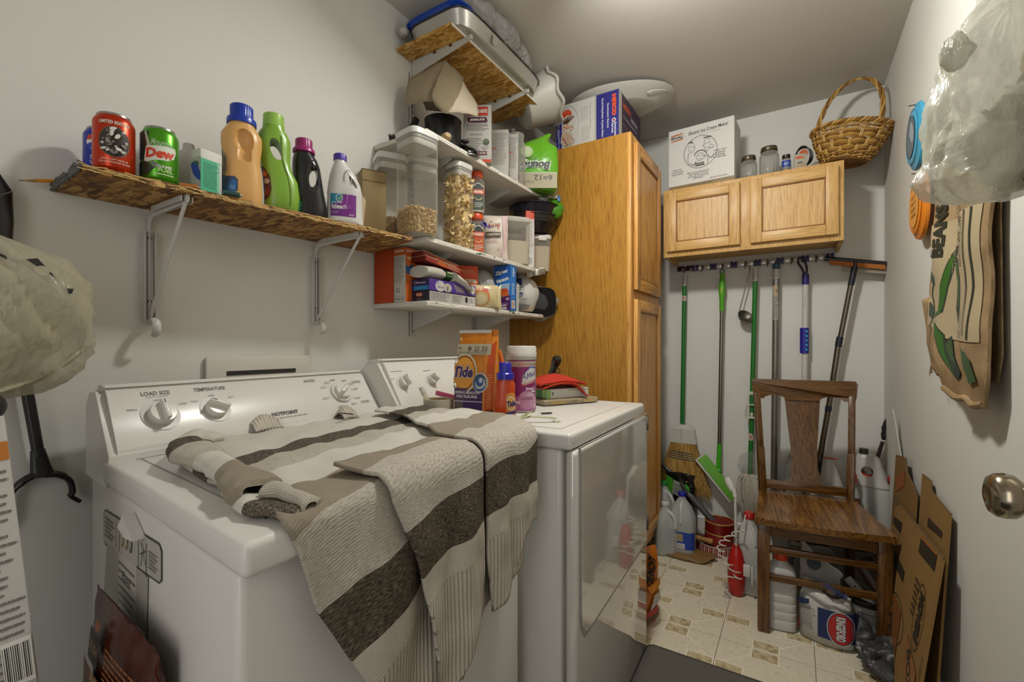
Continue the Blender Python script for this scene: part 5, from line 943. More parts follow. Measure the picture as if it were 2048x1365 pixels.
P('frame', B().tube([(-.09, -.05, 0), (.09, -.05, 0), (.09, .05, 0), (-.09, .05, 0), (-.09, -.05, 0)], .0025, 6).tube([(-.09, -.05, .012), (.09, -.05, .012), (.09, .05, .012), (-.09, .05, .012), (-.09, -.05, .012)], .002, 6), M('#1c1a18', .4), t)
for k in range(11): P('wire', B().tube([(-.08 + k * .016, -.05, .002), (-.08 + k * .016, .05, .002)], .0012, 5), M('#1c1a18', .4), t)
for k in range(5): P('wire', B().tube([(-.09, -.034 + k * .017, .003), (.09, -.034 + k * .017, .003)], .0012, 5), M('#1c1a18', .4), t)
# ================================================================ knitted sweater on the washer
def knit():
    m, nt, b = newmat('striped_knit'); L = nt.links.new; tc = N(nt, 'ShaderNodeTexCoord'); sx = N(nt, 'ShaderNodeSeparateXYZ'); L(tc.outputs['UV'], sx.inputs[0])
    mp = N(nt, 'ShaderNodeMapping'); mp.inputs['Scale'].default_value = (110, 800, 1); L(tc.outputs['UV'], mp.inputs[0])
    ns = N(nt, 'ShaderNodeTexNoise'); ns.inputs['Scale'].default_value = 1; ns.inputs['Detail'].default_value = 3; L(mp.outputs[0], ns.inputs['Vector'])
    W, LM, DM, TP, CR = '#c3beb4', '#b5aea2', '#3a332a', '#8f8575', '#b8b1a4'
    def cr(stops): return ramp(nt, [((s_ + .6), c) for s_, c in stops], sx.outputs[1], True)
    ca = cr([(-.6, W), (-.455, DM), (-.385, LM), (-.30, W), (-.205, TP), (-.10, LM), (0, DM), (.087, CR), (.14, CR)])
    cb_ = cr([(-.6, W), (-.455, '#8d8577'), (-.385, '#8f887b'), (-.30, W), (-.205, '#857a69'), (-.10, '#8b8375'), (0, '#857b6b'), (.087, '#aba294'), (.14, '#b5ad9f')])
    r2 = ramp(nt, [(.44, '#000000'), (.72, '#ffffff')], ns.outputs['Fac']); mx = N(nt, 'ShaderNodeMix', data_type='RGBA'); L(r2, mx.inputs[0]); L(ca, mx.inputs[6]); L(cb_, mx.inputs[7])
    # ribs at the hem
    a = N(nt, 'ShaderNodeMath', operation='MULTIPLY'); a.inputs[1].default_value = 2 * pi / .0085; L(sx.outputs[0], a.inputs[0]); s1 = N(nt, 'ShaderNodeMath', operation='SINE'); L(a.outputs[0], s1.inputs[0])
    g = N(nt, 'ShaderNodeMath', operation='GREATER_THAN'); g.inputs[1].default_value = .735; L(sx.outputs[1], g.inputs[0]); rb = N(nt, 'ShaderNodeMath', operation='MULTIPLY'); L(s1.outputs[0], rb.inputs[0]); L(g.outputs[0], rb.inputs[1])
    kn = N(nt, 'ShaderNodeMath', operation='MULTIPLY'); kn.inputs[1].default_value = 2 * pi / .004; L(sx.outputs[1], kn.inputs[0]); k2 = N(nt, 'ShaderNodeMath', operation='SINE'); L(kn.outputs[0], k2.inputs[0])
    k3 = N(nt, 'ShaderNodeMath', operation='MULTIPLY_ADD'); k3.inputs[1].default_value = .25; L(k2.outputs[0], k3.inputs[0]); L(rb.outputs[0], k3.inputs[2])
    k4 = N(nt, 'ShaderNodeMath', operation='ADD'); L(k3.outputs[0], k4.inputs[0]); L(ns.outputs['Fac'], k4.inputs[1])
    bp = N(nt, 'ShaderNodeBump'); bp.inputs['Strength'].default_value = .4; bp.inputs['Distance'].default_value = .0018; L(k4.outputs[0], bp.inputs['Height']); L(bp.outputs[0], b.inputs['Normal'])
    dk = N(nt, 'ShaderNodeMix', data_type='RGBA', blend_type='MULTIPLY'); q = ramp(nt, [(.0, '#ffffff'), (.6, '#ffffff'), (1, '#9a9184')], rb.outputs[0]); dk.inputs[0].default_value = .8; L(mx.outputs[2], dk.inputs[6]); L(q, dk.inputs[7])
    L(dk.outputs[2], b.inputs['Base Color']); b.inputs['Roughness'].default_value = .95; b.inputs['Specular IOR Level'].default_value = .1; return m
KNIT = knit()
def lerp(tab, x):
    if x <= tab[0][0]: return tab[0][1]
    for (a, p_), (c, q) in zip(tab, tab[1:]):
        if x <= c: t_ = (x - a) / (c - a); return p_ + (q - p_) * t_
    return tab[-1][1]
def cloth(name, par, XLf, XRf, hem, a0, off, D, nu=90, nv=130, fold=.010, fk=5.2, seed=0, solid=.006, lift=None):
    """sheet lying on the deck (arc a<0) and hanging down the front (a>0); a is the distance from the deck edge"""
    b = B(); uv = b.bm.loops.layers.uv.verify(); vs = []; UV = {}
    for j in range(nv + 1):
        row = []
        for i in range(nu + 1):
            u = i / nu; a = a0 + (hem(u) - a0) * j / nv; x = XLf(a) + (XRf(a) - XLf(a)) * u; R_ = .014
            nz = noise.noise(V((x * 9, a * 7, seed))); n2 = noise.noise(V((x * 22, a * 15, seed + 5)))
            if a < -R_: y, z = -a, .919 + off; w1 = 1 - min(1, max(0, (-a - .05) / .2)); z += .010 * max(0, nz) + .006 * n2 + .004; nn = 0
            elif a < R_: t_ = (a + R_) / (2 * R_) * pi / 2; y, z = R_ * .6 * (1 - sin(t_)) - off * sin(t_), .905 + (.014 + off) * cos(t_) + .003; nn = 0
            else: y, z = -.0 - off, .905 - (a - R_)
            if a > 0:
                k = min(1, a / .10); ph = x * 2 * pi * fk + 2.2 * noise.noise(V((x * 4, a * 3, seed + 2))) + seed
                y -= k * fold * (1 + sin(ph)) + .003 + .006 * k * n2 + .018 * k * a
            else: k = max(0, 1 + a / .14); z += k * fold * .5 * (1 + sin(x * 2 * pi * fk + seed)) * .6
            if lift: y, z = lift(u, a, x, y, z)
            p_ = shear(V((x, y, z))); v = b.bm.verts.new(p_); UV[v] = (x + .004 * n2, a - D(u) + .012 * nz + .6); row.append(v)
        vs.append(row)
    for j in range(nv):
        for i in range(nu):
            f = b.bm.faces.new((vs[j][i], vs[j][i + 1], vs[j + 1][i + 1], vs[j + 1][i]))
            for lp in f.loops: lp[uv].uv = UV[lp.vert]
    return P(name, b, KNIT, par, solid=solid, ang=80)
sw = T('sweater', 'brown, taupe and white striped knit sweater draped over the washer front', 'sweater', (-.504, .262, 0), 93)
XLt = [(-.60, .26), (-.50, .10), (-.43, .068), (-.29, .062), (-.16, .05), (-.03, .05), (.0, .046), (.03, .062), (.12, .09), (.24, .154), (.34, .25), (.42, .3)]
XRt = [(-.60, .66), (-.535, .71), (-.38, .735), (-.13, .73), (.0, .60), (.3, .60)]
cloth('body', sw, lambda a: lerp(XLt, a), lambda a: lerp(XRt, a), lambda u: lerp([(0, .335), (.3, .37), (.45, .33), (.62, .30), (.8, .29), (1, .26)], u), -.60, .001, lambda u: .035 + .085 * (1 - u) ** 2, seed=1.3)
XL2 = [(-.5, .60), (-.35, .58), (-.13, .47), (.0, .455), (.2, .455), (.3, .47)]; XR2 = [(-.5, .73), (-.35, .752), (-.13, .752), (-.03, .70), (.02, .672), (.3, .665)]
cloth('sleeve', sw, lambda a: lerp(XL2, a), lambda a: lerp(XR2, a), lambda u: lerp([(0, .305), (.35, .29), (.5, .26), (.62, .20), (1, .19)], u), -.5, .020, lambda u: .03 - .02 * u, nu=40, nv=110, fold=.006, fk=9, seed=4.1)
XL3 = [(-.2, .17), (0, .20), (.1, .24), (.3, .30)]; XR3 = [(-.2, .40), (0, .44), (.3, .44)]
cloth('front_fold', sw, lambda a: lerp(XL3, a), lambda a: lerp(XR3, a), lambda u: lerp([(0, .41), (.5, .34), (1, .27)], u), -.10, .020, lambda u: .06 - .03 * u, nu=40, nv=80, fold=.007, fk=8, seed=7.7)
# rolled left sleeve lying on the deck
def sleeve(name, path, hw, hh, S0, seed=2):
    b = B(); uv = b.bm.loops.layers.uv.verify(); pts = smooth_path(path, 12); n = 28; rows = []; UV = {}; S_ = S0; pv = pts[0]
    for i, p_ in enumerate(pts):
        S_ += (p_ - pv).length; pv = p_; t_ = (pts[min(i + 1, len(pts) - 1)] - pts[max(i - 1, 0)]).normalized(); sd = t_.cross(V((0, 0, 1))).normalized(); w_ = hw * (.8 + .25 * sin(i * .21 + seed)); row = []
        e_ = .5 if i in (0, len(pts) - 1) else 1
        for j in range(n):
            a = 2 * pi * j / n; q = p_ + sd * w_ * cos(a) * e_ + V((0, 0, hh * sin(a) * e_)); q += noise.noise_vector(q * 32 + V((seed, 0, 0))) * .005; v = b.bm.verts.new(shear(q)); UV[v] = (j / n * .2, S_); row.append(v)
        rows.append(row)
    for r1, r2 in zip(rows, rows[1:]):
        for j in range(n):
            f = b.bm.faces.new((r1[j], r1[(j + 1) % n], r2[(j + 1) % n], r2[j]))
            for lp in f.loops: lp[uv].uv = UV[lp.vert]
    return P(name, b, KNIT, sw, ang=80)
sleeve('sleeve', [(.17, .55, .932), (.12, .50, .945), (.088, .42, .945), (.080, .30, .942), (.068, .18, .94), (.062, .10, .936)], .036, .018, -.58 + .6)
sleeve('sleeve_underlay', [(.085, .20, .925), (.055, .15, .926), (.055, .08, .925), (.085, .015, .924)], .028, .010, .02)
sleeve('cuff', [(.075, .09, .938), (.082, .04, .938), (.088, .006, .930)], .016, .010, .75)
for nm, x0, y0, ln in (('collar', .27, .595, .07), ('collar', .50, .56, .05)):
    b = B(); uv = b.bm.loops.layers.uv.verify(); b.grid(lambda u, v: shear(V((x0 + ln * u, y0 + .01 * sin(u * pi) - .05 * v, .930 + .030 * sin(pi * v) * (.5 + .5 * sin(pi * u)) + .0025 * sin(u * 55)))), 40, 12); P(nm, b, M('#bdb5a7', .95), sw, solid=.004, ang=80)
t = T('hair_clip', 'little black tag on the sweater collar', 'tag', (-1.02, .80, .948), 80); P('tag_body', B().box((0, 0, 0), (.035, .010, .003), .001, (0, .2, .2)), M('#1c1a18', .4), t)
# ================================================================ things on the dryer
DZ = .9165
t = T('detergent_pouch', 'tall orange and purple detergent pouch standing on the dryer', 'pouch', (-.828, 1.135, DZ), 9)
def pouch(w, d, h):
    b = B(); rings = []
    for z, ww, dd in ((0, .94, 1), (.01, .98, 1), (h * .3, 1, .95), (h * .6, .98, .7), (h * .8, .95, .35), (h * .9, .93, .16), (h * .93, .93, .05), (h, .93, .04)):
        rings.append([Loft([(0, w / 2 * ww, d / 2 * dd, 0, 0, 5)]).pt(2 * pi * i / 40, 0) + V((0, 0, z)) for i in range(40)])
    return b.rings(rings)
P('pouch_body', pouch(.142, .07, .262).crumple(.002, 30, 3), M('#c4751c', .35, bump=.2, bscale=25), t)
def pm(u, v, o):
    dd = lerp([(0, .035), (.08, .0335), (.157, .0245), (.21, .0125), (.236, .0056), (.262, .0015)], v)
    if u < -.068: return V((-.0705 - o, -dd - .0028 + (-.068 - u), v))
    return V((u, -dd - .0028 - o, v))
p = Print(pm, maxlen=.02); E5 = .0655
p.rect(-E5, .002, .03, .082, '#3a1850'); p.rect(.03, .002, .048, .262, '#c4751c'); p.poly([(.036, .002), (E5, .002), (E5, .23), (.044, .21)], '#b8480c'); p.rect(-E5, .186, .05, .219, '#a59a85'); p.rect(-E5, .252, .045, .262, '#aeaaa3')
p.ring(-.036, .13, .046, .060, .006, '#b3a98f'); p.ell(-.036, .13, .036, .048, '#c98a33'); p.rect(-E5, .05, -.02, .085, '#4d3350'); p.rect(-E5, .002, -.035, .05, '#57504c')
p.txt('Tide', -.038, .134, .072, .038, '#b9b0ae', bold=.09, slant=.15); p.txt('Tide', -.038, .134, .069, .034, '#3b1d57', bold=.04, slant=.15)
p.ell(.022, .103, .026, .030, '#b5ada2'); p.ell(.020, .103, .022, .026, '#3a4257'); p.ell(.022, .10, .017, .019, '#b0aca8'); p.ell(.02, .106, .013, .015, '#2b4a80'); p.ell(.023, .11, .006, .008, '#a9b3c0'); p.ring(.02, .092, .019, .013, .005, '#1f4a92', pi, 2 * pi)
p.txt('SPRING MEADOW', -.02, .072, .085, .0085, '#c9c2c8', bold=.03); p.txt('PRE FLEURIE', -.022, .060, .07, .0085, '#c9c2c8', bold=.03); p.rect(-E5, .044, .032, .047, '#b59fbb')
p.txt('20', .002, .204, .018, .016, '#4b4237', bold=0); p.txt('30', .028, .204, .02, .016, '#4b4237', bold=0); p.ell(-.022, .205, .006, .007, '#5d564b'); p.small(-.06, .189, .04, .196, 2, '#6b6253'); p.txt('in', -.055, .207, .01, .009, '#4b4237'); p.ell(-.055, .235, .005, .005, '#c9a063'); p.small(.046, .03, .062, .13, 14, '#d39a55'); p.ring(.049, .016, .007, .008, .0015, '#1c1712'); p.line([(.044, .009), (.055, .023)], .0015, '#1c1712'); p.ell(.062, .018, .004, .008, '#1c1712'); p.build(t)
P('right_gusset', B().prism([(.070, .002), (.096, -.004), (.094, .06), (.084, .15), (.070, .20)], -.004, .012, 'xz'), M('#bb560f', .4), t, smooth=False)
t = T('detergent_bottle', 'small orange detergent bottle with royal blue cap at the front of the dryer', 'bottle', (-.702, 1.088, DZ), 34)
L = Loft([(0, .027, .019, 0, 0, 3), (.005, .030, .022, 0, 0, 3), (.05, .030, .022, 0, 0, 2.8), (.08, .0275, .020, 0, 0, 2.6), (.105, .0285, .021, 0, 0, 2.5), (.116, .023, .019, 0, 0, 2.2), (.12, .021, .019, 0, 0, 2)])
P('bottle_body', B().loft(L, 48), M('#b63c06', .3), t); P('cap_skirt', B().lathe([(.001, .118), (.0245, .118), (.025, .134), (.022, .137), (.001, .138)], 36), M('#231f9b', .3), t); P('cap', ribbed(.0175, .137, .166, 26, .0005), M('#231f9b', .3), t)
p = Print(wrapmap(L, 40), maxlen=.005, off=.0006); p.rect(-.018, .010, .018, .072, '#c2762a'); p.ell(0, .072, .018, .010, '#c2762a'); p.ell(-.001, .052, .015, .020, '#bdb3a0'); p.ell(-.001, .052, .012, .016, '#c98f3a'); p.txt('Tide', 0, .051, .032, .017, '#26205c', bold=.06, slant=.15, rot=8); p.poly([(-.018, .026), (.018, .032), (.018, .024), (-.018, .018)], '#33186a'); p.small(-.014, .012, .008, .018, 1, '#d7b58a'); p.build(t)
t = T('wipes_canister', 'white-lidded canister of wipes with magenta label behind the orange bottle', 'canister', (-.765, 1.285, DZ), 30)
L = Loft([(0, .044, .044), (.004, .047, .047), (.17, .047, .047), (.172, .048, .048)]); P('canister_body', B().loft(L, 48), M('#b9b6b0', .35), t)
P('lid', B().lathe([(.048, .170), (.0495, .173), (.0495, .190), (.0485, .192), (.0485, .208), (.045, .213), (.042, .2135), (.001, .2135)], 48), M('#bdbab3', .3), t); P('lid_band', B().lathe([(.0488, .172), (.0497, .1735), (.0497, .178)], 48, cap=False), M('#a5a29b', .3), t)
p = Print(wrapmap(L, 0), maxlen=.007, off=.0007); p.rect(-.06, .005, .06, .168, '#7c1a60'); p.rect(-.06, .005, .06, .05, '#9d5a86'); p.ell(.02, .04, .03, .03, '#b07a98'); p.ell(.045, .03, .015, .022, '#b58aa0'); p.rect(-.06, .146, .06, .164, '#a8958a'); p.txt('KILLS', .002, .154, .022, .007, '#b5401f', bold=.03, slant=.2); p.txt('COLD & FLU VIRUSES', .038, .154, .042, .006, '#6b5a55'); p.txt('LEMON & LIME' if 0 else '80 WIPES', .015, .177, .02, .004, '#77746d')
p.poly([(.002, .092), (.054, .112), (.054, .142), (.03, .148), (.01, .128)], '#2b5aa5'); p.poly([(.0, .090), (.054, .106), (.054, .139), (.03, .144), (.006, .122)], '#b7b2ad'); p.txt('Lysol', .029, .120, .044, .024, '#2a3c80', rot=8, slant=.3, bold=.015); p.poly([(.0, .083), (.054, .1), (.054, .106), (.0, .090)], '#a92a20'); p.txt('DISINFECTING WIPES', .028, .0945, .046, .004, '#d3cdc8', rot=14); p.txt('brand', .03, .077, .03, .010, '#d3cbd0', bold=.03); p.txt('new', .042, .067, .018, .007, '#d3cbd0', bold=.03); p.txt('Day', .034, .056, .03, .014, '#d3cbd0', slant=.25, bold=.01); p.small(.0, .040, .04, .05, 2, '#6b2a55'); p.txt('80', -.012, .033, .016, .010, '#d3cbd0', bold=.04); p.ell(.045, .022, .006, .006, '#c9a5b8'); p.build(t)
t = T('masking_tape', 'roll of cream masking tape standing flat on the dryer', 'tape', (-.948, 1.085, DZ), 0)
P('tape_roll', B().lathe([(.038, 0), (.047, 0), (.047, .048), (.038, .048), (.038, 0)], 44, cap=False), M('#a8a08c', .5), t); P('core', B().lathe([(.0365, 0), (.038, 0), (.038, .047), (.0365, .047), (.0365, 0)], 40, cap=False), M('#8f7a55', .8), t)
t = T('touch_up_brush', 'small tube with amber contents leaning in the tape roll', 'tube', (-.955, 1.07, DZ + .004), rot=(radians(12), radians(-24), 0)); P('tube_body', B().lathe([(.001, 0), (.008, 0), (.008, .07), (.001, .07)], 20), clear('#d8cfb8', .35, .1, 1), t); P('amber_fill', B().lathe([(.001, .002), (.006, .002), (.006, .05), (.001, .05)], 16), M('#a8823a', .4), t); P('cap', B().lathe([(.008, .068), (.008, .09), (.001, .091)], 20), M('#b9b6ae', .3), t)
t = T('zip_bag', 'clear zip bag with pink zipper lying behind the orange pouch', 'bag', (-.93, 1.22, DZ + .002), 15); P('bag_body', lump((.075, .06, .035), 8, .010, 20, 14), clear('#d8d2c8', .25, .2, 1), t); P('zipper', B().tube(smooth_path([(-.10, -.045, .055), (-.04, -.056, .045), (.05, -.06, .030)]), .0045, 6, sy=2.), M('#b5486a', .35), t)
for c in t.children: c.location.z = .028 if c.name.startswith('bag') else .0
t = T('light_bulb_pack', 'clear pack of silvery light bulbs between pouch and wipes', 'light bulb', (-.885, 1.33, DZ), 30)
P('bulb_glass', B().lathe([(.001, .065), (.018, .07), (.03, .09), (.031, .105), (.024, .13), (.016, .142)], 32), clear('#c9c6bf', .4, .05, 1), t); P('bulb_base', B().lathe([(.016, .14), (.017, .142), (.013, .150), (.012, .165), (.004, .17), (.001, .17)], 28), M('#b0ada6', .3, .6), t)
P('reflector', B().lathe([(.02, .0), (.03, .02), (.034, .05), (.028, .062), (.001, .066)], 32), M('#8f8c86', .15, .9), t); P('hang_loop', B().tube(arc((0, 0, .172), .012, 0, 180, 12), .0018, 6), M('#a9a69f', .3), t); P('red_card', B().box((.05, .02, .10), (.05, .004, .09), .001), M('#a52e1a', .5), t)
t = T('box_of_sheets', 'flat white box with green ends under the red cloth on the dryer', 'box', (-.765, 1.56, DZ + .022), 62); w_, d_, h_ = .19, .12, .034; carton(t, w_, d_, h_, '#b7b4ac'); p = Print(lf(w_, d_)); p.rect(-.059, .001, .03, .033, '#2f6b1c'); p.rect(.03, .001, .059, .033, '#7fae5a'); p.build(t)
p = Print(fr(w_, d_)); p.rect(-.094, .001, -.08, .033, '#74a44f'); p.txt('9', -.07, .017, .008, .014, '#2b2a26'); p.rect(.0, .027, .094, .029, '#5f8f4a'); p.build(t)
t = T('tan_package', 'flat clear-wrapped tan package under the white and green box', 'package', (-.775, 1.555, DZ), 62); P('package_body', B().box((.015, -.01, .0105), (.25, .15, .020), .007, seg=3), M('#8a7c62', .35, bump=.3, bscale=40), t); p = Print(flat((.015, -.0855, 0))); p.rect(-.10, .004, -.03, .016, '#9a8153'); p.txt('KIT', .01, .01, .025, .006, '#5b5240'); p.rect(.05, .004, .11, .016, '#a58a5a'); p.build(t)
t = T('red_cloth', 'folded bright red cloth on the white and green box', 'cloth', (-.785, 1.535, DZ + .057), 58)
def cl(u, v):
    x = -.09 + .2 * u; y = -.075 + .12 * v; z = .045 * sin(pi * (.15 + .7 * u)) * (.6 + .4 * v) + .008 * noise.noise(V((u * 4, v * 4, 3))); return V((x + .02 * v, y, z))
P('upper_fold', B().grid(cl, 20, 14), M('#a82206', .85, bump=.3, bscale=120), t, solid=.007, ang=70); P('lower_fold', B().grid(lambda u, v: V((-.08 + .19 * u, -.082 + .1 * v, .018 * (1 - v) * sin(pi * u) + .003 - .035 * max(0, u - .75) * 4 * (1 - v))), 20, 8), M('#a02005', .85, bump=.3, bscale=120), t, solid=.005, ang=70)
t = T('black_flashlight', 'black rod-shaped flashlight leaning behind the red cloth', 'flashlight', (-.86, 1.66, DZ + .065), rot=(radians(20), radians(32), 0)); P('barrel', B().lathe([(.001, 0), (.013, 0), (.013, .08), (.016, .09), (.018, .10), (.018, .12), (.014, .128), (.001, .13)], 26), M('#12110f', .3), t); P('lanyard_ring', B().tube(arc((.021, 0, .075), .010, 0, 360, 20), .002, 6), M('#1a1917', .4), t)
t = T('rubber_strap', 'pale green looped rubber strap at the front of the dryer', 'strap', (-.625, 1.12, DZ + .001), 40); b = B(); b.tube(smooth_path([(-.045, .0, .006), (-.03, .012, .014), (-.012, .0, .022), (-.03, -.012, .012), (-.045, .0, .006), (-.01, -.006, .014), (.03, -.01, .012), (.06, -.008, .008)]), .0055, 8, sy=.5); P('strap_band', b, M('#a3a67e', .4), t); P('end_loop', B().tube(arc((.062, -.010, .0), .008, 150, 390, 10, 'xy'), .003, 6), M('#b7b9a0', .3), t)
t = T('black_debris', 'small black bits on the dryer beside the wipes canister', 'scrap', (-.665, 1.27, DZ), 30); P('scrap', B().box((0, 0, .002), (.035, .012, .003), .001, (0, 0, .3)), M('#191817', .5), t)
# ================================================================ wall cabinet top
WZ = 1.9965
t = T('ice_cream_maker_box', 'white ice cream maker box with cartoon family drawing outline on the wall cabinet', 'box', (-.435, 2.735, WZ + .002), -3); w_, d_, h_ = .335, .20, .335; carton(t, w_, d_, h_, '#c9c6c1')
p = Print(fr(w_, d_)); p.rect(-.1675, .0, .1675, .022, '#7d663c'); p.txt('INGREDIENTS IN SOME RECIPES', .0, .011, .12, .008, '#33291b'); p.rect(-.1675, .022, .1675, .335, '#cbc8c3')
p.poly([(-.155, .300), (-.09, .306), (-.09, .312), (-.155, .308)], '#c2622c'); p.poly([(-.155, .270), (-.09, .274), (-.09, .281), (-.155, .276)], '#c2622c'); p.ring(-.122, .291, .039, .0125, .0015, '#2b2926'); p.txt('RIVAL', -.122, .291, .062, .013, '#25231f', bold=.05); p.txt('Electric Ice Cream Maker', .04, .300, .20, .019, '#2e2b27', bold=.015, rot=2, slant=.1); p.txt('Fun for the whole family!', .045, .281, .10, .006, '#8b8780')
K = '#37332d'; cx, cy = .0, .185; p.ring(cx, cy, .086, .088, .0025, K, n=48)
# simple line drawing of three faces: outlines only
def face(px, py, rx, ry, nose):
    p.ring(px, py, rx, ry, .0014, K); p.ell(px - rx * .3, py + ry * .25, .0018, .003, K); p.ell(px + rx * .35, py + ry * .25, .0018, .003, K); p.ring(px, py - ry * .3, rx * .5, ry * .3, .0012, K, pi, 2 * pi); p.line([(px + nose * rx * .6, py + ry * .2), (px + nose * rx * 1.5, py - ry * .1), (px + nose * rx * .8, py - ry * .2)], .0014, K)
face(-.045, .215, .017, .028, 1); face(.035, .215, .017, .034, -1); face(.0, .158, .022, .02, 1); p.ring(.0, .162, .034, .032, .004, K, .2, 2.9); p.line([(-.06, .19), (-.065, .15), (-.055, .12)], .002, K); p.line([(.03, .18), (.04, .13), (.035, .11)], .002, K); p.ring(.055, .16, .015, .02, .003, K, pi, 2 * pi); p.ell(.058, .20, .012, .008, '#cbc8c3'); p.ring(.058, .20, .012, .008, .0016, K)
for k in range(5): p.ell(-.06 + k * .005, .245 + (k % 2) * .003, .003, .003, K); p.ell(.02 + k * .008, .255, .004, .003, K)
p.rect(-.025, .110, .022, .117, K); p.rect(-.028, .122, .02, .126, K); p.line([(-.05, .13), (-.035, .115), (-.02, .135)], .003, K)
for k, (u, v, w0, s_) in enumerate(((-.12, .110, .045, 'Easy to use'), (-.12, .098, .06, 'by simply adding'), (-.12, .086, .06, 'ice and rock salt.'), (.10, .172, .06, 'Includes recipes'), (.10, .160, .05, 'for delicious'), (.10, .148, .045, 'homemade'), (.10, .136, .06, 'ice cream treats.'), (-.01, .078, .11, 'Motor automatically shuts off'), (-.01, .067, .10, 'when freezing is complete'), (-.01, .056, .11, 'and ice cream is ready to eat.'), (-.01, .046, .05, '120 V 60 Hz'))): p.txt(s_, u, v, w0, .007, '#45413a', bold=.015)
p.small(.05, .03, .14, .037, 1, '#8d8981'); p.build(t)
def mason(lb, x, r, h):
    t = T('mason_jar', lb, 'jar', (x, 2.70, WZ + .002), 20, 'empty glass jars on the wall cabinet'); P('glass_body', B().lathe([(r * .8, 0), (r * .95, .004), (r, .012), (r, h - .045), (r * .86, h - .030), (r * .78, h - .024), (r * .78, h - .012)], 36, cap=False), clear('#b5b3ac', .3, .05, 1.2), t); P('glass_base', B().lathe([(.001, .003), (r * .9, .003), (r * .9, .005), (.001, .005)], 30), clear('#a8a69e', .4, .1, 1), t)
    for k in range(7): a = -pi / 2 + (k - 3) * .36; P('embossed_rib', B().tube([V((r * 1.0 * cos(a), r * 1.0 * sin(a), .02)), V((r * 1.0 * cos(a + .1), r * 1.0 * sin(a + .1), h - .06))], .0016, 5), clear('#d5d3cc', .5, .05, 1.2), t)
    P('lid', B().lathe([(r * .80, h - .026), (r * .86, h - .022), (r * .84, h - .020), (r * .86, h - .016), (r * .84, h - .004), (r * .82, h), (.001, h)], 36), M('#6b6250', .3, .8), t); P('ring_rust', B().lathe([(r * .862, h - .023), (r * .868, h - .019), (r * .862, h - .016)], 36, cap=False), M('#3e3322', .5, .4), t)
mason('left and smaller of two empty lidded glass jars on the wall cabinet', -.212, .040, .128); mason('right and taller of two empty lidded glass jars on the wall cabinet', -.118, .045, .155)
t = T('pill_bottle', 'small brown bottle with black cap and blue label on the wall cabinet', 'bottle', (-.042, 2.695, WZ + .002), 0); L = Loft([(0, .020, .020), (.07, .021, .021), (.078, .016, .016)]); P('bottle_body', B().loft(L, 30), M('#8f8d88', .3), t); P('cap', B().lathe([(.0165, .078), (.018, .08), (.018, .098), (.001, .099)], 26), M('#151412', .35), t); p = Print(wrapmap(L, 0), maxlen=.006); p.rect(-.022, .035, .022, .066, '#1d3f9a'); p.txt('AXO', 0, .05, .022, .014, '#c9cdd8', slant=.2); p.rect(-.022, .014, .022, .02, '#c27b2c'); p.small(-.018, .022, .018, .032, 2, '#4b4a45'); p.build(t)
t = T('spice_box', 'small white and orange packet box in front of the coiled black cable', 'box', (.018, 2.69, WZ + .002), 5); w_, d_, h_ = .052, .03, .085; carton(t, w_, d_, h_, '#a39c8d'); p = Print(fr(w_, d_)); p.ell(-.006, .068, .016, .007, '#b5502a'); p.txt('Heat', .004, .066, .03, .010, '#c2622c', slant=.2, bold=.02); p.txt('WE', -.004, .042, .024, .010, '#2a2723', bold=.03); p.small(-.02, .02, .02, .034, 2, '#c27b2c'); p.small(-.022, .006, .022, .016, 2, '#5b564c'); p.build(t)
t = T('coiled_cable', 'coiled black cable with orange tag beside the wicker basket', 'cable', (.03, 2.735, WZ + .003), 10)
for k in range(3): P('loop', B().tube([V(((.030 + .004 * k) * cos(a) + .002 * k, -.005 + .004 * k, .088 + (.052 - .003 * k) * sin(a))) for a in [2 * pi * i / 30 for i in range(31)]], .0038, 8), M('#1b1916', .4), t)
P('orange_tag', B().lathe([(.001, -.002), (.019, -.002), (.019, .002), (.001, .002)], 26, c=(0, -.014, .10), ax='y'), M('#b3562f', .5), t); P('plug', B().box((-.02, -.008, .02), (.02, .016, .034), .004), M('#181614', .4), t)
# wicker basket with braided hoop handle
WK = M('#a07632', .5, var=.25, bscale=30, bump=.2); WK2 = M('#b8904a', .5, var=.2, bscale=40); WKD = M('#7d551f', .6, var=.25, bscale=40)
t = T('wicker_basket', 'honey-coloured wicker basket with tall braided handle overhanging the wall cabinet', 'basket', (.198, 2.70, WZ + .012), rot=(radians(-4), radians(9), radians(-12)))
BR = lambda z: (.088 + .070 * min(1, z / .15) ** .8, .070 + .052 * min(1, z / .15) ** .8)
def bp_(th, z, o=0): rx, ry = BR(z); return V(((rx + o) * cos(th), (ry + o) * sin(th), z))
NS = 22
for k in range(NS):
    a = 2 * pi * k / NS; P('stake', B().tube([bp_(a + d_, z, 0) for d_, z in ((0, .0), (0, .05), (0, .10), (0, .15))], .0032, 6).tube([bp_(a + .05, z, 0) for z in (.0, .05, .10, .15)], .0032, 6), WK2, t)
z = .004; row = 0
while z < .143:
    big = .035 < z < .125; n = NS * 6; r0 = .0042 if big else .003; pts = []
    grp = (row // 4) if big else row
    pts = [bp_(2 * pi * i / n, z, .0065 * cos(pi * (i / 6) + (pi if grp % 2 else 0)) ) for i in range(n + 1)]
    P('weaver', B().tube(pts, r0, 6), [WK, WK2, WKD][row % 3], t); z += r0 * 1.9; row += 1
for s_ in range(3):
    n = 110; P('braided_rim', B().tube([bp_(2 * pi * i / n, .150, .009 * cos(18 * 2 * pi * i / n + s_ * 2.1)) + V((0, 0, .007 * sin(18 * 2 * pi * i / n + s_ * 2.1))) for i in range(n + 1)], .0058, 7), [WK, WK2, WKD][s_], t)
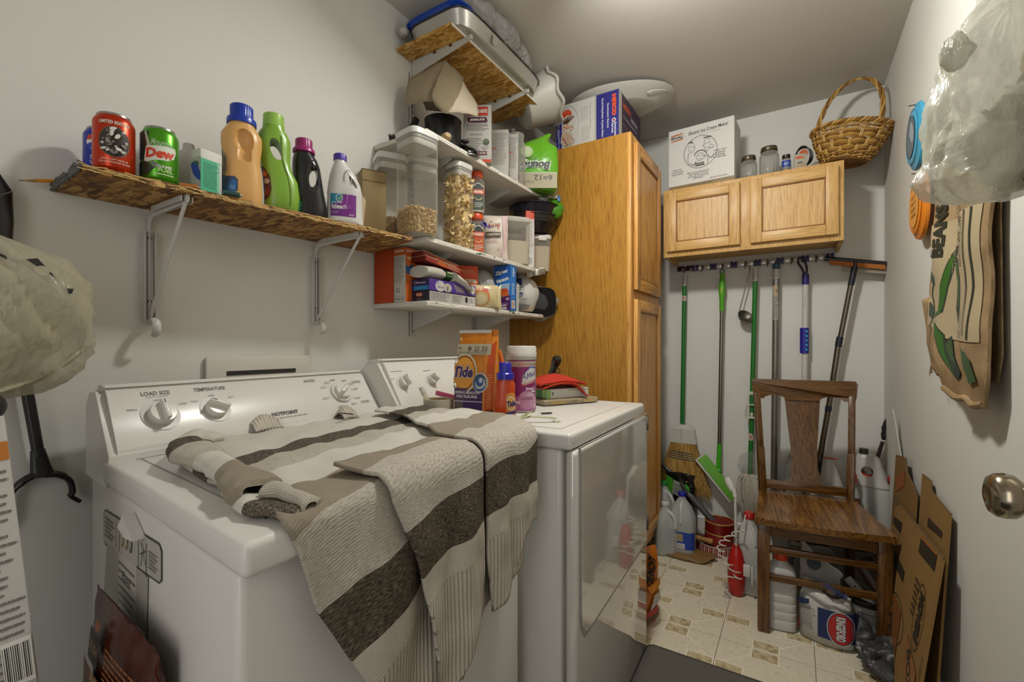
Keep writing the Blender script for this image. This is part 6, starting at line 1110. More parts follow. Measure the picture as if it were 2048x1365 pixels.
P('base', B().lathe([(.001, 0), (.080, .0), (.083, .006), (.001, .004)], 40), WKD, t); 
for k in range(8): P('base_coil', B().tube([V(((.012 + k * .010) * cos(a), (.012 + k * .010) * .83 * sin(a), -.001)) for a in [2 * pi * i / 40 for i in range(41)]], .0035, 5), WKD, t)
for s_ in range(3):
    n = 90; pts = []
    for i in range(n + 1):
        a = pi * i / n; c_ = V((-.015 + .125 * cos(a), -.01 + .035 * sin(a), .135 + .278 * sin(a) ** .75)); ph = i * .34 + s_ * 2.1; pts.append(c_ + V((.007 * cos(ph), .007 * sin(ph), .004 * sin(ph))))
    P('handle_strand', B().tube(pts, .0052, 7), [WK, WK2, WKD][s_], t)
t = T('white_plate', 'plain white round lid leaning in the corner behind the wicker basket', 'lid', (.29, 2.86, WZ + .075), rot=(radians(82), 0, radians(-25))); P('plate_disc', B().lathe([(.001, 0), (.06, 0), (.085, .008), (.09, .012), (.085, .013), (.06, .005), (.001, .005)], 44), M('#c3c0b9', .3), t); t.location.z = WZ + .125
# ================================================================ mop rack and the tools hanging on it
YW = YB - .006
rk = T('tool_rack', 'white strip rack with purple clips and metal hooks under the wall cabinet', 'rack', (-.235, YB, 1.60))
P('strip', B().box((0, -.010, -.002), (.76, .012, .022), .002), M('#6d675d', .4), rk)
b = None
for k, x in enumerate((-.34, -.24, -.13, -.01, .10, .215, .325)):
    if k in (3, 4, 5): pass
    e = P('holder', B().box((x - .022, -.022, .0), (.040, .014, .030), .003).box((x + .026, -.022, .0), (.036, .014, .030), .003), M('#b3b0a8' if k != 0 else '#3b2020', .2, .2), rk)
    P('grip_clip', B().box((x + .052, -.026, -.003), (.014, .022, .034), .003).box((x + .072, -.026, -.003), (.014, .022, .034), .003), M('#2a2060', .4), e)
    P('hook', B().tube([(x, -.030, .012), (x, -.034, -.012), (x, -.036, -.024), (x, -.046, -.030), (x, -.052, -.022)], .0025, 6), M('#7d7a74', .25, 1), e)
GREEN = M('#1f6a26', .3); ALUP = M('#8f8d88', .3, 1)
def pole(t, p0, p1, r, mat, name='pole'): return P(name, B().tube([p0, p1], r, 16), mat, t)
YT = YB - .055
# corn broom
t = T('corn_broom', 'straw corn broom with green handle hanging left on the rack', 'broom', (-.575, YT, 0))
pole(t, (.005, 0, 1.49), (-.008, 0, .66), .0125, GREEN, 'handle'); pole(t, (.006, 0, 1.49), (.007, 0, 1.555), .0135, M('#b3afa6', .4), 'hang_sleeve'); P('sticker', B().lathe([(.0128, 1.40), (.0128, 1.43)], 16, c=(.004, 0, 0), cap=False), M('#b5a89a'), t); P('sticker_mark', B().box((.004, -.0133, 1.415), (.006, .0006, .014)), M('#a02a1e'), t)
P('cap', B().rings([[V((x * w_, y * d_, z)) for x, y in ((-1, -1), (1, -1), (1, 1), (-1, 1))] for z, w_, d_ in ((.655, .012, .012), (.63, .062, .020), (.545, .075, .024))]), M('#b9b5ad', .35), t, smooth=False); P('cap_seam', B().box((-.008, -.0225, .59), (.0015, .004, .08)), M('#7d7a73'), t)
b = B(); r_ = random.Random(11)
b.rings([[V((-.005 + x * w_, y * d_, z)) for x, y in ((-1, -.7), (-.5, -1), (.5, -1), (1, -.7), (1, .7), (.5, 1), (-.5, 1), (-1, .7))] for z, w_, d_ in ((.55, .070, .022), (.46, .088, .026), (.36, .112, .026), (.29, .138, .022))])
STR = wood('broom_straw', '#5d3d12', '#8f6a2c', '#b8924c', 'z', 3., .8)
P('straw_core', b, STR, t, smooth=False); b = B()
for i in range(620):
    u = r_.uniform(-1, 1); f = r_.choice((-1, -1, 1)); z0 = r_.uniform(.40, .55); z1 = .30 - r_.uniform(0, .05) - .03 * u; w0 = .072 + (.55 - z0) * .24; w1 = .150
    a = V((-.005 + u * w0, f * .024, z0)); c = V((-.005 + u * w1 + .012, f * r_.uniform(.008, .026), z1)); rod(b, a, c, .0016, .0016, 0)
q = P('bristles', b, STR, t, smooth=False); q['kind'] = 'stuff'
for k in range(4): z = .492 - k * .0135; w_ = .082 + k * .004; P('binding', B().tube([V((-.005 + w_ * cos(a), .0275 * (1 if sin(a) > 0 else -1) * abs(sin(a)) ** .4, z - .006 * cos(a))) for a in [2 * pi * i / 32 for i in range(33)]], .0026, 6), M('#17303a', .5), t)
t['label'] = 'straw corn broom with green handle hanging left on the rack'
# flat mop (green pad)
t = T('flat_mop', 'lime green flat mop with steel pole and tilted green pad', 'mop', (-.366, YT, 0))
P('eyelet', B().tube(arc((.004, 0, 1.560), .012, 0, 360, 20), .0035, 7), M('#3d5a5f', .4), t); P('grip', B().tube([(.004, 0, 1.55), (.004, 0, 1.50), (.003, 0, 1.45), (.0025, 0, 1.40), (.002, 0, 1.33)], [.010, .016, .019, .014, .013], 16), M('#4f9a1a', .4), t); P('grip_pad', B().tube([(.003, -.012, 1.475), (.003, -.016, 1.45), (.003, -.012, 1.425)], [.004, .009, .004], 12), M('#8fb04a', .4), t)
pole(t, (.002, 0, 1.34), (-.011, 0, .55), .0105, ALUP); pole(t, (-.0105, 0, .56), (-.015, -.004, .42), .0125, M('#3fa01c', .35), 'green_collar'); P('joint', lump((.022, .016, .018), 3, .004, 60, 10, False), M('#2f8a1c', .35), t).location = (-.016, -.012, .405)
hd = P('mop_head', B().box((0, 0, 0), (.285, .070, .010), .004), M('#a9a89c', .4), t); hd.location = (-.02, -.03, .372); hd.rotation_euler = (radians(62), radians(50), radians(0))
pd = P('green_pad', B().box((0, .004, .007), (.27, .058, .005), .002), M('#5a9a26', .6, bump=.8, bscale=90), hd); P('white_edge', B().box((0, -.034, .0), (.285, .006, .014), .002), M('#b5b2aa', .5), hd)
# skimmer ladle
t = T('skimmer_ladle', 'grey metal skimmer ladle hanging on a long thin handle', 'ladle', (-.22, YT, 0))
P('ladle_handle', B().tube(smooth_path([(-.003, 0, 1.575), (.004, -.004, 1.55), (-.004, 0, 1.53), (-.035, 0, 1.40), (-.052, -.002, 1.325)]), .0034, 8, sy=.6), M('#77736b', .3, 1), t)
bw = P('ladle_bowl', B().lathe([(.001, -.032), (.022, -.028), (.038, -.012), (.044, .0), (.0455, .0), (.040, -.014), (.024, -.031), (.001, -.035)], 32, cap=False), M('#6b675f', .4, .9), t); bw.location = (-.018, -.004, 1.297); bw.rotation_euler = (radians(35), radians(40), 0)
# string mop
t = T('string_mop', 'green-handled string mop with white wringer and shaggy grey head', 'mop', (-.205, YT, 0))
pole(t, (.012, 0, 1.49), (.013, 0, 1.565), .0135, M('#b3afa6', .4), 'hang_sleeve'); pole(t, (.012, 0, 1.50), (-.014, 0, .40), .0125, GREEN, 'handle'); P('sticker', B().lathe([(.0128, .60), (.0128, .64)], 16, c=(-.009, 0, 0), cap=False), M('#b9a9a0'), t); P('sticker_mark', B().box((-.009, -.0133, .62), (.005, .0006, .02)), M('#8f2020'), t)
P('wringer_ring', B().tube([(-.034, -.02, .745), (-.028, -.02, .80), (.016, -.02, .80), (.024, -.02, .745), (.018, -.02, .728), (-.028, -.02, .728), (-.034, -.02, .745)], .0055, 8), M('#bcb9b1', .4), t); P('wringer_slide', B().tube([(-.018, -.016, .80), (-.020, -.018, .85)], .004, 8).tube([(.008, -.016, .80), (.010, -.018, .85)], .004, 8).box((-.005, -.012, .865), (.022, .012, .018), .003).box((-.005, -.022, .742), (.014, .004, .030), .001), M('#bcb9b1', .4), t)
P('clear_bag', lump((.065, .035, .075), 12, .014, 26, 18, False), film('#b5b5b0', .22, .2, .8), t).location = (-.01, -.01, .46)
b = B(); r_ = random.Random(8)
for i in range(170):
    a = r_.uniform(0, 2 * pi); s_ = r_.uniform(.3, 1); x0, y0 = .015 * cos(a), .012 * sin(a); sp_ = .075 * s_
    pts = [(x0 - .012, y0 - .05, .40 + .02 * r_.random()), (x0 + sp_ * cos(a) * .8, y0 - .055 + .035 * sin(a), .37 + .03 * r_.random()), (x0 + sp_ * cos(a) + .01, y0 - .06 + .04 * sin(a), .30), (x0 + sp_ * cos(a) * .75 + .02, y0 - .06 + .03 * sin(a), .205 + .05 * r_.random())]
    b.tube(smooth_path(pts, 3), .0028, 4)
q = P('mop_strings', b, M('#a8a193', .9, var=.2), t); q['kind'] = 'stuff'
P('blue_strings', B().tube(smooth_path([(.03, -.10, .30), (.02, -.105, .265), (.045, -.10, .235)]), .004, 5).tube(smooth_path([(.045, -.10, .30), (.03, -.105, .26), (.05, -.10, .24)]), .003, 5), M('#5a6f95', .8), t)
# aluminium extension pole
t = T('extension_pole', 'thick grey aluminium pole with blue tip hanging in the middle of rack', 'pole', (-.10, YT + .005, 0))
pole(t, (.008, 0, 1.50), (-.006, 0, .10), .0165, M('#86847f', .35, .8)); pole(t, (.0085, 0, 1.495), (.009, 0, 1.55), .0185, M('#b9b7b2', .35), 'white_collar'); pole(t, (.009, 0, 1.548), (.009, 0, 1.575), .0185, M('#254a6b', .4), 'blue_tip'); P('eyelet', B().tube(arc((.009, 0, 1.582), .010, 0, 360, 16), .0035, 6), M('#22323f', .4), t)
p = Print(cyl(.0166, 0, (.006, 0, 0)), maxlen=.006); p.rect(-.014, 1.27, .014, 1.46, '#9c968a'); p.rect(-.014, 1.41, .014, 1.46, '#ab9678'); p.ell(.004, 1.43, .005, .007, '#7a4a1c'); p.small(-.012, 1.28, .012, 1.40, 9, '#5f5b54'); p.build(t)
# white and purple pole
t = T('duster_pole', 'white pole with purple loop handle and purple label sleeve', 'pole', (.04, YT + .005, 0))
P('loop_handle', B().tube(smooth_path([(.0, 0, 1.50), (-.012, 0, 1.54), (-.030, 0, 1.575), (-.028, 0, 1.60), (-.010, 0, 1.595), (.008, 0, 1.55), (.006, 0, 1.50)]), .0055, 8), M('#1c1733', .4), t); pole(t, (.003, 0, 1.51), (.003, 0, 1.455), .0165, M('#2a2168', .35), 'purple_grip'); pole(t, (.003, 0, 1.457), (-.006, 0, .30), .0145, M('#bdbab4', .35)); p = Print(cyl(.0146, -5, (.001, 0, 0)), maxlen=.006); p.txt('Clean & Reach', .0, 1.36, .07, .004, '#77736c', rot=90, bold=0); p.build(t)
P('label_sleeve', B().lathe([(.0148, 1.09), (.021, 1.09), (.021, 1.225), (.0148, 1.225)], 24, c=(-.002, 0, 0)), M('#22208a', .35), t)
p = Print(cyl(.0212, 0, (-.002, 0, 0)), maxlen=.006)
for k in range(5): p.ell(.010, 1.11 + k * .024, .005, .008, '#3fa0b8', .5)
p.build(t)
# squeegee
t = T('window_squeegee', 'black squeegee head with orange scrub strip on a steel pole leaning right', 'squeegee', (.20, YT - .02, 0))
hd = P('squeegee_head', B().tube([(-.075, 0, 1.582), (.185, 0, 1.528)], .0125, 12, sy=1.), M('#16151a', .3), t); P('orange_scrubber', B().rings([[V((x, y - .004, z + zz)) for y, zz in ((-.008, 0), (.010, 0), (.010, -.022), (-.008, -.022))] for x, z in ((-.055, 1.570), (.17, 1.524))]), M('#a8642c', .9, bump=1., bscale=200), t, smooth=False); P('rubber_blade', B().rings([[V((x, y + .008, z + zz)) for y, zz in ((-.002, 0), (.002, 0), (.002, -.035), (-.002, -.035))] for x, z in ((-.0, 1.548), (.185, 1.515))]), M('#8f8775', .5), t, smooth=False)
pole(t, (.055, -.002, 1.555), (.035, 0, 1.435), .0135, M('#191a28', .35), 'neck'); pole(t, (.035, 0, 1.44), (-.010, 0, 1.16), .012, M('#7b7468', .25, 1), 'upper_pole'); pole(t, (-.009, 0, 1.175), (-.017, 0, 1.125), .0155, M('#1c1b2c', .4), 'twist_lock'); pole(t, (-.017, 0, 1.13), (-.058, .0, .80), .0135, M('#7b7468', .25, 1)); pole(t, (-.056, 0, .82), (-.06, 0, .79), .015, M('#1c1b2c', .4), 'twist_lock'); pole(t, (-.06, 0, .79), (-.098, 0, .52), .0135, M('#7b7468', .25, 1), 'lower_pole'); pole(t, (-.097, 0, .53), (-.106, 0, .455), .0145, M('#171622', .4), 'rubber_grip')
# ================================================================ floor corner left of the chair
t = T('cardboard_sheet', 'folded brown cardboard standing behind the pantry corner', 'cardboard', (-.80, YB - .10, .001), 0); P('sheet', B().box((.0, 0, .33), (.20, .05, .66), .003), M('#55411f', .8, var=.1), t); P('torn_edge', B().box((.075, -.027, .50), (.05, .004, .30), .001, (0, .05, 0)), M('#6b5530', .8), t)
JUG = clear('#cfd2cf', .42, .25, .7)
def jug(lb, x, y, rz, h, rx, ry, cap, liquid=0, lcol='#7d7a66', deco=None, mat=None, group=None, s=1., hs=1):
    t = T('milk_jug' if mat is None else 'plastic_jug', lb, 'jug', (x, y, .001), rz, group)
    L = Loft([(0, rx * .88, ry * .88, 0, 0, 5), (.006, rx * .98, ry * .98, 0, 0, 5), (h * .1, rx, ry, 0, 0, 5), (h * .52, rx, ry, 0, 0, 4.5), (h * .62, rx * .97, ry * .97, 0, 0, 3.5), (h * .78, rx * .72, ry * .72, -.0, 0, 2.6), (h * .88, rx * .38, ry * .38, 0, 0, 2), (h * .93, .017, .017, 0, 0, 2), (h * .97, .0165, .0165, 0, 0, 2)])
    o = P('jug_body', B().loft(L, 44), mat or JUG, t)
    P('handle', B().tube(smooth_path([(hs * rx * .12, -ry * .25, h * .86), (hs * rx * .55, -ry * .75, h * .80), (hs * rx * .72, -ry * .9, h * .68), (hs * rx * .72, -ry * .95, h * .56)]), .0085 * s, 10), mat or clear('#d6d8d4', .55, .25, .7), t)
    if liquid: P('liquid', B().loft(Loft([(z_, rx * .95, ry * .95, 0, 0, 5) for z_ in (.006, liquid)]), 36), M(lcol, .2), t)
    c_ = P('cap', ribbed(.0195, h * .955, h * 1.02, 24, .0006), M(cap, .35), t)
    if deco: deco(t, L)
    return t
jug('milky jug with green cap behind the two front jugs by the pantry', -.655, 2.72, 15, .335, .07, .07, '#1d7a35')
def dA(t, L): p = Print(wrapmap(L, 42), maxlen=.01, off=.001); p.rect(-.02, .04, .025, .12, '#a7a69e'); p.small(-.017, .045, .0, .115, 9, '#5d5a52'); p.bars(.004, .05, .022, .10, n=8); p.build(t)
jug('small milky jug with white cap and a little clear water, leftmost', -.607, 2.555, 25, .27, .058, .055, '#bcbab4', .065, '#8c8c80', dA)
def dB(t, L):
    p = Print(wrapmap(L, 0), maxlen=.01, off=.001); p.rect(-.072, .045, .072, .135, '#14398f'); p.rect(-.02, .085, .012, .125, '#8f825d'); p.bars(-.016, .048, .02, .075, n=10); p.build(t)
jug('milky jug with royal blue cap and blue label holding brownish liquid', -.528, 2.60, 5, .325, .068, .066, '#16208f', .17, '#6d6450', dB, hs=.01)
t = T('sponge_pack', 'green and black pack of scrub pads standing behind the jugs', 'package', (-.58, 2.80, .22), -8); P('pack_body', pillow(.17, .03, .16, crump=.006, seed=3), M('#141410', .25, bump=.8, bscale=40), t)
p = Print(pouchmap(.17, .03, .16, k=.007), maxlen=.01); p.poly([(-.08, .05), (-.03, .04), (-.035, .125), (-.08, .14)], '#3f8a1f'); p.poly([(-.04, .035), (.03, .02), (.035, .10), (-.03, .12)], '#8d8f86'); p.poly([(.035, .06), (.062, .05), (.06, .09), (.04, .11)], '#3f9a2a'); p.small(-.025, .04, .025, .10, 5, '#3d4a3a'); p.ell(.045, .12, .006, .005, '#7a6a30'); p.build(t)
t = T('support_box', 'dark brown carton behind the jugs carrying the pack of pads', 'box', (-.60, 2.83, .001), 0); carton(t, .2, .1, .21, '#2b2012')
t = T('grey_tube', 'long grey tube leaning diagonally behind the jugs', 'pole', (-.5, 2.82, 0), 0); P('tube_body', B().tube([(-.22, .02, .43), (-.10, .0, .34)], .011, 14), M('#4d4b4a', .35, .3), t); P('thick_end', B().tube([(-.02, -.10, .29), (.0, -.105, .275), (.20, -.08, .06)], [.012, .017, .019], 16), M('#454344', .45), t); P('thin_rod', B().tube([(-.10, .0, .34), (-.02, -.10, .29)], .009, 12), M('#4d4b4a', .35, .3), t)
t = T('paper_bag', 'crumpled brown paper bag under the blue-capped jug', 'bag', (-.505, 2.565, .012), 8); b = ball((0, 0, 0), (.155, .075, .018), 20)
for v in b.bm.verts:
    q = v.co.copy(); v.co += noise.noise_vector(q * 16) * .018; v.co.z = max(-.011, v.co.z + .02 * max(0, q.length - .08) * 6 * (1 if q.y < 0 else .4)); v.co.y *= 1 + .35 * noise.noise(q * 8)
P('bag_body', b, M('#76572e', .6, bump=.5, bscale=20), t, ang=60)
def tin(lb, z, r, h, col, x=-.375, y=2.72, stripes=False):
    t = T('round_tin', lb, 'tin', (x, y, z), 0); P('tin_body', B().lathe([(.001, 0), (r, 0), (r, h), (r * .96, h), (r * .95, h - .003), (.001, h - .003)], 44), M(col, .3), t); P('rolled_rim', B().tube(arc((0, 0, h), r, 0, 360, 44, 'xy'), .003, 7), M('#b89a4d' if not stripes else '#b0aaa0', .3, .4), t)
    if stripes:
        p = Print(cyl(r + .0004), maxlen=.02)
        for k in range(-7, 8): p.rect(k * .012 - .002, .004, k * .012 + (.001 if k % 2 else .004), h - .004, '#b5aca0')
        p.build(t)
    return t
tin('lowest of three red tins, wide with white stripes', .001, .092, .052, '#8c1f18', stripes=True); tin('middle dark red round tin in the stack of three', .0565, .076, .056, '#7a1412', x=-.355); tin('topmost dark red round tin with gold rim', .116, .074, .055, '#6e0f0c', x=-.355)
t = T('wooden_handle', 'turned wooden handle lying between the paper bag and red tins', 'handle', (-.445, 2.66, .075), rot=(0, radians(90), radians(-12))); P('turned_grip', B().lathe([(.001, -.07), (.012, -.068), (.014, -.03), (.011, .02), (.017, .055), (.015, .068), (.001, .072)], 24), M('#96703c', .45, var=.15), t)
t = T('dustpan', 'small dark red dustpan standing under the wooden handle', 'dustpan', (-.45, 2.74, .001), 12); P('pan_tray', B().box((0, 0, .03), (.11, .09, .05), .006), M('#4d100d', .4), t)
# red immersion tool with coiled white cord, white jug
t = T('plastic_jug', 'tall white jug standing behind the red corded appliance', 'jug', (-.175, 2.36, .001), -4)
L = Loft([(0, .062, .048, 0, 0, 5), (.006, .07, .055, 0, 0, 5), (.2, .07, .055, 0, 0, 5), (.235, .066, .052, 0, 0, 4), (.27, .05, .042, -.005, 0, 3), (.31, .026, .024, -.008, 0, 2), (.335, .020, .020, -.008, 0, 2)])
P('jug_body', B().loft(L, 44), M('#a9a7a1', .4), t); P('grip_ridge', B().tube(smooth_path([(.01, -.030, .30), (.022, -.044, .27), (.026, -.052, .23)]), .007, 8), M('#b0aea8', .4), t); P('red_cap', B().lathe([(.022, .333), (.024, .335), (.024, .35), (.018, .362), (.001, .363)], 26, c=(-.008, 0, 0)), M('#a5201a', .35), t)
t = T('hand_blender', 'red hand blender with white shaft and coiled white cord', 'blender', (-.23, 2.29, .001), 0)
P('motor_body', B().loft(Loft([(0, .022, .020), (.01, .032, .026), (.07, .037, .030), (.15, .036, .030), (.20, .024, .022), (.225, .012, .012)]), 32), M('#a81c14', .3), t); P('shaft', B().tube([(0, 0, .22), (-.004, .01, .36), (-.006, .02, .44)], [.0075, .006, .0065], 12), M('#b5b2aa', .35), t); P('elbow', B().tube([(-.006, .02, .435), (-.014, .03, .47)], [.009, .011], 12), M('#bdbab2', .35), t); bg_ = P('blade_guard', B().loft(Loft([(0, .012, .009), (.03, .017, .014), (.06, .014, .012)]), 20), M('#bdbab2', .35), t); bg_.location = (-.018, .03, .46); bg_.rotation_euler = (radians(-15), radians(-28), 0)
for c_, d_ in (((.045, -.02, .128), (.028, .018, .05)), ((.066, -.024, .11), (.008, .012, .08)), ((-.034, -.006, .12), (.008, .02, .026))): P('wall_holder', B().box(c_, d_, .002), M('#bcb9b2', .4), t)
cp = []; n = 150
for i in range(n + 1):
    u = i / n; z = .30 - .21 * u; cx_ = .02 - .075 * sin(pi * min(1, u * 1.1)) - .01 * u; cp.append((cx_ + .017 * cos(u * 2 * pi * 8), -.03 + .015 * sin(u * 2 * pi * 8), z))
cp = smooth_path([(.035, .03, .36), (.03, .01, .33), (.022, -.02, .31)], 4) + [V(c) for c in cp] + smooth_path([(-.045, -.03, .085), (-.05, -.03, .05), (-.03, -.035, .012), (-.018, -.03, .004), (-.03, -.05, .004), (-.045, -.045, .004), (-.04, -.03, .004), (-.02, -.02, .006)], 5)
P('coiled_cord', B().tube(cp, .0028, 6), M('#b9b6ae', .4), t)
t = T('snack_bag', 'orange snack bag standing just beyond the dryer front corner', 'bag', (-.530, 1.835, .001), 60)
P('bag_body', pillow(.16, .09, .31, crump=.005, seed=6), M('#b8661c', .25, bump=.4, bscale=25), t); pmx = pouchmap(.16, .09, .31, k=.008); p = Print(pmx, maxlen=.01)
p.txt('CRUNCHY', .01, .235, .11, .045, '#191411', rot=70, bold=.06, slant=.3); p.poly([(-.07, .03), (.075, .03), (.07, .08), (-.02, .06)], '#4a1f10'); p.poly([(.0, .08), (.07, .11), (.07, .15), (.02, .14)], '#b5b2aa'); p.poly([(-.03, .05), (.05, .06), (.05, .09), (-.02, .08)], '#a8200f'); p.poly([(-.02, .18), (.06, .20), (.07, .17), (.0, .15)], '#c97a1a'); p.build(t)
# ================================================================ under and behind the chair
t = T('bleach_jug', 'ribbed white jug with orange-red cap standing under the chair', 'jug', (-.052, 2.125, .001), 8)
secs = [(0, .046, .034, 0, 0, 4), (.006, .052, .04, 0, 0, 4)]
for k in range(6):
    z0 = .012 + k * .034; secs += [(z0, .052, .040, 0, 0, 4), (z0 + .028, .053, .041, 0, 0, 4), (z0 + .031, .0505, .039, 0, 0, 4)]
secs += [(.222, .052, .04, 0, 0, 4), (.245, .045, .035, 0, 0, 3), (.262, .026, .024, 0, 0, 2), (.275, .021, .021, 0, 0, 2)]
P('jug_body', B().loft(Loft(secs), 48), M('#b0aea9', .38), t); P('cap', ribbed(.0235, .272, .308, 24), M('#c23c14', .35), t); P('back_label', B().box((-.0535, .0, .12), (.001, .05, .14)), M('#8f8a80'), t)
# charcoal bag
t = T('charcoal_bag', 'rolled-open white and blue charcoal bag with red oval emblem under the chair', 'bag', (.102, 2.14, .001), -6)
b = B(); rings = []
for z, rx, ry, cx_, cy_ in ((0, .080, .060, .005, 0), (.01, .088, .068, 0, 0), (.06, .090, .075, 0, 0), (.12, .086, .075, -.004, .004), (.165, .078, .068, -.008, .01), (.19, .062, .055, -.012, .015)):
    rings.append([Loft([(0, rx, ry, cx_, cy_, 3.5)]).pt(2 * pi * i / 48, 0) + V((0, 0, z)) for i in range(48)])
P('bag_body', b.rings(rings).crumple(.005, 20, 3), M('#aeaba4', .4, bump=.4, bscale=25), t)
P('rolled_back', B().grid(lambda u, v: V((-.095 + .115 * u + .03 * v * u + noise.noise(V((u * 3, v * 3, 1))) * .01, .065 - .03 * u + .02 * sin(v * 3), .14 + .19 * v - .07 * u * v - .02 * u + noise.noise(V((u * 4, v * 4, 5))) * .012)), 20, 20), M('#aeaba4', .45, bump=.5, bscale=30), t, solid=.004)
P('folded_top', B().grid(lambda u, v: V((-.075 + .15 * u, -.050 + .085 * v - .02 * sin(pi * u), .175 + .045 * sin(pi * v) * (1 - .5 * u) - .03 * u + .012 * noise.noise(V((u * 5, v * 5, 2))))), 20, 14), M('#b3b0a9', .4, bump=.5, bscale=30), t, solid=.004)
P('opening', lump((.034, .02, .02), 4, .006, 40, 12, False), M('#2b2318', .8), t).location = (.02, -.042, .197); P('briquette', B().box((.018, -.056, .204), (.03, .014, .014), .002, (.2, .3, .2)), M('#7d6845', .7), t)
def cm(u, v, o): th = -pi / 2 + u / .085; q = Loft([(0, .090, .074, 0, 0, 3.5)]).pt(th, 0, .0065 + o); return V((q.x, q.y, v))
p = Print(cm, maxlen=.01); p.rect(-.025, .035, .125, .145, '#121f52'); p.ell(.045, .085, .041, .062, '#b3b0ab'); p.ell(.045, .085, .038, .059, '#141c48'); p.ell(.045, .085, .0355, .0565, '#a51d18'); p.txt('KINGSFORD', .045, .085, .094, .030, '#1b1f3f', rot=-90, bold=.1); p.txt('KINGSFORD', .045, .085, .090, .026, '#c4c1bb', rot=-90, bold=.05); p.small(-.085, .05, -.032, .135, 11, '#6b6963'); p.poly([(-.088, .13), (-.05, .145), (-.05, .165), (-.088, .155)], '#17294f'); p.ell(-.085, .055, .008, .018, '#6d2a22'); p.build(t)
p = Print(lambda u, v, o: V((u, -.052 + (v - .17) * .12 - o - .02 * cos(u * 20), .012 + v + .01)), maxlen=.01, off=.004); p.txt('100% NATURAL', -.01, .215, .075, .009, '#2a3558', rot=-12); p.txt('ORIGINAL', .03, .195, .08, .020, '#20305f', rot=-24, bold=.04, slant=.2); p.build(t)
st_ = P('round_stamp', B().lathe([(.021, 0), (.024, 0), (.024, .001), (.021, .001)], 28), M('#2b2d33'), t); st_.location = (-.045, .028, .262); st_.rotation_euler = (radians(62), 0, 0)
st_ = P('stamp_centre', B().lathe([(.001, 0), (.016, 0), (.016, .001)], 20), M('#3d3f45'), t); st_.location = (-.040, .027, .26); st_.rotation_euler = (radians(62), 0, 0)
t = T('paint_bucket', 'small white printed bucket between the charcoal bag and chair leg', 'bucket', (.235, 2.21, .001), 10); L = Loft([(0, .055, .055), (.005, .058, .058), (.15, .068, .068), (.152, .071, .071)]); P('bucket_body', B().loft(L, 40), M('#98958e', .4), t); P('lid', B().lathe([(.072, .148), (.073, .16), (.066, .163), (.001, .160)], 40), M('#16140f', .4), t); p = Print(wrapmap(L, 0), maxlen=.01); p.rect(-.05, .05, .06, .125, '#6f6c68'); p.small(-.047, .055, .055, .12, 12, '#c0bdb6', .4); p.build(t)
t = T('white_rail', 'white plastic rail leaning across the chair leg to the floor', 'rail', (.255, 2.19, .01), 0); P('rail_body', rod(B(), (-.085, .02, .21), (.105, -.08, .035), .030, .014, .004), M('#a8a59d', .4), t)
for k in (.12, .88): c_ = V((-.085, .02, .21)).lerp(V((.105, -.08, .035)), k); P('hole', ball(tuple(c_ + V((0, -.009, .003))), (.003, .003, .003), 6), M('#221f1b'), t)
P('second_rail', rod(B(), (.02, -.02, .14), (.10, -.075, .055), .02, .012, .003), M('#98958d', .4), t)
t = T('trash_bag', 'crumpled dark grey plastic bag round the chair front leg', 'bag', (.283, 2.00, .052), 0); b = lump((.098, .075, .062), 31, .05, 22, 32)
for v in b.bm.verts: v.co += noise.noise_vector(v.co * 60) * .006
P('bag_body', b, M('#343334', .42, bump=.9, bscale=45), t, ang=70)
t = T('trash_bag', 'upright scrap of dark grey plastic bag beside the white bucket', 'bag', (.205, 2.105, .06), 0); P('bag_body', lump((.035, .028, .058), 41, .018, 26, 18), M('#3a3939', .42, bump=.9, bscale=45), t, ang=70)
t = T('wire_shelf', 'thin black and white wire shelf piece leaning beside the cardboard', 'wire shelf', (.30, 2.3, .001), 0)
for k in range(4): P('wire', B().tube([(-.02 + k * .012, .05, .30), (.035 + k * .008, -.10, .01)], .0022, 6), M('#8d8b86' if k % 2 else '#1d1b19', .4), t)
# low dark stand carrying white jugs behind the chair
t = T('low_stand', 'low dark wooden stand behind the chair carrying the white jugs', 'stand', (.18, 2.73, 0), 0); P('stand_top', B().box((.0, 0, .20), (.36, .26, .02), .002), M('#1e1610', .6), t)
for sx_ in (-1, 1):
    for sy_ in (-1, 1): P('stand_leg', B().box((sx_ * .165, sy_ * .115, .095), (.025, .025, .19), .002), M('#1e1610', .6), t)
P('cross_brace', rod(B(), (-.12, -.12, .02), (.14, -.12, .185), .02, .012), M('#38270f', .6), t)
t = T('white_carton', 'white printed carton with red corner lying under the dark stand', 'box', (.03, 2.62, .001), 5); P('carton', B().box((0, 0, .09), (.20, .14, .18), .002), M('#8a867c', .6), t); p = Print(fr(.2, .14)); p.rect(-.09, .10, .09, .17, '#9b978d'); p.small(-.085, .11, .05, .165, 5, '#55524b'); p.rect(.0, .17, .09, .18, '#9c2d1a'); p.build(t)
t = T('cleaner_bottle', 'white bottle with handle standing behind the ribbed jug', 'bottle', (-.055, 2.36, .001), 0); P('bottle_body', B().loft(Loft([(0, .035, .03, 0, 0, 3), (.30, .035, .03, 0, 0, 3), (.35, .015, .015)]), 32), M('#9c9991', .4), t)
t = T('white_sack', 'limp white plastic sack behind the charcoal bag', 'bag', (.09, 2.42, .12), 0); P('sack_body', lump((.10, .08, .125), 17, .02, 14, 18), M('#8f8c84', .45, bump=.5, bscale=20), t)
t = T('weed_killer_jug', 'white jug with red trim lip left of the big white jug on the stand', 'jug', (.145, 2.72, .212), 0); L = Loft([(0, .050, .045, 0, 0, 5), (.006, .056, .05, 0, 0, 5), (.20, .056, .05, 0, 0, 5), (.235, .052, .046, 0, 0, 4), (.30, .035, .03, -.005, 0, 3), (.36, .022, .022, -.01, 0, 2)])
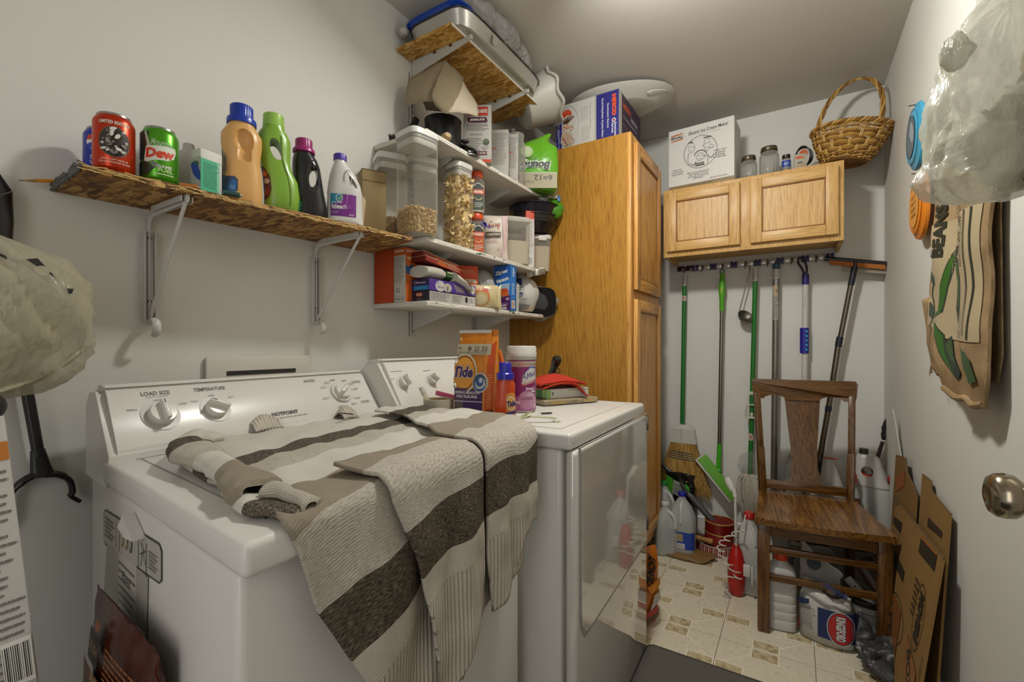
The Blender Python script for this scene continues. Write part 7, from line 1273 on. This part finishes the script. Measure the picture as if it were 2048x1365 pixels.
P('jug_body', B().loft(L, 40), M('#aaa8a2', .38), t); P('shoulder_line', B().loft(Loft([(.203, .0575, .0515, 0, 0, 5), (.206, .0575, .0515, 0, 0, 5)]), 40), M('#77756f'), t); P('red_trigger', B().box((-.0, -.01, .368), (.06, .012, .006), .002), M('#b3260f', .4), t); P('side_label', B().box((.0565, -.01, .10), (.001, .06, .16)), M('#8a4a2a'), t)
t = T('weed_killer_jug', 'big white jug with round red-handled opening behind the chair post', 'jug', (.305, 2.74, .212), -12); w_ = .075
L = Loft([(0, w_ * .85, .05, 0, 0, 5), (.008, w_, .058, 0, 0, 5), (.05, w_, .058, 0, 0, 5), (.25, w_, .058, 0, 0, 5), (.275, w_ * .95, .055, -.003, 0, 4), (.34, w_ * .72, .045, -.012, 0, 3), (.385, w_ * .6, .04, -.016, 0, 2.5), (.40, w_ * .45, .03, -.02, 0, 2)])
o = P('jug_body', B().loft(L, 48), M('#aeaca6', .35), t); cut(o, ell_cut((-.012, 0, .325), (.026, .1, .028))); P('red_grip', B().tube(arc((-.012, -.02, .325), .029, 200, 350, 14), .010, 10), M('#a8200f', .35), t); P('cap', B().lathe([(.001, .395), (.018, .395), (.018, .425), (.001, .426)], 26, c=(-.03, 0, 0)), M('#2b2823', .4), t); P('shoulder_line', B().loft(Loft([(.256, w_ + .001, .059, 0, 0, 5), (.259, w_ + .001, .059, 0, 0, 5)]), 44), M('#77756f'), t); P('red_patch', lump((.006, .012, .018), 3, .003, 60, 8, False), M('#8f1c10', .4), t).location = (.066, -.03, .30)
t = T('spray_bottle', 'brown-labelled bottle with red nozzle between the white jugs', 'bottle', (.225, 2.66, .212), 0); L = Loft([(0, .028, .025, 0, 0, 3), (.20, .03, .026, 0, 0, 3), (.24, .022, .02, 0, 0, 2), (.27, .013, .013)]); P('bottle_body', B().loft(L, 32), M('#a5a29b', .4), t); P('red_nozzle', B().box((.0, -.008, .30), (.03, .05, .05), .008), M('#a8200f', .4), t); p = Print(wrapmap(L, 0), maxlen=.008, off=.0008); p.rect(-.028, .13, .03, .21, '#4d2a16'); p.txt('CONTROL', .0, .192, .045, .009, '#b08a5a', bold=.02); p.txt('OUTDOOR', .0, .172, .045, .010, '#b5a48a', bold=.03); p.txt('SELECT' if 0 else 'BUG SPRAY', .0, .152, .045, .010, '#b0452a', bold=.03); p.rect(-.028, .06, .03, .13, '#7a5230'); p.build(t)
t = T('red_cup', 'flared bright red plastic cup in front of the brown-labelled bottle', 'cup', (.212, 2.60, .212), 0); P('cup_body', B().lathe([(.001, 0), (.022, 0), (.024, .03), (.028, .085), (.034, .10), (.033, .10), (.026, .08), (.001, .02)], 32), M('#b3230f', .35), t)
t = T('work_gloves', 'pair of black rubber-palmed gloves on the stand left of the splat', 'gloves', (-.055, 2.72, .33), 10)
P('glove_palm', lump((.07, .04, .028), 5, .01, 20, 16, False), M('#151413', .5), t)
for k, (x, z, l) in enumerate(((-.06, .01, .03), (-.035, .015, .03), (-.01, .02, .045), (.02, .02, .03))): P('finger', B().tube(smooth_path([(x, -.02, z), (x + .004, -.025, z + l * .6), (x + .016, -.025, z + l)]), [.010] * 9, 10), M('#171615', .5), t)
P('red_cuff', lump((.035, .02, .01), 2, .004, 40, 10, False), M('#a83a14', .5), t).location = (-.01, -.035, -.018)
t = T('glove_box', 'dark carton on the floor carrying the black gloves', 'box', (-.04, 2.74, .001), 0); carton(t, .12, .12, .30, '#1a1510')
t = T('long_brush', 'black-bristled brush standing upright behind the right chair post', 'brush', (.325, YB - .05, .5), rot=(0, radians(14), 0)); P('brush_handle', B().tube([(0, 0, .0), (0, 0, .16)], .008, 10), M('#3a3631', .5), t); P('bristle_head', lump((.020, .014, .07), 6, .008, 60, 14, False), M('#171513', .8), t).location = (0, 0, .24)
t = T('pry_bar', 'thin dark pry bar whose bent tip shows left of the chair splat', 'pry bar', (.02, YB - .07, .001), 0); P('bar', B().tube(smooth_path([(.03, 0, 0), (0, 0, .60), (-.012, 0, .655), (-.035, -.004, .672)]), .0075, 8), M('#2a2d33', .3, .6), t)
t = T('clear_bag', 'limp clear plastic bag hanging behind the chair splat', 'bag', (-.0, 2.85, .45), 0); P('bag_film', lump((.05, .02, .12), 9, .014, 18, 16, False), film('#a5a59f', .45), t)
# ================================================================ flattened cartons against the right wall
CB = M('#85663a', .8, var=.12, bscale=18, bump=.1, spec=.25); CB2 = M('#7a5c32', .8, var=.12, bscale=18, spec=.25); CE = M('#5d4526', .9)
def sheet(lb, y0, y1, xb, xt, top, mat, notch=None, z0=.001):
    """flattened carton leaning on the right wall; top is a list of (fraction along, height)"""
    t = T('flattened_box', lb, 'cardboard', (0, 0, 0)); H_ = max(z for _, z in top); b = B()
    f = lambda s_, z, o: V((xb + (xt - xb) * z / H_ + o, y0 + (y1 - y0) * s_, z))
    pts = [(0, z0)] + [(s_, z) for s_, z in top] + [(1, z0)]
    b.rings([[f(s_, z, 0) for s_, z in pts], [f(s_, z, .006) for s_, z in pts]])
    P('cardboard_sheet', b, mat, t, smooth=False); n = 1
    P('corrugated_edge', B().tube([f(s_, z + .0005, .003) for s_, z in top], .0034, 6), CE, t)
    return t, (lambda u, v, o: f(1 - u / abs(y1 - y0) if 0 else u / (y1 - y0) if y1 > y0 else u / abs(y1 - y0), v, -.0008 - o))
# f runs s=0 at far end to s=1 near the camera
t1, m1 = sheet('brown flattened box at the back of the right wall stack', 2.44, 2.05, .315, .352, [(0, .675), (.45, .70), (.55, .655), (1, .62)], CB2)
t2, m2 = sheet('tallest flattened box, its stepped near end reaching the front of the stack', 2.03, 1.70, .322, .360, [(0, .695), (.30, .700), (.36, .672), (1, .665)], CB)
t3, m3 = sheet('frontmost flattened box with printed logos, lower than the others', 2.30, 1.655, .265, .335, [(0, .50), (.10, .53), (1, .555)], CB)
for t, m, ln, nm in ((t1, m1, .39, 'a'), (t2, m2, .33, 'b'), (t3, m3, .645, 'c')):
    p = Print(m, off=.0006)
    if nm == 'a': p.poly([(.05, .60), (.2, .66), (.2, .60), (.06, .54)], '#8f4a1f'); p.rect(.02, .50, .30, .52, '#6b5230')
    if nm == 'b':
        p.poly([(.12, .56), (.28, .58), (.28, .60), (.12, .59)], '#2c261c'); p.poly([(.10, .50), (.22, .50), (.22, .515), (.10, .515)], '#2c261c'); p.small(.06, .40, .2, .46, 3, '#3b3020')
    if nm == 'c':
        p.poly([(.02, .44), (.16, .45), (.16, .49), (.02, .47)], '#2b261d'); p.poly([(.42, .485), (.60, .50), (.60, .545), (.42, .53)], '#2b261d'); p.poly([(.42, .53), (.60, .545), (.60, .552), (.42, .54)], '#9c5c22')
        p.rect(.12, .33, .30, .37, '#2b261d'); p.ring(.28, .20, .12, .07, .004, '#3a2f1e'); p.poly([(.06, .25), (.34, .25), (.36, .10), (.06, .12)], '#7c4a20'); p.txt('TAPE', .20, .19, .18, .07, '#2b2219', rot=-60, bold=.05)
        p.ring(.53, .33, .055, .10, .004, '#3a2f1e'); p.txt('MOVERS', .535, .33, .15, .05, '#2b2219', rot=-90, bold=.07); p.small(.44, .30, .49, .42, 6, '#3b3020', .5); p.poly([(.45, .24), (.6, .20), (.6, .08), (.47, .14)], '#8d5a2c'); p.txt('BOX', .53, .16, .12, .05, '#2b2219', rot=-60, bold=.05); p.small(.46, .02, .58, .09, 3, '#3b3020', .5); p.txt('U-14420 UN', .63, .22, .10, .012, '#2b2219', rot=-90)
    p.build(t)
t = T('flattened_box', 'thin white cardboard strip standing at the far end of the stack', 'cardboard', (.35, 2.50, .001), -78); P('cardboard_sheet', B().prism([(-.06, 0), (.10, 0), (.10, .62), (.0, .86), (-.02, .60)], -.002, .002, 'xz'), M('#b3b0a9', .7), t, smooth=False)
# ================================================================ hanging on the right wall
def disc(lb, y, z, col, lab, dark, spin=0):
    t = T('flying_disc', lb, 'flying disc', (XR - .018, y, z), rot=(0, 0, 0)); r = .112
    P('disc_body', B().lathe([(.001, -.024), (r * .55, -.024), (r * .72, -.022), (r * .80, -.019), (r * .97, -.012), (r, -.004), (r * .97, -.001), (r * .93, -.004), (r * .9, -.012), (r * .7, -.018), (.001, -.018)], 56, ax='x'), M(col, .35), t)
    for q in (.80, .87, .93): P('ridge', B().tube([V((-.021 + .010 * (q - .8) * 8, r * q * cos(a), r * q * sin(a))) for a in [2 * pi * i / 48 for i in range(49)]], .0012, 5), M(dark, .35), t)
    f = flat((-.0246, 0, 0), (0, -1, 0)); p = Print(f); p.ell(0, 0, r * .62, r * .62, lab[0])
    if lab[1]: p.ell(.02, .01, .025, .04, '#8b97a0', .5); p.ell(-.02, -.02, .02, .03, '#5d6a77', .5); p.line([(-.03, .03), (.0, .0), (.03, .035)], .004, '#9aa7b0'); p.ring(0, 0, r * .62, r * .62, .003, '#39515c')
    else:
        for k, s_ in enumerate(('FERRY', 'BEACH', 'RESORT', 'CLASSIC')): p.txt(s_, 0, .03 - k * .02, .07, .012, '#7a4a14', bold=.02)
    p.build(t)
    P('nail', B().tube([(-.03, 0, r * .98), (.004, 0, r * .98)], .0018, 6), M('#5a5650', .3, 1), t); return t
disc('turquoise flying disc with grey centre hung on the right wall', 2.05, 1.845, '#3c93b5', ('#56636d', True), '#2c7f9f'); disc('orange flying disc hung below the turquoise one', 2.0, 1.595, '#cf7a1e', ('#c98a3c', False), '#b5661a')
def burlap():
    m, nt, b = newmat('burlap'); L = nt.links.new; tc = N(nt, 'ShaderNodeTexCoord'); hs = []
    for ax_, sc_ in (('Y', 900), ('Z', 900)):
        wv = N(nt, 'ShaderNodeTexWave', bands_direction=ax_); wv.inputs['Scale'].default_value = sc_ / 6.28 * 1.0; wv.inputs['Distortion'].default_value = 1.2; L(tc.outputs['Object'], wv.inputs['Vector']); hs.append(wv.outputs['Fac'])
    mx = N(nt, 'ShaderNodeMath', operation='ADD'); L(hs[0], mx.inputs[0]); L(hs[1], mx.inputs[1]); ns = N(nt, 'ShaderNodeTexNoise'); ns.inputs['Scale'].default_value = 14; ns.inputs['Detail'].default_value = 5; L(tc.outputs['Object'], ns.inputs['Vector'])
    ad = N(nt, 'ShaderNodeMath', operation='MULTIPLY_ADD'); ad.inputs[1].default_value = .18; L(mx.outputs[0], ad.inputs[0]); L(ns.outputs['Fac'], ad.inputs[2]); L(ramp(nt, [(.35, '#6f5b40'), (.65, '#92795a'), (.95, '#a88f6c')], ad.outputs[0]), b.inputs['Base Color'])
    bp = N(nt, 'ShaderNodeBump'); bp.inputs['Strength'].default_value = .5; bp.inputs['Distance'].default_value = .001; L(mx.outputs[0], bp.inputs['Height']); L(bp.outputs[0], b.inputs['Normal']); b.inputs['Roughness'].default_value = .95; b.inputs['Specular IOR Level'].default_value = .05; return m
BU = burlap()
t = T('burlap_sack', 'printed burlap bean sack hanging on the right wall below the plastic bag', 'sack', (0, 0, 0))
def sackpt(s_, v, o=0):
    """s_: 0 far edge .. 1 near edge; v: 0 bottom .. 1 top"""
    ya = lerp([(0, 1.80), (.06, 1.83), (.12, 1.88), (.25, 1.86), (.6, 1.82), (1, 1.80)], v); yb = lerp([(0, 1.36), (.1, 1.335), (.6, 1.345), (1, 1.335)], v); y = ya + (yb - ya) * s_
    z = 1.035 + .60 * v + .02 * sin(s_ * 5) * (1 - v) - (.02 * s_ + .03 * max(0, .25 - abs(s_ - .6)) * 2) * (1 - v) + (.05 * max(0, .3 - s_) * (1 - v) * 3)
    x = .345 - .022 * sin(pi * min(1, s_ * 1.02)) ** .5 - .010 * sin(s_ * 15 + v * 2) * (.3 + v) - .014 * noise.noise(V((s_ * 3, v * 4, 2))) + .030 * max(0, .20 - s_) * 4 * (1 if v > .35 else 0)
    return V((x - o, y, z))
P('front_cloth', B().grid(lambda u, v: sackpt(u, v), 60, 70), BU, t, solid=.003, ang=80); P('back_cloth', B().grid(lambda u, v: V((.366, sackpt(u, v).y + .012, 1.05 + .585 * v)), 20, 20), BU, t, solid=.003, ang=80)
P('hem_roll', B().tube([sackpt(.55 + .45 * i / 14, .0, .002) + V((0, 0, .004 + .004 * sin(i))) for i in range(15)], .008, 8), BU, t); P('side_seam', B().tube([sackpt(.995, v / 20, .0) for v in range(21)], .005, 6), BU, t)
for k in range(4): P('loose_thread', B().tube(smooth_path([sackpt(.04 + .02 * k, 0), sackpt(.04 + .02 * k, 0) + V((-.004, -.01 * k, -.02)), sackpt(.06 + .03 * k, 0) + V((-.006, -.012, -.034 + .008 * k))]), .0008, 5), M('#5d4526'), t)
p = Print(lambda u, v, o: sackpt(u, v * .70 - .01, .0035 + o), maxlen=.04, off=.0004)
G = '#2f5a1c'; GK = '#26322a'; ST = '#a09072'
p.rect(.16, .33, .97, 1.0, ST)
p.poly([(.30, .40), (.34, .405), (.50, .46), (.52, .62), (.60, .80), (.67, .86), (.66, .74), (.60, .62), (.56, .47), (.42, .40)], GK); p.poly([(.345, .41), (.505, .47), (.525, .62), (.60, .78), (.645, .80), (.60, .66), (.545, .48), (.44, .41)], G)
p.poly([(.30, .395), (.42, .385), (.53, .33), (.57, .24), (.74, .12), (.78, .14), (.64, .25), (.60, .35), (.47, .39)], GK); p.poly([(.35, .39), (.44, .375), (.545, .33), (.585, .24), (.73, .14), (.62, .26), (.585, .34), (.47, .38)], G)
p.poly([(.65, .78), (.70, .77), (.77, .66), (.74, .50), (.72, .42), (.68, .50), (.70, .64)], GK); p.poly([(.66, .76), (.70, .75), (.755, .66), (.725, .50), (.70, .52), (.715, .64)], '#3b5630'); p.poly([(.60, .30), (.66, .35), (.72, .25), (.80, .17), (.78, .14), (.66, .22)], GK); p.poly([(.62, .29), (.66, .33), (.74, .20), (.68, .23)], '#35502a')
p.line([(.20, 1.), (.23, .7), (.20, .55), (.27, .42), (.22, .34), (.28, .22), (.33, .10)], .012, GK); p.poly([(.18, .5), (.26, .45), (.24, .38), (.18, .40)], '#3a463c'); p.poly([(.24, .20), (.32, .10), (.26, .14)], GK); p.poly([(.16, .72), (.24, .66), (.26, .60), (.18, .64)], '#3a463c')
p.line([(.92, 1.), (.93, .6), (.90, .34)], .010, GK); p.line([(.87, 1.), (.88, .6), (.85, .36)], .008, GK)
p.txt('BEANS', .50, .955, .32, .10, '#23281f', rot=90, bold=.05); p.txt('P', .42, .82, .05, .09, '#23281f', rot=90, bold=.03); p.txt('NET WT. 100 LBS', .665, .93, .30, .032, '#2f342b', rot=90, bold=.03); p.small(.78, .72, .84, .98, 16, '#4d5245', .5, .1); p.txt('AIR DRIED', .77, .42, .16, .03, '#2f342b', rot=95); p.poly([(.84, .30), (.92, .25), (.96, .14), (.90, .12), (.86, .20)], '#37502f'); p.build(t)
t = T('plastic_bag', 'large cloudy white plastic bag of bags hanging at the right frame edge', 'bag', (.272, 1.018, 0), 32)
b = B(); rings = []
prof = [(1.362, .02, .015, -.05), (1.368, .06, .04, -.03), (1.39, .10, .06, -.012), (1.43, .098, .072, .008), (1.49, .096, .076, .010), (1.54, .090, .072, .010), (1.60, .090, .058, .012), (1.64, .070, .045, .02), (1.68, .045, .03, .015), (1.72, .035, .02, .01)]
for i, (z, rx, ry, cx_) in enumerate(smooth_prof if 0 else prof): rings.append([Loft([(0, rx, ry, cx_, 0, 2.2)]).pt(2 * pi * j / 60, 0) + V((0, 0, z)) for j in range(60)])
b.rings(rings); bmesh.ops.subdivide_edges(b.bm, edges=[e for e in b.bm.edges if abs(e.verts[0].co.z - e.verts[1].co.z) > .003], cuts=3)
bmesh.ops.subdivide_edges(b.bm, edges=b.bm.edges[:], cuts=1, use_grid_fill=True)
for v in b.bm.verts:
    q = v.co.copy(); a = atan2(q.y, q.x); v.co += noise.noise_vector(q * 15) * .010 + V((q.x, q.y, 0)) * (.16 * noise.ridged_multi_fractal(V((a * 2.2 + q.z * 5, q.z * 6, 0)), .8, 2.2, 4, 1, 2) - .16)
P('bag_film', b, film('#cac8b8', .6, .18, 1., 9), t, ang=80)
for k, (c_, r_2) in enumerate((((.035, -.01, 1.51), (.05, .035, .028)), ((.03, .0, 1.42), (.045, .035, .035)), ((-.03, .01, 1.46), (.05, .04, .04)), ((.05, .02, 1.47), (.045, .03, .05)))): P('crumpled_bag', lump(r_2, k * 3 + 2, .02, 30, 16, False), M('#c9c6b4', .5, bump=.5, bscale=40), t).location = c_
P('dark_contents', lump((.035, .03, .07), 7, .01, 20, 14, False), M('#5d5c50', .6), t).location = (.088, .02, 1.52)
P('bag_handle', B().tube([(.0, -.01, 1.69), (.012, -.01, 1.74), (.03, -.01, 1.80)], [.030, .018, .014], 14, sy=.5), film('#c3c1b0', .75, .2, .8, 20), t); P('bag_handle', B().tube([(.07, .0, 1.64), (.075, .0, 1.72), (.05, .0, 1.80)], [.018, .012, .012], 14, sy=.4), film('#c3c1b0', .75, .2, .8, 20), t)
P('side_knot', lump((.022, .018, .026), 4, .008, 50, 12, False), film('#c3c1b0', .7, .2, .8, 20), t).location = (-.078, -.01, 1.588); P('black_print', B().box((-.01, -.055, 1.378), (.028, .002, .014), 0, (.2, 0, .2)), M('#1d1b18'), t)
t = T('wall_scar', 'patch of torn brown wall surface beside the hanging plastic bag', 'wall damage', (XR - .001, 1.20, 1.735), 0); P('torn_patch', B().prism([(.0, 0), (.03, .02), (.05, .0), (.09, -.06), (.06, -.10), (.02, -.06)], -.0012, .0006, 'yz'), M('#8a7358', .9, var=.3), t, smooth=False)
# ================================================================ left wall and left edge of the frame
t = T('reacher_grabber', 'black reacher grabber hanging upside down on the left wall', 'grabber', (XL, .262, 0), 90)
BK = M('#151413', .35)
P('pistol_grip', B().loft(Loft([(1.33, .020, .012, -.045, -.022, 3), (1.37, .022, .014, -.045, -.022, 3), (1.43, .020, .014, -.045, -.022, 3), (1.47, .008, .01, -.055, -.022, 3)]), 24), BK, t); pole(t, (-.042, -.022, 1.34), (.012, -.022, .905), .0095, BK, 'shaft')
P('jaw_hub', B().tube([(.010, -.022, .92), (.014, -.022, .885), (.017, -.022, .865)], [.011, .015, .019], 14, sy=.6), BK, t)
P('jaw', B().tube(smooth_path([(.012, -.022, .872), (-.010, -.022, .862), (-.028, -.022, .84), (-.030, -.022, .812), (-.030, -.022, .795), (-.036, -.022, .772)]), [.010] * 6 + [.008] * 10 + [.006] * 5, 10, sy=.7), BK, t); P('jaw', B().tube(smooth_path([(.020, -.022, .868), (.042, -.022, .862), (.058, -.022, .845), (.062, -.022, .822), (.060, -.022, .812), (.074, -.022, .797)]), [.010] * 6 + [.008] * 10 + [.006] * 5, 10, sy=.7), BK, t)
b = B()
for k in range(12): b.tube([(-.062 + k * .003, -.036, 1.402 + k * .0022), (-.0605 + k * .003, -.036, 1.404 + k * .0022)], .0018, 6)
P('bead_chain', b, M('#8d8a83', .2, 1), t)['kind'] = 'stuff'
t = T('plastic_bag', 'large yellowish white plastic bag stuffed with bags at the left frame edge', 'bag', (-1.125, .185, 0), 78)
b = B(); rings = []; prof = [(1.035, .07, .03, -.07), (1.05, .10, .05, -.05), (1.09, .125, .07, -.02), (1.14, .120, .085, .0), (1.19, .120, .09, .0), (1.24, .108, .085, .0), (1.28, .10, .07, -.02), (1.31, .07, .05, -.045), (1.33, .045, .03, -.06), (1.345, .03, .02, -.065)]
for z, rx, ry, cx_ in prof: rings.append([Loft([(0, rx, ry, cx_, 0, 2.2)]).pt(2 * pi * j / 60, 0) + V((0, 0, z)) for j in range(60)])
b.rings(rings); bmesh.ops.subdivide_edges(b.bm, edges=[e for e in b.bm.edges if abs(e.verts[0].co.z - e.verts[1].co.z) > .003], cuts=3)
for v in b.bm.verts:
    q = v.co.copy(); a = atan2(q.y, q.x); v.co += noise.noise_vector(q * 14 + V((5, 0, 0))) * .010 + V((q.x, q.y, 0)) * (.16 * noise.ridged_multi_fractal(V((a * 2.2 + q.z * 14, q.z * 5, 3)), .8, 2.2, 4, 1, 2) - .16)
P('bag_film', b, film('#c6bfa6', .62, .2, 1., 9), t, ang=80); P('stuffed_bags', lump((.10, .06, .10), 5, .02, 16, 18, False), M('#a9a288', .5, bump=.6, bscale=30), t).location = (-.01, 0, 1.17)
P('bottom_fold', B().tube(smooth_path([(-.11, -.04, 1.055), (-.05, -.055, 1.04), (.02, -.05, 1.062), (.07, -.04, 1.09), (.105, -.03, 1.125)]), [.006, .010] + [.013] * 10 + [.010] * 4 + [.006], 10, sy=.5), film('#c3bd9f', .85, .25, .6, 30), t)
p = Print(lambda u, v, o: V((u, -.062 - o - .02 * u + .35 * (v - 1.27) * (1 if v > 1.27 else .2), v)), maxlen=.01, off=.012); p.poly([(-.03, 1.292), (-.012, 1.284), (.012, 1.268), (.03, 1.258), (.026, 1.266), (.004, 1.272), (-.015, 1.277)], '#1f1c18'); p.poly([(.028, 1.266), (.05, 1.272), (.075, 1.236), (.062, 1.232)], '#1b1916'); p.ell(.055, 1.252, .009, .008, '#a49c84'); p.poly([(.078, 1.225), (.092, 1.226), (.09, 1.218), (.084, 1.215)], '#1b1916'); p.build(t)
t = T('tall_white_carton', 'tall white printed carton standing at the lower left frame edge', 'box', (-.863, .155, .012), rot=(radians(-5.9), radians(-4.5), radians(84)))
carton(t, .16, .10, 1.02, '#b0ada6', .003); p = Print(fr(.16, .10)); p.rect(.045, .96, .0795, .985, '#b5702a'); p.small(.03, .30, .078, .95, 60, '#6d6962', .35, .5); p.bars(.05, .66, .078, .72); p.build(t)
P('black_knob', ball((.05, -.02, 1.035), (.036, .028, .026), 14), M('#171614', .5), t)
t = T('treat_bag', 'dark brown treat bag with tan band hanging against the washer side', 'bag', (-.845, .268, .36), -4)
P('bag_body', pillow(.30, .04, .37, crump=.006, seed=12, pinch=.05), M('#45190a', .3, bump=.4, bscale=20), t); pq = pouchmap(.30, .04, .37, k=.009); p = Print(pq, maxlen=.015)
p.poly([(-.14, .205), (.14, .205), (.145, .285), (-.14, .275)], '#6b431a'); p.poly([(-.14, .24), (.14, .24), (.14, .20), (-.14, .20)], '#140d09'); p.txt('Arty Stick', .0, .268, .13, .03, '#b09a76', slant=.35, bold=0); p.txt('BITE', .01, .222, .04, .018, '#8a7a62', bold=.03); p.small(.0, .288, .12, .335, 6, '#8a5530'); p.rect(-.085, .29, -.03, .335, '#120b07'); p.txt('DELISH', -.057, .312, .045, .014, '#8a6a4a'); p.ell(-.05, .345, .012, .006, '#8a4a24'); p.build(t)
# floor mat
t = T('floor_mat', 'dark grey carpet mat on the vinyl floor in front of the dryer', 'mat', (0, 0, 0)); out = []
for cx_, cy_, a0 in ((.12, 1.70, 0), (-.445, 1.70, 90), (-.445, .55, 180), (.12, .55, 270)):
    for i in range(7): a = radians(a0 + i * 15); out.append((cx_ + .028 * cos(a), cy_ + .028 * sin(a)))
P('pile', B().prism(out, .0006, .007, 'xy'), M('#5d5953', .95, bump=1., bscale=260, var=.45, spec=.1), t, smooth=False); P('bound_edge', B().tube([V((x, y, .005)) for x, y in out + out[:1]], .004, 6), M('#35322d', .8), t)
